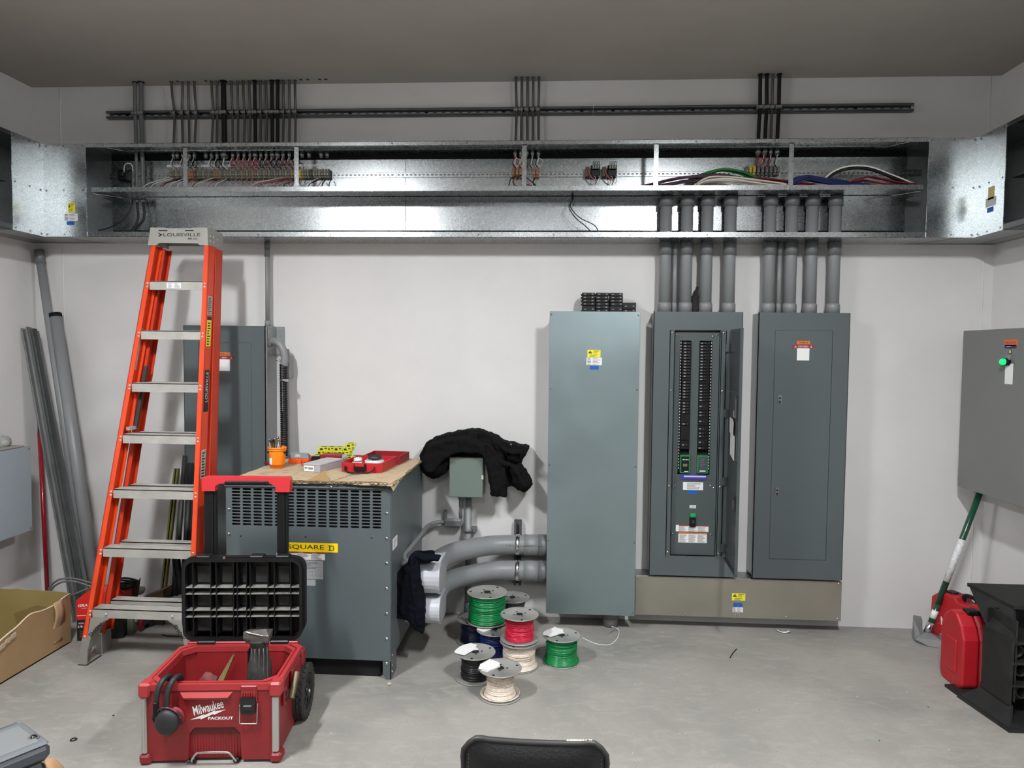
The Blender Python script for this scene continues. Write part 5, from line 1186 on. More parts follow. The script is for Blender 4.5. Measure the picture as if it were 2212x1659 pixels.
rail(rrr, lambda z: rrr(z)+fl, .10, 2.14, YR0, KR, 'rear_rail', orngd)
zst = [.272, .572, .866, 1.146, 1.413, 1.690, 1.955]
for i, z in enumerate(zst):
    y = LF(z)+.002; xa, xb = XL(z), XR_(z)
    b = MB().box(xa-.001, xb+.001, y, y+.004, z-.046, z).box(xa, xb, y, y+.074, z-.004, z).box(xa, xb, y+.070, y+.074, z-.03, z)
    for k in range(6): b.box(xa, xb, y+.008+.011*k, y+.012+.011*k, z, z+.0016)
    b.build('step', alu, t)
    multi(lambda q_: q_.lathe([(.0065, 0), (.005, .003), (0, .004)], (0, 0, 0), (0, -1, 0), 10), [(x_+dx, LF(z-zz)-.0005, z-zz) for x_, dx in ((xa-.013, .003), (xb+.013, -.001)) for zz in (.012, .030)], 'rivet', alu, t)
for i, z in enumerate(zst[:5]):
    y = YR0+KR*z+.004; xa, xb = rl(z), rrr(z)
    MB().box(xa, xb, y, y+.004, z-.040, z).box(xa, xb, y, y+.06, z-.004, z).box(xa, xb, y+.02, y+.024, z, z+.0015).box(xa, xb, y+.04, y+.044, z, z+.0015).build('rear_step', alu, t)
b = MB()
capm = mat('ladder_cap_grey', (150, 148, 142), .55, noise=(20, .05))
cx0, cx1, cy0, cy1 = 1.030, 1.352, LF(2.2)-.012, -.330
prof = [(cx0-.006, 2.150), (cx0+.04, 2.150), (cx0+.055, 2.162), (cx1-.055, 2.160), (cx1-.04, 2.150), (cx1+.004, 2.150), (cx1+.002, 2.243), (cx1-.07, 2.243), (cx1-.085, 2.240), (cx0+.10, 2.240), (cx0+.085, 2.243), (cx0+.008, 2.243)]
b.prism(prof, (0, cy0, 0), XA, ZA, (0, .012, 0))
b.box(cx0+.001, cx0+.009, cy0+.012, cy1, 2.155, 2.243).prism([(cy0+.010, 2.150), (cy1-.06, 2.150), (cy1-.045, 2.165), (cy1-.004, 2.172), (cy1, 2.20), (cy1-.02, 2.240), (cy0+.010, 2.243)], (cx1-.006, 0, 0), YA, ZA, (.008, 0, 0)).box(cx0, cx1, cy0+.012, cy1-.01, 2.232, 2.240).box(cx0, cx1, cy1-.012, cy1-.002, 2.17, 2.236)
b.build('top_cap', capm, t)
lt = cy0-.0015
pl_ = at(352, 507, Y=cy0); pr2_ = at(433, 509, Y=cy0)
b = MB(); o_ = V((pl_.x-.026, lt, pl_.z)); b.prism([(0, .012), (.026, .0), (0, -.013), (.003, -.006), (.012, 0), (.003, .006)], o_, XA, ZA, (0, -.0006, 0)).build('arrow_logo', inkm, t)
text('LOUISVILLE', ((pl_.x+pr2_.x)/2+.002, lt, pl_.z), .0165, inkm, t, width=pr2_.x-pl_.x-.004)
text('300', (pr2_.x-.058, lt, pl_.z-.021), .009, inkm, t, width=.022, bold=.03); lines(MB(), (pr2_.x-.042, lt, pl_.z-.026), XA, ZA, .036, .010, 2, seed=3).build('print', inkm, t)
for u0 in (.055, .20): MB().box(cx0+u0, cx0+u0+.048, cy0-.0012, cy0, 2.224, 2.230).build('slot', void, t)
multi(lambda q_: q_.lathe([(.005, 0), (.004, .003), (0, .0035)], (0, 0, 0), (1, 0, 0), 8), [(cx1+.002, cy0+.03+.035*i, 2.175+.028*j) for i in range(2) for j in range(2)]+[(cx1+.002, cy0+.11, 2.195)], 'rivet', alu, t)
# stickers on the right rail web and flange
def webp(px, py): return atp(px, py, (1.40+.0+fl, 0, 0), (1, 0, .03))
def stick(z0, z1, m, nm, off=.012, w=.045, side='web'):
    xf = lambda z: XR_(z)+fl+.0006
    vs = [V((xf(z), LF(z)+y, z)) for z in (z0, z1) for y in (off, off+w)]; vs2 = [v+V((.0006, 0, 0)) for v in vs]
    return MB().add(vs+vs2, [(0, 1, 3, 2), (4, 6, 7, 5), (0, 4, 5, 1), (2, 3, 7, 6), (0, 2, 6, 4), (1, 5, 7, 3)]).build(nm, m, t)
greyst = mat('sticker_grey', (170, 168, 162), .5)
zz = lambda y: at(447, y, Y=-.63).z
for (ya, yb_, m, nm) in ((690, 748, yellowp, 'warning_sticker'), (636, 678, greyst, 'data_sticker'), (970, 1030, greyst, 'data_sticker')):
    stick(zz(yb_), zz(ya), m, nm)
    if nm == 'data_sticker' or True:
        b = MB(); z0, z1 = zz(yb_), zz(ya); rq = random.Random(int(ya))
        for k in range(9):
            z = z0+(z1-z0)*(.06+.1*k); b.box(XR_(z)+fl+.0012, XR_(z)+fl+.0018, LF(z)+.018, LF(z)+.018+rq.uniform(.015, .034), z, z+(z1-z0)*.045)
        b.build('print', inkm, t)
stick(zz(690), zz(682), inkm, 'sticker_head')
stick(zz(890), zz(800), inkm, 'logo_sticker', .010, .05)
z = (zz(890)+zz(800))/2
text('LOUISVILLE', (XR_(z)+fl+.0022, LF(z)+.036, z+.02), .026, whitep, t, U=V((-.03, K, 1)), W=V((0, -1, K)), width=.16)
# inner label on the left rail web and spreader brace
z0 = at(300, 750, Y=-.6).z; b = MB().box(XL(z0)-fl+.0045, XL(z0)-fl+.0052, LF(z0)+.012, LF(z0)+.055, z0-.15, z0+.12)
vs = [V((XL(z)-fl+.0045, LF(z)+y, z)) for z in (z0-.12, z0+.10) for y in (.012, .055)]; MB().add(vs+[v+V((.0006, 0, 0)) for v in vs], [(0, 1, 3, 2), (4, 6, 7, 5), (0, 4, 5, 1), (2, 3, 7, 6), (0, 2, 6, 4), (1, 5, 7, 3)]).build('inner_label', greyst, t)
sp = mat('brace_steel', (92, 94, 92), .45, .8)
for xf, s in ((rl, 1), (rrr, -1)):
    za, zb_ = 1.50, 1.17
    MB().tube([(xf(za)+s*.004, YR0+KR*za-.01, za), (xf(zb_)+s*.004, LF(zb_)+.085, zb_)], .011, 4, 1, smooth=False).build('spreader_brace', sp, t)
    MB().box(xf(1.18)-.012, xf(1.18)+.006, LF(1.18)+.02, YR0+KR*1.18, 1.165, 1.182).build('brace_link', alu, t)
# moulded foot braces with lettering under the lowest step
foot = mat('foot_aluminium', (158, 156, 150), .45, .6, noise=(12, .08))
O_ = V((0, -.862, 0))
for s, xi in ((-1, XL), (1, XR_)):
    X_ = lambda u: xi(.15)-s*u if s == 1 else xi(.15)+u
    # u runs inwards from the rail's inner edge
    X_ = (lambda u: xi(.15)+u) if s == -1 else (lambda u: xi(.15)-u)
    arc = [(.098, .222), (.072, .212), (.045, .19), (.024, .158), (.010, .118), (.002, .07)]
    poly = [(X_(-.002), .07), (X_(0), .228), (X_(.104), .228)]+[(X_(u), w) for u, w in arc]
    MB().prism(poly, O_, XA, WV, (0, .004, 0)).build('foot_brace', foot, t)
    MB().prism([(X_(u), w) for u, w in arc]+[(X_(u+.004), w+.003) for u, w in arc[::-1]], O_, XA, WV, (0, .07, 0)).build('foot_brace_web', foot, t)
    MB().prism([(X_(-.034), .0), (X_(.010), .0), (X_(.004), .13), (X_(-.028), .13)], O_+V((0, -.002, 0)), XA, WV, (0, .006, 0)).prism([(X_(-.034), .0), (X_(-.028), .0), (X_(-.022), .13), (X_(-.028), .13)], O_, XA, WV, (0, .085, 0)).prism([(X_(-.034), .0), (X_(.010), .0), (X_(.010), .008), (X_(-.034), .008)], O_, XA, WV, (0, .11, 0)).build('foot', foot, t)
    MB().prism([(X_(-.036), -.0), (X_(.012), -.0), (X_(.012), .004), (X_(-.036), .004)], O_+V((0, -.003, 0)), XA, WV, (0, .115, 0)).build('rubber_pad', blackm, t)
    MB().box(min(rl(0)-fl if s == -1 else rrr(0), 9)-.004, (rl(0) if s == -1 else rrr(0)+fl)+.004, YR0-.004, YR0+.08, 0, .11, .004).build('rear_foot', foot, t)
    U_ = V((.72, K*.7, .70)) if s == -1 else V((.60, -K*.7, -.80)); W_ = V((-.7, K*.7, .72)) if s == -1 else V((.8, K*.6, .6))
    c_ = O_+V((X_(.040 if s == -1 else .042), 0, 0))+WV*.172+V((0, -.001, 0))
    text('SHOX', c_, .020, inkm, t, U=U_, W=(W_-U_.normalized()*W_.dot(U_.normalized())), width=.088, bold=.02)
    multi(lambda q_: q_.lathe([(.007, 0), (.005, .003), (0, .004)], (0, 0, 0), (0, -1, 0), 10), [(X_(.085), LF(.245), .248), (X_(-.014), LF(.135)-.002, .138)], 'rivet', alu, t)
# front rail sticker on the first step
z = zst[6]; p0, p1 = at(360, 612, Y=LF(z)), at(391, 612, Y=LF(z))
plate(((p0.x+p1.x)/2, LF(z)+.0005, z-.023), p1.x-p0.x, .030, whitep, t, 'step_sticker'); lines(MB(), (p0.x+.006, LF(z)-.0008, z-.036), XA, ZA, .07, .026, 4, 2, seed=4).build('print', greyink, t)

# ================================================================= ROLLING TOOL BOX
TH = R(6); TO = V((1.655, -1.662, 0)); TU = V((math.cos(TH), math.sin(TH), 0)); TV = V((-math.sin(TH), math.cos(TH), 0))
def tl(px, py, v=0):
    p = atp(px, py, TO+TV*v, TV)-TO; return p.dot(TU), p.z
red = mat('toolbox_red', (130, 30, 33), .45, noise=(9, .12), bump=(200, .08, .001)); redb = mat('toolbox_bright_red', (160, 48, 50), .45, noise=(9, .06)); redk = mat('toolbox_deep_red', (92, 18, 22), .45)
t = T('rolling_tool_box', 'open red rolling tool box with raised black lid and tall handle', 'tool box', TO, rz=TH)
def tub(o0, z0, o1, z1, i1, i0, zi):
    n_ = len(o0); L = [(x, y, z0) for x, y in o0]+[(x, y, z1) for x, y in o1]+[(x, y, z1) for x, y in i1]+[(x, y, zi) for x, y in i0]
    F = [tuple(range(n_))[::-1], tuple(range(3*n_, 4*n_))]
    for k in range(3): F += [(k*n_+i, k*n_+(i+1) % n_, (k+1)*n_+(i+1) % n_, (k+1)*n_+i) for i in range(n_)]
    return MB().add(L, F)
def oct_(x0, x1, y0, y1, c): return [(x0+c, y0), (x1-c, y0), (x1, y0+c), (x1, y1-c), (x1-c, y1), (x0+c, y1), (x0, y1-c), (x0, y0+c)]
BW, BD, BH = .515, .375, .312
tub(oct_(.010, BW-.010, .018, BD-.01, .02), .012, oct_(.004, BW-.004, .012, BD, .02), .287, oct_(.030, BW-.030, .036, BD-.02, .03), oct_(.042, BW-.042, .05, BD-.03, .03), .03).build('body', red, t, True)
b = MB(); rim_o = oct_(-.004, BW+.004, -.002, BD+.004, .03); rim_i = oct_(.026, BW-.026, .03, BD-.022, .045)
b.add([(x, y, z) for x, y in rim_o for z in (.288, BH)]+[(x, y, z) for x, y in rim_i for z in (.288, BH)], [(2*i, 2*((i+1) % 8), 2*((i+1) % 8)+1, 2*i+1) for i in range(8)]+[(16+2*i, 16+2*i+1, 16+2*((i+1) % 8)+1, 16+2*((i+1) % 8)) for i in range(8)]+[(2*i+1, 2*((i+1) % 8)+1, 16+2*((i+1) % 8)+1, 16+2*i+1) for i in range(8)]+[(2*i, 16+2*i, 16+2*((i+1) % 8), 2*((i+1) % 8)) for i in range(8)])
b.build('rim', redb, t, True)
ri2 = oct_(.012, BW-.012, .014, BD-.010, .036); ri3 = oct_(.016, BW-.016, .018, BD-.014, .038)
b = MB().add([(x, y, BH+.0006) for x, y in ri2]+[(x, y, BH+.0006) for x, y in ri3], [(i, (i+1) % 8, 8+(i+1) % 8, 8+i) for i in range(8)]); b.build('rim_groove', redk, t, True)
fr_p = [(.012, .012), (.170, .012), (.170, .012), (.176, .118), (.196, .142), (.348, .142), (.368, .118), (.374, .012), (.503, .012), (.509, .285), (.006, .285)]
fr_p = [fr_p[0], fr_p[1]]+fr_p[3:]
MB().prism(fr_p, (0, .020, 0), XA, ZA, (0, -.018, 0)).build('front_panel', red, t, True)
MB().hull([(x, y, z) for x, y, z in ((.140, .003, .284), (.345, .003, .284), (.160, -.012, .264), (.325, -.012, .264), (.160, -.010, .258), (.325, -.010, .258), (.16, .003, .248), (.325, .003, .248))]).build('front_ledge', redb, t, True)
b = MB()
for i in range(17): b.box(.186+i*.0108, .190+i*.0108, .0145, .020, .018, .11)
b.build('recess_ribs', red, t, True)
MB().prism([(.180, .112), (.364, .112), (.346, .138), (.198, .138)], (0, .012, 0), XA, ZA, (0, .006, 0)).build('recess_top', redk, t, True)
for x0, x1, nm in ((-.012, .034, 0), (BW-.034, BW+.012, 1)):
    MB().box(x0, x1, -.012, .045, .262, .320, .008).build('corner_cap', redb, t, True)
    MB().box(x0, x1, -.010, .05, -.0, .042, .010).build('corner_foot', red, t, True)
    xa = x0+.006 if nm == 0 else x0+.010
    b = MB().box(xa, xa+.024, -.006, .012, .044, .262, .003).box(xa+.005, xa+.008, -.0075, -.004, .046, .260).box(xa+.015, xa+.018, -.0075, -.004, .046, .260)
    b.build('corner_extrusion', mat('extrusion_aluminium', (190, 188, 184), .4, .6), t, True)
    MB().box(x0+.0, x1, BD-.04, BD+.006, 0.0, .30, .008).build('rear_corner', red, t, True)
# writing
u0, w0 = tl(414, 1548); u1, w1 = tl(483, 1532)
SU = V((.966, 0, .26)); SW = V((-.26, 0, .966))
uc, wc = tl(449, 1529.5)
text('Milwaukee', (uc, .0010, wc+.003), .036, whitep, t, U=SU, W=SW, width=.118, shear=.12, bold=.012, local=True)
ul, wl = tl(411, 1555); ur, wr = tl(487, 1533)
P2 = lambda f, o_: (ul+(ur-ul)*f-(wr-wl)*o_, wl+(wr-wl)*f+(ur-ul)*o_)
b = MB().prism([P2(0, 0), P2(.28, -.045), P2(.27, -.075), P2(.66, -.02), P2(.645, -.055), P2(1, 0), P2(.70, .035), P2(.73, .06), P2(.38, .01), P2(.41, .04)], (0, .0012, 0), XA, ZA, (0, -.0005, 0)).build('lightning_underline', whitep, t, True)
up, wp = tl(476.5, 1551.5); text('PACKOUT', (up, .0010, wp), .0115, whitep, t, width=tl(503.5, 1551)[0]-tl(449, 1551)[0], bold=.035, local=True)
# latch with its wire bail
ua, wa = tl(538, 1512); 
MB().box(ua-.032, ua+.032, -.006, .012, wa-.01, wa+.058, .004).build('latch_bracket', red, t, True)
MB().prism([(ua-.029, wa+.012), (ua+.029, wa+.012), (ua+.026, wa-.045), (ua-.024, wa-.045)], (0, -.006, 0), XA, ZA, (0, -.016, 0)).box(ua-.017, ua+.019, -.026, -.02, wa-.035, wa-.01, .003).build('latch', mat('latch_black', (24, 25, 27), .38), t, True)
multi(lambda q_: q_.box(-.0025, .0025, -.004, 0, -.009, .009, .001), [], 'x', red, t)
for k in range(6): MB().box(ua-.025+k*.009, ua-.021+k*.009, -.011, -.006, wa+.018, wa+.036, .001).build('latch_rib', redb, t, True)
uB, wB = tl(520, 1560); uC, _ = tl(557, 1560)
MB().tube([(ua-.030, -.014, wa-.01), (uB, -.012, wB+.03), (uB, -.012, wB+.004), (uB+.006, -.012, wB), (uC-.008, -.012, wB), (uC, -.012, wB+.006), (ua+.036, -.014, wa-.006)], .0022, 6, 3).build('wire_bail', chrome, t, True)
MB().prism([(.315+.06, .205), (.335+.06, .205), (.345+.065, .155), (.325+.065, .150), (.30+.06, .165)], (0, .002, 0), XA, ZA, (0, -.002, 0)).build('catch_wedge', redb, t, True) if False else None
# bottom lift handle
MB().tube([(.190, -.004, .010), (.190, -.014, .022), (.208, -.02, .050), (.228, -.022, .056), (.316, -.022, .056), (.336, -.02, .050), (.354, -.014, .022), (.354, -.004, .010)], .0045, 8, 4).build('lift_handle', chrome, t, True)
for x in (.190, .354): MB().cyl((x-.01, .004, .012), (x+.01, .004, .012), .010, n=12).build('handle_pivot', black, t, True)
# side details: pocket, spring, bracket, wheels
MB().box(BW-.004, BW+.010, .06, .085, .19, .262, .004).build('side_pocket', red, t, True)
MB().box(BW-.004, BW+.012, .17, .30, .20, .29, .006).build('side_bracket', red, t, True)
MB().cyl((BW+.010, .072, .215), (BW+.0115, .072, .215), .010, n=12).build('side_socket', void, t, True)
MB().cyl((BW+.010, .072, .238), (BW+.0115, .072, .238), .010, n=12).build('side_socket', void, t, True)
MB().tube([(BW+.022, .10+.0, .20), (BW+.026, .19, .27)], .013, 10, 46, rs=lambda u, i: .0135 if i % 2 else .0105).build('axle_spring', mat('spring_steel', (112, 102, 78), .5, .6), t, True) if False else MB().tube([(BW+.022, .10+.002*i, .20+.0016*i) for i in range(44)], .013, 10, 1, rs=lambda u, i: .0135 if i % 2 else .0108).build('axle_spring', mat('spring_steel', (112, 102, 78), .5, .6), t, True)
tyre = mat('tyre_rubber', (44, 42, 40), .8, noise=(30, .2)); rimk = mat('wheel_plastic', (22, 22, 24), .45)
WR = .116
def wheel(u, v, s):
    c_ = V((u, v, WR)); ax = V((s, 0, 0))
    MB().lathe([(.070, -.022), (WR-.016, -.023), (WR-.004, -.018), (WR-.003, 0), (WR-.004, .018), (WR-.016, .023), (.078, .022), (.074, .018), (.070, -.022)], c_, ax, 40).build('tyre', tyre, t, True)
    b = MB()
    for i in range(26):
        a = 2*math.pi*i/26; 
        for sd in (-1, 0, 1):
            aa = a+(.12 if sd == 0 else 0); d_ = V((0, math.cos(aa), math.sin(aa))); tg_ = V((0, -math.sin(aa), math.cos(aa)))
            p_ = c_+d_*(WR-.005)+V((sd*.0145, 0, 0)); hw = .0062; hl = .0108
            b.prism([(-hw*.6, -hl), (hw*.6, -hl), (hw, 0), (hw*.6, hl), (-hw*.6, hl), (-hw, 0)], p_, XA, tg_, d_*.005)
    b.build('tread', tyre, t, True)
    MB().lathe([(.074, .010), (.070, .020), (.062, .012), (.060, -.010), (.074, -.018)], c_, ax, 32).lathe([(0, .022), (.020, .022), (.022, .014), (.022, -.010)], c_, ax, 20).build('rim_ring', rimk, t, True)
    for i in range(6):
        a = 2*math.pi*i/6; d_ = V((0, math.cos(a), math.sin(a))); tg_ = V((0, -math.sin(a), math.cos(a)))
        MB().prism([(.018, -.012), (.064, -.008), (.064, .008), (.018, .012)], c_+ax*.002, d_, tg_, ax*.012).build('spoke', rimk, t, True)
    MB().lathe([(.009, 0), (.009, .004), (.004, .007), (0, .007)], c_+ax*.022, ax, 12).build('axle_nut', chrome, t, True)
wheel(BW+.012, .345, 1); wheel(-.012, .345, -1)
# lid: black ribbed shell standing up at the rear
lidk = mat('lid_black', (20, 20, 21), .42, noise=(12, .12), spec=.35); libr = mat('rib_dusty_toplit', (120, 118, 112), .7, noise=(18, .3))  # libr: dust plus light from above, both put into the rib colour
LV = BD+.010; LVd = V((0, .10, 1)).normalized()
def lp(px, py): 
    P0 = TO+TV*(LV+.01); p = atp(px, py, P0, TV)-TO; return p.dot(TU), p.z
la, lb = lp(395, 1382), lp(657, 1206)
u0, u1, w0, w1 = la[0]+.006, lb[0]-.006, max(la[1], BH+.006), lb[1]
def rrect(x0, x1, z0, z1, r, n_=5):
    out = []
    for cx, cz, a0 in ((x1-r, z1-r, 0), (x0+r, z1-r, 90), (x0+r, z0+r, 180), (x1-r, z0+r, 270)):
        for i in range(n_+1): a = R(a0+90*i/n_); out.append((cx+r*math.cos(a), cz+r*math.sin(a)))
    return out
def ring(outer, inner, y0, y1):
    n_ = len(outer); b_ = MB()
    A_ = [(x, y0, z) for x, z in outer]+[(x, y0, z) for x, z in inner]+[(x, y1, z) for x, z in inner]+[(x, y1, z) for x, z in outer]
    for k in range(4): b_.add(A_, [(k*n_+i, k*n_+(i+1) % n_, ((k+1) % 4)*n_+(i+1) % n_, ((k+1) % 4)*n_+i) for i in range(n_)])
    return b_
o1 = rrect(u0, u1, w0, w1, .045); i1 = rrect(u0+.012, u1-.012, w0+.012, w1-.012, .036)
ring(o1, i1, LV-.006, LV+.045).build('lid_frame', lidk, t, True)
ring(rrect(u0-.010, u1+.010, w0+.02, w1+.006, .05), rrect(u0+.002, u1-.002, w0+.02, w1-.002, .045), LV+.012, LV+.040).build('lid_skirt', lidk, t, True)
MB().prism(rrect(u0+.006, u1-.006, w0+.006, w1-.006, .04), (0, LV+.042, 0), XA, ZA, (0, .008, 0)).build('lid_panel', lidk, t, True)
for px in (419, 457, 469, 506, 514, 534, 542, 580, 594, 629):
    x = lp(px, 1300)[0]; MB().box(x-.0018, x+.0018, LV, LV+.044, w0+.012, w1-.012).build('lid_rib', lidk, t, True)
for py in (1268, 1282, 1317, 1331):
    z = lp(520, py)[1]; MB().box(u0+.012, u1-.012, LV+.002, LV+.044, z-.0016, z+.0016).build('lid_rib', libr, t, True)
b = MB()
for px in ((416, 458), (470, 503), (515, 533), (543, 580), (592, 627)):
    for py in ((1222, 1266), (1283, 1316), (1332, 1372)): 
        xa, za = lp(px[0]+5, py[1]-4); xb, zb_ = lp(px[1]-4, py[0]+4); MB().box(xa, xb, LV+.034, LV+.042, za, zb_, .003).build('lid_pad', mat('lid_pad', (38, 37, 36), .7, noise=(60, .4)), t, True)
for px in (425, 540, 596): 
    x, z = lp(px+14, 1208); MB().box(x-.03, x+.03, LV+.004, LV+.05, w1-.004, w1+.012, .004).build('lid_catch', lidk, t, True)
x, z = lp(486, 1211); MB().cyl((x, LV+.002, w1+.006), (x, LV+.0, w1+.006), .006, n=10).cyl((x, LV+.004, w1+.006), (x, LV-.002, w1+.006), .006, n=10).build('lid_bolt', chrome, t, True)
for x in (.10, BW-.10): MB().box(x-.04, x+.04, BD-.004, BD+.03, .295, BH+.014, .004).build('hinge', lidk, t, True)
MB().box(.02, BW-.02, BD, BD+.02, .27, .322, .004).build('rear_ledge', red, t, True)
# telescoping handle
HVv = BD+.075
def hp(px, py):
    p = atp(px, py, TO+TV*HVv, TV)-TO; return p.dot(TU), p.z
hl0, _ = hp(441, 1120); hl1, _ = hp(466, 1120); hr0, _ = hp(598, 1120); hr1, _ = hp(621, 1120); zt0 = hp(530, 1058)[1]; zt1 = hp(530, 1031)[1]
for a_, c_ in ((hl0, hl1), (hr0, hr1)):
    MB().box(a_, c_-.012, HVv, HVv+.022, .06, zt0+.005, .002).box(c_-.012, c_, HVv+.004, HVv+.026, .06, zt0+.005, .002).build('handle_post', black, t, True)
    MB().box(a_-.004, c_+.004, BD+.006, HVv+.034, .05, .30, .004).build('post_sleeve', red, t, True)
ga, _ = hp(438, 1040); gb, _ = hp(627, 1040)
poly = [(ga, zt0-.004), (hl1+.002, zt0-.004), (hl1+.002, zt0+.018), (hl1+.022, zt1-.026), (hr0-.024, zt1-.026), (hr0-.002, zt0+.018), (hr0-.002, zt0-.008), (gb, zt0-.008), (gb+.002, zt1-.012), (gb-.004, zt1), (ga+.008, zt1+.002), (ga-.001, zt1-.012)]
MB().prism(poly, (0, HVv-.012, 0), XA, ZA, (0, .045, 0)).build('handle_grip', mat('grip_red', (190, 44, 50), .42), t, True)
xg0, xg1 = hp(487, 1045)[0], hp(583, 1045)[0]
b = MB().box(xg0, xg1, HVv-.018, HVv+.038, zt1-.034, zt1-.014, .006); b.build('rubber_grip', black, t, True)
for i in range(24): 
    pass
b = MB()
for i in range(26): b.box(xg0+.006+i*(xg1-xg0-.012)/26, xg0+.008+i*(xg1-xg0-.012)/26, HVv-.0195, HVv-.016, zt1-.031, zt1-.017)
b.build('grip_ridges', blackm, t, True)
def LW(u, v, w): return TO+TU*u+TV*v+V((0, 0, w))
# ear muffs hung over the front rim
t2 = T('ear_muffs', 'black ear muffs hung over the front rim of the red tool box', 'ear muffs', LW(.05, -.02, .2))
mk = mat('muff_black', (30, 31, 33), .55)
uc, wc = tl(361, 1560, -.05)
up0, wp0 = tl(350, 1476, 0); up1, wp1 = tl(378, 1476, 0)
for k, (ux, dv) in enumerate(((tl(352, 1500)[0], 0), (tl(374, 1500)[0], .004))):
    P = [LW(ux+.008, .055, .235), LW(ux+.010, .050, .29), LW(ux+.012, .028, .330), LW(ux+.004, -.010, .333), LW(ux-.006, -.032, .30), LW(ux-.008, -.040, .25), LW(ux-.004+(.006 if k == 0 else -.010), -.042, .208)]
    MB().tube(P, .0135, 10, 6, flat=.75).build('headband', mk, t2)
MB().ball(LW(uc, -.052, wc), .046, 24, 14, (.98, .55, 1.06), Matrix.Rotation(TH, 3, 'Z')).build('ear_cup', mk, t2)
MB().ball(LW(uc+.012, -.018, wc+.002), .041, 24, 14, (1, .35, 1.0), Matrix.Rotation(TH, 3, 'Z')).build('inner_cup', mat('muff_red', (120, 18, 36), .5), t2)
MB().tube([LW(uc-.047, -.045, wc-.005), LW(uc-.052, -.05, wc+.02), LW(uc-.028, -.052, wc+.048), LW(uc-.004, -.05, wc+.055), LW(uc+.024, -.052, wc+.046), LW(uc+.05, -.048, wc+.02), LW(uc+.048, -.045, wc-.01)], .0042, 8, 6).build('yoke', mk, t2)
MB().tube([LW(uc-.02, -.05, wc+.05), LW(uc, -.052, wc+.056), LW(uc+.03, -.052, wc+.045), LW(uc+.052, -.05, wc+.016)], .0022, 6, 6).build('yoke_trim', mat('muff_trim', (200, 60, 80), .4), t2)
MB().box(-.008, .008, -.006, .006, -.03, .03, .003, M=Matrix.Translation(LW(tl(352, 1500)[0]-.006, -.052, .24)) @ Matrix.Rotation(TH, 4, 'Z')).build('slider', black, t2)
# reciprocating tool standing in the box
t2 = T('power_tool', 'worn dark grey cordless power tool standing on end inside the red tool box', 'power tool', LW(.40, .22, .04))
gy = mat('worn_rubber', (58, 57, 55), .6, noise=(22, .5), bump=(60, .4, .004))
cu, cw = tl(561, 1470, .20); tu, tw = tl(561, 1400, .20)
b = MB().tube([LW(cu+.006, .20, .04), LW(cu+.004, .20, .10), LW(cu, .20, .20), LW(cu+.000, .20, .29), LW(cu+.002, .195, .37), LW(cu+.004, .19, .415)], .05, 20, 6, rs=lambda u, i: .062-.022*min(1, u*1.3)+.004*math.sin(u*14), flat=.85)
b.build('housing', gy, t2)
b = MB()
for k in range(5):
    a = -2.2+.42*k; b.tube([LW(cu+math.cos(a)*.052, .20+math.sin(a)*.045, .10), LW(cu+math.cos(a)*.044, .20+math.sin(a)*.038, .24), LW(cu+.002+math.cos(a)*.040, .196+math.sin(a)*.036, .38)], .0025, 6, 6)
b.build('grip_ridges', mat('worn_rubber_light', (92, 90, 86), .6), t2)
MB().box(-.044, -.030, -.02, .015, .29, .37, .005, M=Matrix.Translation(LW(cu, .20, 0)) @ Matrix.Rotation(TH, 4, 'Z')).build('switch_block', black, t2)
MB().hull([LW(cu+dx, .19+dy, z) for dx, dy, z in ((-.040, -.03, .405), (.046, -.03, .405), (-.036, .03, .41), (.046, .03, .41), (-.052, -.035, .425), (.050, -.03, .432), (-.045, .03, .44), (.05, .03, .44), (-.052, -.03, .452), (.03, 0, .452))]).build('metal_shoe', mat('worn_steel', (112, 108, 102), .45, .8, noise=(30, .3)), t2)
MB().tube([LW(cu-.045, .165, .45), LW(cu-.02, .16, .444), LW(cu+.02, .16, .436), LW(cu+.048, .165, .430)], .005, 6, 4).build('shoe_edge', chrome, t2)
# wooden wedge, red-black drill and rags inside
ua_, wa_ = tl(408, 1470, .15); ub_, wb_ = tl(432, 1437, .30)
o = MB().prism([(0, 0), (.035, 0), (.085, .15), (.078, .155)], LW(.17, .20, .16), TU, V((0, .35, 1)), (0, .012, 0)).build('folding_blade', mat('olive_brass', (134, 116, 74), .45, .3, noise=(20, .15)))
tag(o, 'flat olive brass coloured tapered piece sticking up inside the red tool box', 'tool part')
p = tl(412, 1440, .25)
o = MB().ball(LW(.155, .25, .20), .05, 14, 8, (.8, .6, .9)).build('red_glove', mat('dull_pink_cloth', (112, 58, 54), .8)); blob(o, .006, .03, .02, smooth=1); tag(o, 'dusty red cloth glove behind the brass piece in the tool box', 'glove')
t2 = T('cordless_drill', 'red and black cordless drill lying deep inside the red tool box', 'drill', LW(.33, .2, .05))
MB().cyl(LW(.28, .18, .15), LW(.37, .20, .16), .028, .024, 16).build('motor_housing', redk, t2)
MB().cyl(LW(.25, .175, .15), LW(.28, .18, .15), .024, .020, 16).build('chuck', black, t2)
MB().tube([LW(.34, .2, .14), LW(.35, .21, .06), LW(.35, .21, .035)], .022, 10, 3).build('grip', black, t2)
for i in range(7):
    o = MB().ball(LW(.10+.055*i, .12+.05*(i % 3), .075), .045, 10, 7, (1.2, 1, .75)).build('tool_pouch', mat(('pouch_dark', 'pouch_grey', 'pouch_red')[i % 3], ((40, 34, 34), (72, 66, 62), (110, 24, 30))[i % 3], .8)); blob(o, .009, .04, .02, smooth=1)
    tag(o, ('dark', 'grey', 'dark red')[i % 3]+' soft bundle at the bottom of the red tool box', 'bundle', ('dark', 'grey', 'dark red')[i % 3]+' bundles in the tool box')
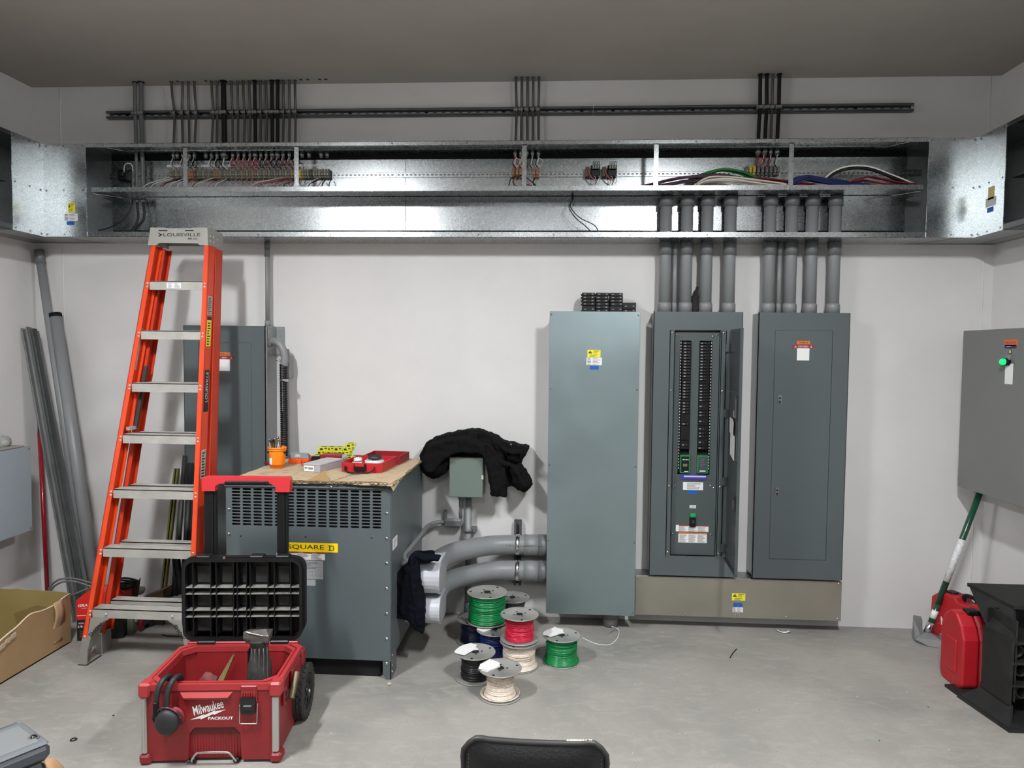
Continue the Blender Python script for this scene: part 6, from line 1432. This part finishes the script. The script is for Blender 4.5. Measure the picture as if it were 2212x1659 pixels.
# ================================================================= LEFT CORNER
def ext(p, q, z=0.004):
    """extend the line p->q down to height z"""
    d = q-p; return p+d*((z-p.z)/d.z)
a_, b_ = at(84, 541, Y=-.04), at(190, 1262, Y=-.20)
e_ = ext(a_, b_, .03); t = T('conduit', 'longest grey plastic pipe leaning in the left corner', 'pipe', e_)
MB().cyl(e_, a_, .0245, n=24).build('pipe', pvc, t)
d_ = (e_-a_).normalized(); MB().cyl(a_-d_*.002, a_+d_*.085, .027, n=24).build('bell_end', pvcd, t)
a_, b_ = at(119, 678, Y=-.06), at(204, 1262, Y=-.28)
e_ = ext(a_, b_, .03); t = T('conduit', 'thick grey plastic pipe with a black cap leaning in the left corner', 'pipe', e_)
MB().cyl(e_, a_, .0335, n=28).build('pipe', pvc, t)
d_ = (e_-a_).normalized(); MB().cyl(a_-d_*.002, a_+d_*.022, .0355, n=28).build('black_cap', blackm, t)
def cstrut(p, q, w, dpt, m, lab, grp=None, nm='strut_length', holes_=0, cat='strut'):
    p, q = V(p), V(q); L_ = (q-p).normalized(); U_ = XA-L_*XA.dot(L_); U_.normalize(); N_ = U_.cross(L_); 
    if N_.y > 0: N_ = -N_
    t = T(nm, lab, cat, p, grp); h = (q-p).length; b = MB()
    b.prism([(-w/2, 0), (w/2, 0), (w/2, h), (-w/2, h)], p, U_, L_, N_*.003)
    for s in (-1, 1):
        b.prism([(s*w/2, 0), (s*(w/2-.003), 0), (s*(w/2-.003), h), (s*w/2, h)], p, U_, L_, N_*dpt)
        b.prism([(s*w/2, 0), (s*(w/2-.010), 0), (s*(w/2-.010), h), (s*w/2, h)], p+N_*(dpt-.002), U_, L_, N_*.002)
    b.build('channel', m, t)
    if holes_:
        b = MB(); k = .03
        while k < h-.03: b.prism([(-.005, k), (.005, k), (.005, k+.022), (-.005, k+.022)], p+N_*.0034, U_, L_, N_*.0004); k += .05
        b.build('slots', mat('slot_light', (150, 148, 132), .6) if holes_ == 2 else void, t)
    return t
bright = mat('bright_strut', (130, 131, 130), .42, .4, noise=(9, .12))
for i, (ta, bb, w_, lab) in enumerate((((61, 709), (160, 1262), .041, 'leftmost steel strut channel leaning in the left corner'), ((75, 712), (176, 1262), .03, 'second steel strut channel leaning in the left corner, shadowed'), ((81, 716), (186, 1262), .02, 'narrow steel channel between the struts and the longest pipe'))):
    a_, b_ = at(*ta, Y=-.105+.012*i), at(*bb, Y=-.27+.02*i); cstrut(ext(a_, b_, .006), a_, w_, .036 if i < 2 else .02, bright if i != 1 else strutm, lab)
a_, b_ = at(84, 905, Y=-.045), at(102, 1270, Y=-.16); e_ = ext(a_, b_, .01)
t = T('pole', 'dark red pole with a black tip leaning in the left corner', 'pole', e_)
m_ = a_.lerp(e_, .075)
MB().cyl(e_, m_, .0125, n=16).build('shaft', mat('pole_red', (138, 12, 28), .25, coat=.4), t); MB().cyl(m_, a_, .010, .0075, n=12).build('black_tip', black, t)
# torn cardboard carton
cbx = mat('carton_brown', (150, 122, 86), .85, noise=(5, .12), bump=(40, .2, .004)); cbi = mat('carton_inside', (136, 118, 70), .85, noise=(5, .1)); cbe = mat('carton_torn_edge', (196, 178, 150), .9)
t = T('cardboard_carton', 'large torn open brown cardboard carton on the floor in the left corner', 'carton', (.33, -1.2, 0))
rr = random.Random(8)
top = [(-.60, .268), (-.66, .262), (-.70, .25), (-.76, .248), (-.82, .252), (-.87, .262), (-.90, .262), (-.94, .25), (-.98, .235), (-1.04, .222), (-1.10, .205), (-1.16, .19), (-1.25, .18), (-1.9, .17)]
MB().prism([(-1.9, .002), (-.60, .002)]+top, (.612, 0, 0), YA, ZA, (.006, 0, 0)).build('side_wall', cbx, t)
tp = [(.045, .290)]+[(x, .288-.02*(x-.05)+rr.uniform(-.003, .003)) for x in [.08+.04*i for i in range(13)]]+[(.612, .270)]
MB().prism([(.612, .002), (.045, .002)]+tp, (0, -.600, 0), XA, ZA, (0, -.006, 0)).build('end_wall', cbi, t)
MB().box(.045, .051, -1.9, -.606, .002, .275).build('side_wall', cbi, t)
MB().box(.045, .618, -1.9, -.606, .0015, .008).build('bottom', cbi, t)
MB().tube([(.616, y, z) for y, z in top[:-1]], .0045, 5, 2).build('torn_edge', cbe, t)
b = MB()
for i in range(7):
    y = -1.02-.035*i; z = .222-.012*i; b.prism(ragged([(-.02, 0), (.02, .004), (.015, .03), (-.012, .024)], 2, .004), (.622, y, z-.03), YA, V((.25, 0, 1)), (.003, 0, 0))
b.build('frayed_layer', cbe, t)
MB().prism([(.30, .15), (.43, .20), (.52, .19), (.50, .08), (.33, .06)], (0, -.6065, 0), XA, ZA, (0, -.0015, 0)).build('pressed_square', mat('carton_crease', (118, 98, 56), .9), t)
MB().grid(3, 14, lambda u, v: V((.621+.012*math.sin(v*5.5)+(.05*(v-.85) if v > .85 else 0), -.735+.065*u, .262-.215*v))).build('curled_flap', mat('flap_brown', (170, 140, 108), .85), t)
solid(COL.objects[-1], .003)
# red and black screw box
t = T('screw_box', 'red and black box of screws beside the cardboard carton', 'box', (.64, -.585, 0), rz=R(15))
zt_ = .262
MB().box(0, .235, 0, .14, 0, .118, .002).build('lower_part', mat('carton_black', (20, 20, 22), .5), t, True)
MB().prism([(0, .118), (.235, .118), (.235, .235), (.185, zt_), (.05, zt_), (0, .225)], (0, 0, 0), XA, ZA, (0, .14, 0)).build('upper_part', mat('carton_red', (206, 30, 22), .45), t, True)
text('GRABBER', (.060, -.001, .196), .015, whitep, t, width=.104, shear=.2, bold=.03, local=True)
text('CONSTRUCTION PRODUCTS', (.066, -.001, .180), .004, whitep, t, width=.085, local=True)
text('HIJOS A-BIN.', (.045, -.001, .098), .008, whitep, t, width=.06, local=True) if False else text('KGS A-BN.', (.042, -.001, .098), .008, whitep, t, width=.062, bold=.02, local=True)
text('1/4 x 2-7/8', (.050, -.001, .080), .013, whitep, t, width=.085, bold=.02, local=True); text('PALETTE', (.070, -.001, .064), .007, whitep, t, width=.05, local=True)
MB().box(.0, .235, -.001, .0, .140, .1415).build('white_line', whitep, t, True)
lines(MB(), (.012, -.0012, .02), XA, ZA, .05, .036, 4, seed=2).build('print', greyink, t) if False else None
b = lines(MB(), (.012, -.0012, .02), XA, ZA, .05, .036, 4, seed=2); b.build('print', greyink, t, True)
MB().lathe([(.020, 0), (.022, 0), (.022, .001), (.020, .001)], (.188, -.0005, .20), (0, -1, 0), 20).lathe([(.012, 0), (.014, 0), (.014, .001), (.012, .001)], (.188, -.0005, .20), (0, -1, 0), 20).build('ring_logo', whitep, t, True)
# coil of grey cable lying over the boxes
cg = mat('cable_grey', (104, 104, 104), .45)
for k, pts in enumerate(([(103, 1290), (108, 1268), (128, 1252), (160, 1250), (200, 1260), (240, 1268), (262, 1262)], [(106, 1292), (112, 1272), (132, 1258), (160, 1256), (200, 1268), (236, 1275), (258, 1272)], [(140, 1290), (165, 1282), (190, 1272), (220, 1270), (250, 1276), (270, 1280)])):
    o = MB().tube([at(x, y, Y=-.42-.03*k) for x, y in pts], .0055, 8, 6).build('cable', cg); tag(o, ('outermost', 'middle', 'lowest')[k]+' grey cable loop arching behind the red box of screws', 'cable', 'grey cable loops')
for k in range(4):
    c0 = V((.815, -.42, .255+.010*k)); o = MB().tube([c0+V((math.cos(a*.5)*(.05+.004*k), math.sin(a*.5)*.04, .004*math.sin(a+k))) for a in range(14)], .006, 8, 3).build('cable', black); tag(o, 'black cable coil turn on the clutter behind the ladder', 'cable', 'black coil turns behind the ladder')
# clutter seen between the ladder rails
t = T('junction_box', 'open pale grey steel box lying tilted on the clutter behind the ladder', 'electrical box', (.98, -.36, .15))
pc_ = at(275, 1306, Y=-.40)
Mx = Matrix.Translation(pc_) @ Matrix.Rotation(R(35), 4, 'X') @ Matrix.Rotation(R(-14), 4, 'Y') @ Matrix.Rotation(R(8), 4, 'Z')
bb_ = MB()
for bx4 in ((-.055, .055, -.002, 0, -.04, .04), (-.055, -.053, -.03, 0, -.04, .04), (.053, .055, -.03, 0, -.04, .04), (-.055, .055, -.03, 0, -.04, -.038), (-.055, .055, -.03, 0, .038, .04)): bb_.box(*bx4, M=Mx)
bb_.build('shell', mat('pale_steel', (150, 152, 148), .45, .5), t)
def lump(px, py, Y, r, sc, col, nm, lab, cat, vox=.01, st=.02, mname=None, group=None):
    o = MB().ball(at(px, py, Y=Y), r, 14, 9, sc).build(nm, mat(mname or nm+'_m', col, .75)); blob(o, vox, .04, st, smooth=1); tag(o, lab, cat, group); return o
lump(272, 1262, -.24, .045, (1.1, .6, 1), (196, 194, 190), 'plastic_bag', 'crumpled translucent white bag behind the ladder', 'bag', .008, .03)
lump(300, 1275, -.22, .035, (1.2, .6, .9), (184, 182, 180), 'plastic_bag', 'smaller pale plastic bag right of the dark triangle behind the ladder', 'bag', .008, .025, 'pb2')
o = MB().prism([(0, 0), (.075, -.005), (.095, .11)], at(270, 1287, Y=-.3), XA, ZA, (0, .004, 0)).build('metal_scrap', mat('brown_plate', (78, 56, 54), .6)); tag(o, 'dark brown triangular metal scrap pointing up behind the ladder', 'scrap')
for i, (x0, y0, x1, y1, c_, lab) in enumerate(((300, 1275, 352, 1305, (84, 66, 46), 'dark brown cardboard scrap with a slanted top behind the ladder'), (335, 1285, 392, 1315, (150, 148, 142), 'pale folded carton behind the ladder near the floor'))):
    p = at(x0, y1, Y=-.33+.02*i); q_ = at(x1, y0, Y=-.33+.02*i)
    tag(MB().prism([(0, -p.z+.002), (q_.x-p.x, -p.z+.002), (q_.x-p.x, (q_.z-p.z)), ((q_.x-p.x)*.25, (q_.z-p.z)*.5), (0, (q_.z-p.z)*.3)], p, XA, ZA, (0, .10, 0)).build('carton_scrap', mat('scrap_%d' % i, c_, .85)), lab, 'carton')
p = at(232, 1368, Z=.0)
tag(MB().box(.80, .885, -.47, -.36, .002, .115, .003).build('greenish_carton', mat('greenish_card', (104, 106, 92), .8)), 'dull greenish carton standing behind the ladder foot', 'carton')
t = T('hand_tool', 'red and white hand tool lying behind the ladder foot', 'tool', (.93, -.42, .0)); 
MB().tube([(.905, -.43, .012), (.915, -.44, .06), (.93, -.45, .115)], .012, 8, 4).build('red_grip', redp, t); MB().tube([(.885, -.44, .06), (.89, -.45, .125)], .010, 8, 1).build('white_shaft', whitep, t)
lump(305, 1345, -.33, .07, (1.3, .7, .6), (44, 42, 42), 'black_bag', 'dark sack slumped on the floor behind the ladder', 'bag', .012, .03)
lump(340, 1318, -.26, .06, (1.3, .7, .6), (150, 138, 132), 'paper_bag', 'crumpled pinkish grey paper on the clutter behind the ladder', 'paper', .010, .04)
tag(MB().tube([at(350, 1371, Z=.004), at(366, 1374, Z=.004), at(394, 1374, Z=.004)], .003, 6, 4).build('wire_offcut', black), 'black wire offcut on the floor behind the tool box lid', 'wire')
# struts leaning behind the ladder at the foot of the panel
a_, b_ = at(384, 1012, Y=-.06), at(356, 1270, Y=-.20); cstrut(ext(a_, b_, .006), a_, .03, .02, mat('olive_zinc', (112, 106, 62), .45, .7, noise=(9, .15)), 'olive zinc slotted channel leaning behind the ladder', None, 'strut_length', 2)
a_, b_ = at(399, 984, Y=-.175), at(378, 1270, Y=-.24); e_ = ext(a_, b_, .01)
o = MB().cyl(e_, a_, .020, .012, n=16).build('threaded_rod', mat('dark_pipe', (62, 62, 60), .45, .6)); tag(o, 'dark steel pipe with a narrowed tip leaning beside the olive channel', 'pipe')
a_, b_ = at(412, 1000, Y=-.18), at(396, 1270, Y=-.25); e_ = ext(a_, b_, .01)
o = MB().cyl(e_, a_, .016, n=14).build('dark_conduit', mat('dark_pipe2', (44, 46, 46), .5, .5)); tag(o, 'second dark pipe leaning against the panel behind the ladder', 'pipe')
a_, b_ = at(381, 1195, Y=-.22), at(392, 1300, Y=-.28); cstrut(ext(a_, b_, .006), a_, .04, .02, blackm, 'short black perforated strip leaning behind the tool box lid', None, 'perforated_strip', 1, 'strip')
# ================================================================= RIGHT CORNER
t = T('floor_scraper', 'green handled floor tool with a steel head leaning under the right cabinet', 'tool', at(2003, 1388, Z=0))
h0 = at(2003, 1366, Y=-.19); h0.z = .055; top_ = V((5.555, -.060, .865))
top_ = at(2119, 1058, Y=-.20)
d_ = (top_-h0); f = lambda k: h0+d_*k
MB().cyl(f(.05), f(.20), .0155, n=16).cyl(f(.20), f(1), .0165, n=16).build('green_handle', mat('handle_green', (12, 66, 44), .3, coat=.3), t)
MB().cyl(f(.36), f(.655), .0172, n=16).build('handle_label', mat('handle_label', (205, 206, 206), .45, noise=(60, .25)), t)
MB().cyl(f(.10), f(.155), .0165, n=16).build('handle_label', whitep, t)
MB().cyl(f(-.02), f(.07), .0185, n=16).build('ferrule', chrome, t)
hm = mat('head_steel', (142, 144, 144), .4, .6, noise=(14, .12))
hc = V((h0.x-.0, h0.y-.01, 0))
MB().hull([hc+V(v) for v in ((-.075, -.02, .02), (-.06, .03, .02), (.06, -.05, .0), (.075, -.02, .0), (-.07, -.02, .035), (-.05, .03, .045), (.05, -.05, .03), (.07, -.01, .035), (0, 0, .062), (-.03, -.06, .004), (.03, -.075, .001))]).build('head_body', hm, t)
MB().hull([hc+V(v) for v in ((-.070, .00, .012), (-.062, .05, .015), (-.035, .05, .02), (-.035, -.01, .02), (-.066, .03, .120), (-.060, .05, .135), (-.018, .05, .130), (-.018, .03, .115), (-.01, .04, .03))]).build('head_wing', hm, t)
MB().hull([hc+V(v) for v in ((.045, -.06, 0), (.09, -.05, 0), (.05, -.02, 0), (.095, -.02, 0), (.05, -.055, .06), (.095, -.045, .085), (.05, -.02, .06), (.095, -.02, .085))]).build('head_wing', hm, t)
MB().box(hc.x-.085, hc.x+.09, hc.y-.085, hc.y-.06, .0, .006).build('blade', blackm, t) if False else None
crd = mat('hard_case_red', (168, 24, 34), .42, noise=(10, .08)); crk = mat('hard_case_dark_red', (132, 18, 28), .45, noise=(10, .08))
def hardcase(name, lab, loc, rz, L_, D_, H_, m, m2, logo):
    t = T(name, lab, 'tool case', loc, rz=rz)   # local x = length, y = thickness, z = up
    c = .045
    prof = [(c, 0), (L_-c, 0), (L_, c*.8), (L_-.008, H_-c*1.2), (L_-c*1.3, H_-.012), (L_*.62, H_-.012), (L_*.58, H_-.035), (L_*.42, H_-.035), (L_*.38, H_-.012), (c*1.3, H_-.012), (.008, H_-c*1.2), (0, c*.8)]
    o = MB().prism(prof, (0, 0, 0), XA, ZA, (0, D_*.49, 0)).build('front_shell', m, t, True); bevel(o, .008, 2)
    o = MB().prism(prof, (0, D_*.51, 0), XA, ZA, (0, D_*.49, 0)).build('rear_shell', m2, t, True); bevel(o, .008, 2)
    MB().prism([(c+.02, .02), (L_-c-.02, .02), (L_-.03, .06), (L_-.035, H_*.72), (.035, H_*.72), (.03, .06)], (0, -.006, 0), XA, ZA, (0, .008, 0)).build('raised_panel', m, t, True)
    MB().tube([(L_*.40, D_*.5, H_-.04), (L_*.42, D_*.5, H_+.0), (L_*.58, D_*.5, H_+.0), (L_*.60, D_*.5, H_-.04)], .011, 8, 4).build('handle', black, t, True)
    for x in (L_*.22, L_*.76): MB().box(x-.028, x+.028, D_*.28, D_*.72, H_-.022, H_-.004, .004).build('latch', black, t, True)
    if logo:
        text('Milwaukee', (L_*.42, -.0068, H_*.50), .045, whitep, t, U=V((.97, 0, .2)), W=V((-.2, 0, .97)), width=.19, shear=.12, bold=.012, local=True)
        MB().prism([(.06, H_*.36), (.16, H_*.40), (.15, H_*.375), (.29, H_*.45), (.19, H_*.385), (.205, H_*.41)], (0, -.0066, 0), XA, ZA, (0, -.0005, 0)).build('lightning_underline', whitep, t, True)
    return t
hardcase('hard_case', 'red hard tool case with white script lettering against the right wall', (5.36, -.12, 0), R(-72), .42, .11, .295, crd, crk, True)
t = T('hard_case', 'upright bright red hard tool case standing next to the black plastic block', 'tool case', (5.165, -.80, 0))
Xc, Yc = 5.165, -.80
H_ = at(2083, 1335, Y=-.80).z
prof = [(-.0, .03), (.03, 0), (.17, .0), (.195, .03), (.195, H_-.09), (.17, H_-.035), (.12, H_), (.075, H_), (.025, H_-.05), (0, H_-.11)]
o = MB().prism([(y, z) for y, z in prof], (Xc, Yc, 0), YA, ZA, (.075, 0, 0)).build('front_shell', crd, t); bevel(o, .010, 3)
o = MB().prism([(y, z) for y, z in prof], (Xc+.079, Yc, 0), YA, ZA, (.075, 0, 0)).build('rear_shell', crk, t); bevel(o, .010, 3)
MB().box(Xc-.006, Xc+.004, Yc+.05, Yc+.15, .07, H_-.13, .004).build('raised_ridges', crd, t)
MB().prism([(.085, .06), (.145, .06), (.145, .065), (.09, .065), (.09, H_-.13), (.145, H_-.13), (.145, H_-.125), (.085, H_-.125)], (Xc+.0, Yc-.003, 0), XA, ZA, (0, .004, 0)).build('edge_groove', mat('pale_red', (190, 90, 88), .5), t)
MB().box(Xc+.05, Xc+.11, Yc+.06, Yc+.11, H_-.012, H_+.012, .005).build('latch', black, t)
# black plastic support block
bk = mat('block_black', (26, 26, 25), .55, noise=(14, .5), bump=(40, .2, .003))
t = T('support_block', 'large black moulded plastic support block with a flared foot in the right corner', 'block', (5.4, -.9, 0))
s1_, s2_ = V((5.120, -.84, 0)), V((5.165, -1.155, 0))
zt_ = .46
def quadbox(P, th, m, nm, lab=None):
    P = [V(p) for p in P]; n_ = (P[1]-P[0]).cross(P[3]-P[0]).normalized()*th
    return MB().add(P+[p+n_ for p in P], [(0, 3, 2, 1), (4, 5, 6, 7), (0, 1, 5, 4), (1, 2, 6, 5), (2, 3, 7, 6), (3, 0, 4, 7)]).build(nm, m, t)
tA, tB = at(2089, 1266, Z=zt_), at(2189, 1316, Z=zt_)
tAy = tA.y; x_front = tB.x
quadbox([(tA.x, tA.y, zt_), (tB.x, tB.y, zt_), (5.67, tB.y, zt_-.0), (5.67, tA.y, zt_-.0)], .016, bk, 'top_plate')
xw_ = at(2140, 1400, Y=-.95).x
# side wall leaning outwards at the top and at the foot
quadbox([(xw_+.02, -.88, .075), (xw_+.03, -1.06, .075), (xw_+.035, -1.06, .36), (xw_+.02, -.88, .36)], .016, bk, 'side_wall')
quadbox([(tA.x+.004, tA.y-.01, zt_+.004), (xw_+.02, -.88, .355), (xw_+.035, -1.06, .355), (tB.x+.004, tB.y+.01, zt_+.004)], -.016, bk, 'upper_flare')
quadbox([(s1_.x, s1_.y, .0), (s2_.x, s2_.y, .0), (xw_+.03, -1.06, .08), (xw_+.02, -.88, .08)], -.016, bk, 'lower_flare')
quadbox([(s2_.x, s2_.y, .0), (5.67, s2_.y, .0), (5.67, s1_.y+.15, .0), (s1_.x, s1_.y+.1, .0)], .014, bk, 'foot_plate')
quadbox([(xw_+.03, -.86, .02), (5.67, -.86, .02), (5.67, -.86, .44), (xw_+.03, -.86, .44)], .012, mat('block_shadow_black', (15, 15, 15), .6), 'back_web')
for z in (.15, .25, .34): MB().box(xw_+.03, 5.67, -1.05, -.87, z, z+.010).build('cross_rib', bk, t)
for x, z in ((5.27, .30), (5.29, .215), (5.30, .115), (5.36, .09), (5.40, .17), (5.42, .28), (5.52, .2)):
    MB().lathe([(.024, 0), (.030, 0), (.030, .13), (.024, .13), (.024, 0)], (x, -1.02, z), (0, 1, 0), 20).build('tube_boss', bk, t)
for x in (5.25, 5.45): MB().box(x, x+.008, -1.04, -.87, .08, .44).build('upright_rib', bk, t)
for px, py in ((2133, 1276), (2195, 1303)):
    p = at(px, py, Z=zt_+.001); MB().cyl((p.x, p.y, zt_+.0005), (p.x, p.y, zt_+.0012), .022, n=20).build('bolt_hole', void, t)
p = at(2188, 1567, Z=.015); MB().cyl((p.x, p.y, .0142), (p.x, p.y, .0150), .022, n=20).build('bolt_hole', void, t)
# ================================================================= FOREGROUND
t = T('chair', 'black leather chair back seen from its worn top edge at the bottom of the view', 'chair', (3.18, -2.6, 0))
lea = mat('black_leather', (16, 16, 18), .42, bump=(120, .5, .003), noise=(3, .2))
Yb = -2.5; cl, cr2 = at(1003, 1630, Y=Yb).x, at(1309, 1630, Y=Yb).x; ct = at(1150, 1599, Y=Yb).z
b = MB(); nU, nV = 24, 14
def back(u, v, s):
    x = cl+(cr2-cl)*u; zc = ct-.32*(1-v); e = min(1, min(u, 1-u)*9)*min(1, (1-v)*9+.05)
    r_ = .030; cx = min(u, 1-u)*(cr2-cl)
    if cx < r_ and v > .5:
        k = (r_-cx)/r_; zm = ct-r_*(1-math.sqrt(max(0, 1-k*k))); zc = min(zc, zm-(1-v)*.30)
    return V((x, Yb-.012*math.cos((u-.5)*3)-s*(.022*(1-(2*u-1)**6)*(1-(2*v-1)**6)**1+.004), zc))
b.grid(nU, nV, lambda u, v: back(u, v, 1)); b.grid(nU, nV, lambda u, v: back(u, v, -.6))
o = b.build('backrest', lea, t)
edge = [back(0, i/8, .2) for i in range(9)]+[back(i/12, 1, .2) for i in range(1, 12)]+[back(1, 1-i/8, .2) for i in range(9)]
MB().tube(edge, .0085, 8, 2).build('piping', mat('leather_edge', (40, 39, 38), .5), t)
P = [back(.72+.02*i, 1, .2)+V((0, .002, .006)) for i in range(10)]; MB().tube(P, .004, 6, 2, rs=lambda u, i: .002+.0035*abs(math.sin(i*1.7))).build('peeling_edge', mat('peeled_white', (176, 172, 160), .8, noise=(90, .3)), t)
b = MB()
for s_ in (.035, .965):
    for i in range(26): p = back(s_, .1+.032*i, 1); b.box(p.x-.0012, p.x+.0012, p.y-.002, p.y, p.z-.003, p.z+.001)
b.build('stitching', mat('stitch_grey', (70, 70, 68), .7), t)
MB().box(2.99, 3.37, -3.0, -2.46, .22, .29, .03).build('seat', lea, t); MB().cyl((3.18, -2.78, .10), (3.18, -2.78, .22), .025, n=16).build('column', black, t)
MB().box(3.16, 3.20, -2.478, -2.45, .30, .52, .008).build('back_bracket', black, t)
for k in range(5):
    a = R(90+72*k); MB().tube([(3.18, -2.78, .10), (3.18+.26*math.cos(a), -2.78+.26*math.sin(a), .07)], .018, 8, 1).build('leg', black, t); MB().cyl((3.18+.26*math.cos(a), -2.795+.26*math.sin(a), .03), (3.18+.26*math.cos(a), -2.765+.26*math.sin(a), .03), .03, n=14).build('castor', black, t)
# grey plastic case on a tan leather bag, bottom left corner
A_, B_ = at(42, 1553, Z=.5), at(112, 1604, Z=.5); U_ = (B_-A_).normalized(); W_ = V((U_.y, -U_.x, 0)); W_ = -W_ if W_.y > 0 else W_
wd = (B_-A_).length
gc = mat('slate_plastic', (88, 91, 94), .5, noise=(5, .06)); gcd = mat('slate_plastic_dark', (66, 70, 76), .5)
t = T('plastic_case', 'slate grey plastic case with a round steel screw, cut off by the bottom left corner', 'case', A_+W_*.2-V((0, 0, .06)))
Mx = Matrix(((U_.x, W_.x, 0, A_.x), (U_.y, W_.y, 0, A_.y), (0, 0, 1, .5), (0, 0, 0, 1)))
o = MB().box(0, wd, 0, .45, -.05, .0, .014, M=Mx).build('shell', gcd, t)
o = MB().box(.035, wd-.002, .004, .45, -.006, .008, .007, M=Mx).build('top_rim', gc, t)
MB().box(.062, wd-.022, .024, .45, .006, .0105, .003, M=Mx).build('top_panel', mat('slate_plastic_light', (104, 106, 106), .5), t)
MB().box(.012, wd-.0, .012, .45, -.115, -.05, .012, M=Mx).build('lower_shell', black, t)
p = at(72, 1592, Z=.511); MB().lathe([(.0, .006), (.006, .0055), (.009, .003), (.010, 0)], (p.x, p.y, .5105), n=20).build('dome_screw', mat('polished_steel', (120, 118, 116), .08, 1), t)
MB().lathe([(.011, .0), (.0145, .001), (.0155, 0)], (p.x, p.y, .5105), n=20).build('screw_washer', gc, t)
tan = mat('tan_leather', (160, 124, 92), .55, noise=(8, .12), bump=(60, .2, .003))
c_ = A_+U_*(wd*.62)+W_*.16; 
b = MB().box(-.14, .20, -.02, .40, -.50, -.122, .05, M=Mx).hull([at(118, 1636, Z=.41), at(95, 1640, Z=.42), at(142, 1662, Z=.37), at(100, 1675, Z=.40), at(130, 1690, Z=.30), at(90, 1690, Z=.36), at(125, 1645, Z=.33)])
o = b.build('leather_tool_bag', tan); blob(o, .008, .12, .012, smooth=1); tag(o, 'tan leather tool bag under the grey plastic case, bottom left corner', 'bag')
p = at(136, 1657, Z=.39); 
# small debris
tag(MB().lathe([(.0085, 0), (.0125, 0), (.0135, .0015), (.0125, .003), (.0085, .003), (.0075, .0015), (.0085, 0)], at(159, 1598, Z=.001), n=24).build('rubber_washer', blackm), 'small black rubber washer on the floor left of the tool box', 'washer')
tag(MB().box(-.004, .004, -.0015, .0015, 0, .003, M=Matrix.Translation(at(245, 1546, Z=.0005)) @ Matrix.Rotation(.6, 4, 'Z')).build('plastic_bit', blackm), 'tiny black chip on the floor left of the ear muffs', 'debris')
tag(MB().tube([at(1577, 1421, Z=.003), at(1583, 1411, Z=.003), at(1591, 1402, Z=.003)], .0025, 6, 4).build('wire_offcut', blackm), 'short black wire offcut on the open floor below the panels', 'wire')
p = at(1690, 1365, Z=.002); o = MB().grid(6, 2, lambda u, v: V((p.x-.03+.065*u, p.y-.012+.022*v-.01*u, .004+.010*(2*u-1)**2))).build('paper_scrap', whitep); solid(o, .001); tag(o, 'curled white paper scrap on the floor in front of the lower gutter', 'paper')
p = at(841, 1478, Z=.004); tag(MB().hull([p+V((x, y, z)) for x, y, z in ((-.012, 0, 0), (.012, .002, 0), (0, .01, 0), (0, -.008, 0), (.002, 0, .010), (-.006, .003, .008))]).build('wood_chip', mat('chip_tan', (196, 168, 132), .8)), 'small tan chip on the floor at the transformer foot', 'debris')
tag(MB().tube([at(1516, 1400, Z=.003), at(1519, 1408, Z=.003), at(1522, 1402, Z=.003)], .0015, 6, 4).build('wire_hook', blackm), 'tiny bent wire on the open floor', 'wire') if False else None
p = at(262, 1650, Z=.002)
rr = random.Random(21)
for i, (px, py) in enumerate(((430, 1462), (1468, 1585), (1483, 1586), (1640, 1535), (1852, 1506), (2140, 1553), (2005, 1528), (1960, 1496), (1752, 1482), (620, 1600), (300, 1500), (560, 1640), (880, 1560), (1130, 1580), (1370, 1480), (1900, 1600), (2050, 1620), (715, 1585))):
    p = at(px, py, Z=.001); k = rr.uniform(.002, .0045)
    tag(MB().hull([p+V((rr.uniform(-k, k), rr.uniform(-k, k), rr.uniform(0, k))) for _ in range(7)]).build('floor_crumb', whitep if i % 3 else mat('crumb_dark', (50, 48, 46), .8)), ('white' if i % 3 else 'dark')+' crumb lying on the concrete floor', 'debris', ('white' if i % 3 else 'dark')+' crumbs on the floor')
# ================================================================= CAMERA AND RENDER SETTINGS
EXPO = 0.0
cd = bpy.data.cameras.new('camera'); co = bpy.data.objects.new('camera', cd); COL.objects.link(co)
cd.sensor_fit = 'HORIZONTAL'; cd.sensor_width = 36; cd.lens = 36*FPX/2212; cd.clip_start = .05; cd.clip_end = 50
M = Matrix.Identity(4)
for i in range(3): M[i][0] = CR[i]; M[i][1] = CU[i]; M[i][2] = -CF[i]; M[i][3] = CP[i]
co.matrix_world = M
sc = bpy.context.scene; sc.camera = co
w = bpy.data.worlds.new('world'); sc.world = w; w.use_nodes = True
w.node_tree.nodes['Background'].inputs[0].default_value = (.5, .5, .5, 1); w.node_tree.nodes['Background'].inputs[1].default_value = .0
vs = sc.view_settings; vs.view_transform = 'Standard'; vs.look = 'None'; vs.gamma = 1; vs.exposure = EXPO; vs.use_curve_mapping = False
sc.cycles.max_bounces = 10; sc.cycles.diffuse_bounces = 6; sc.cycles.glossy_bounces = 5
sc.cycles.use_denoising = True
try: sc.cycles.denoiser = 'OPENIMAGEDENOISE'
except Exception: pass
sc.cycles.sample_clamp_indirect = 6
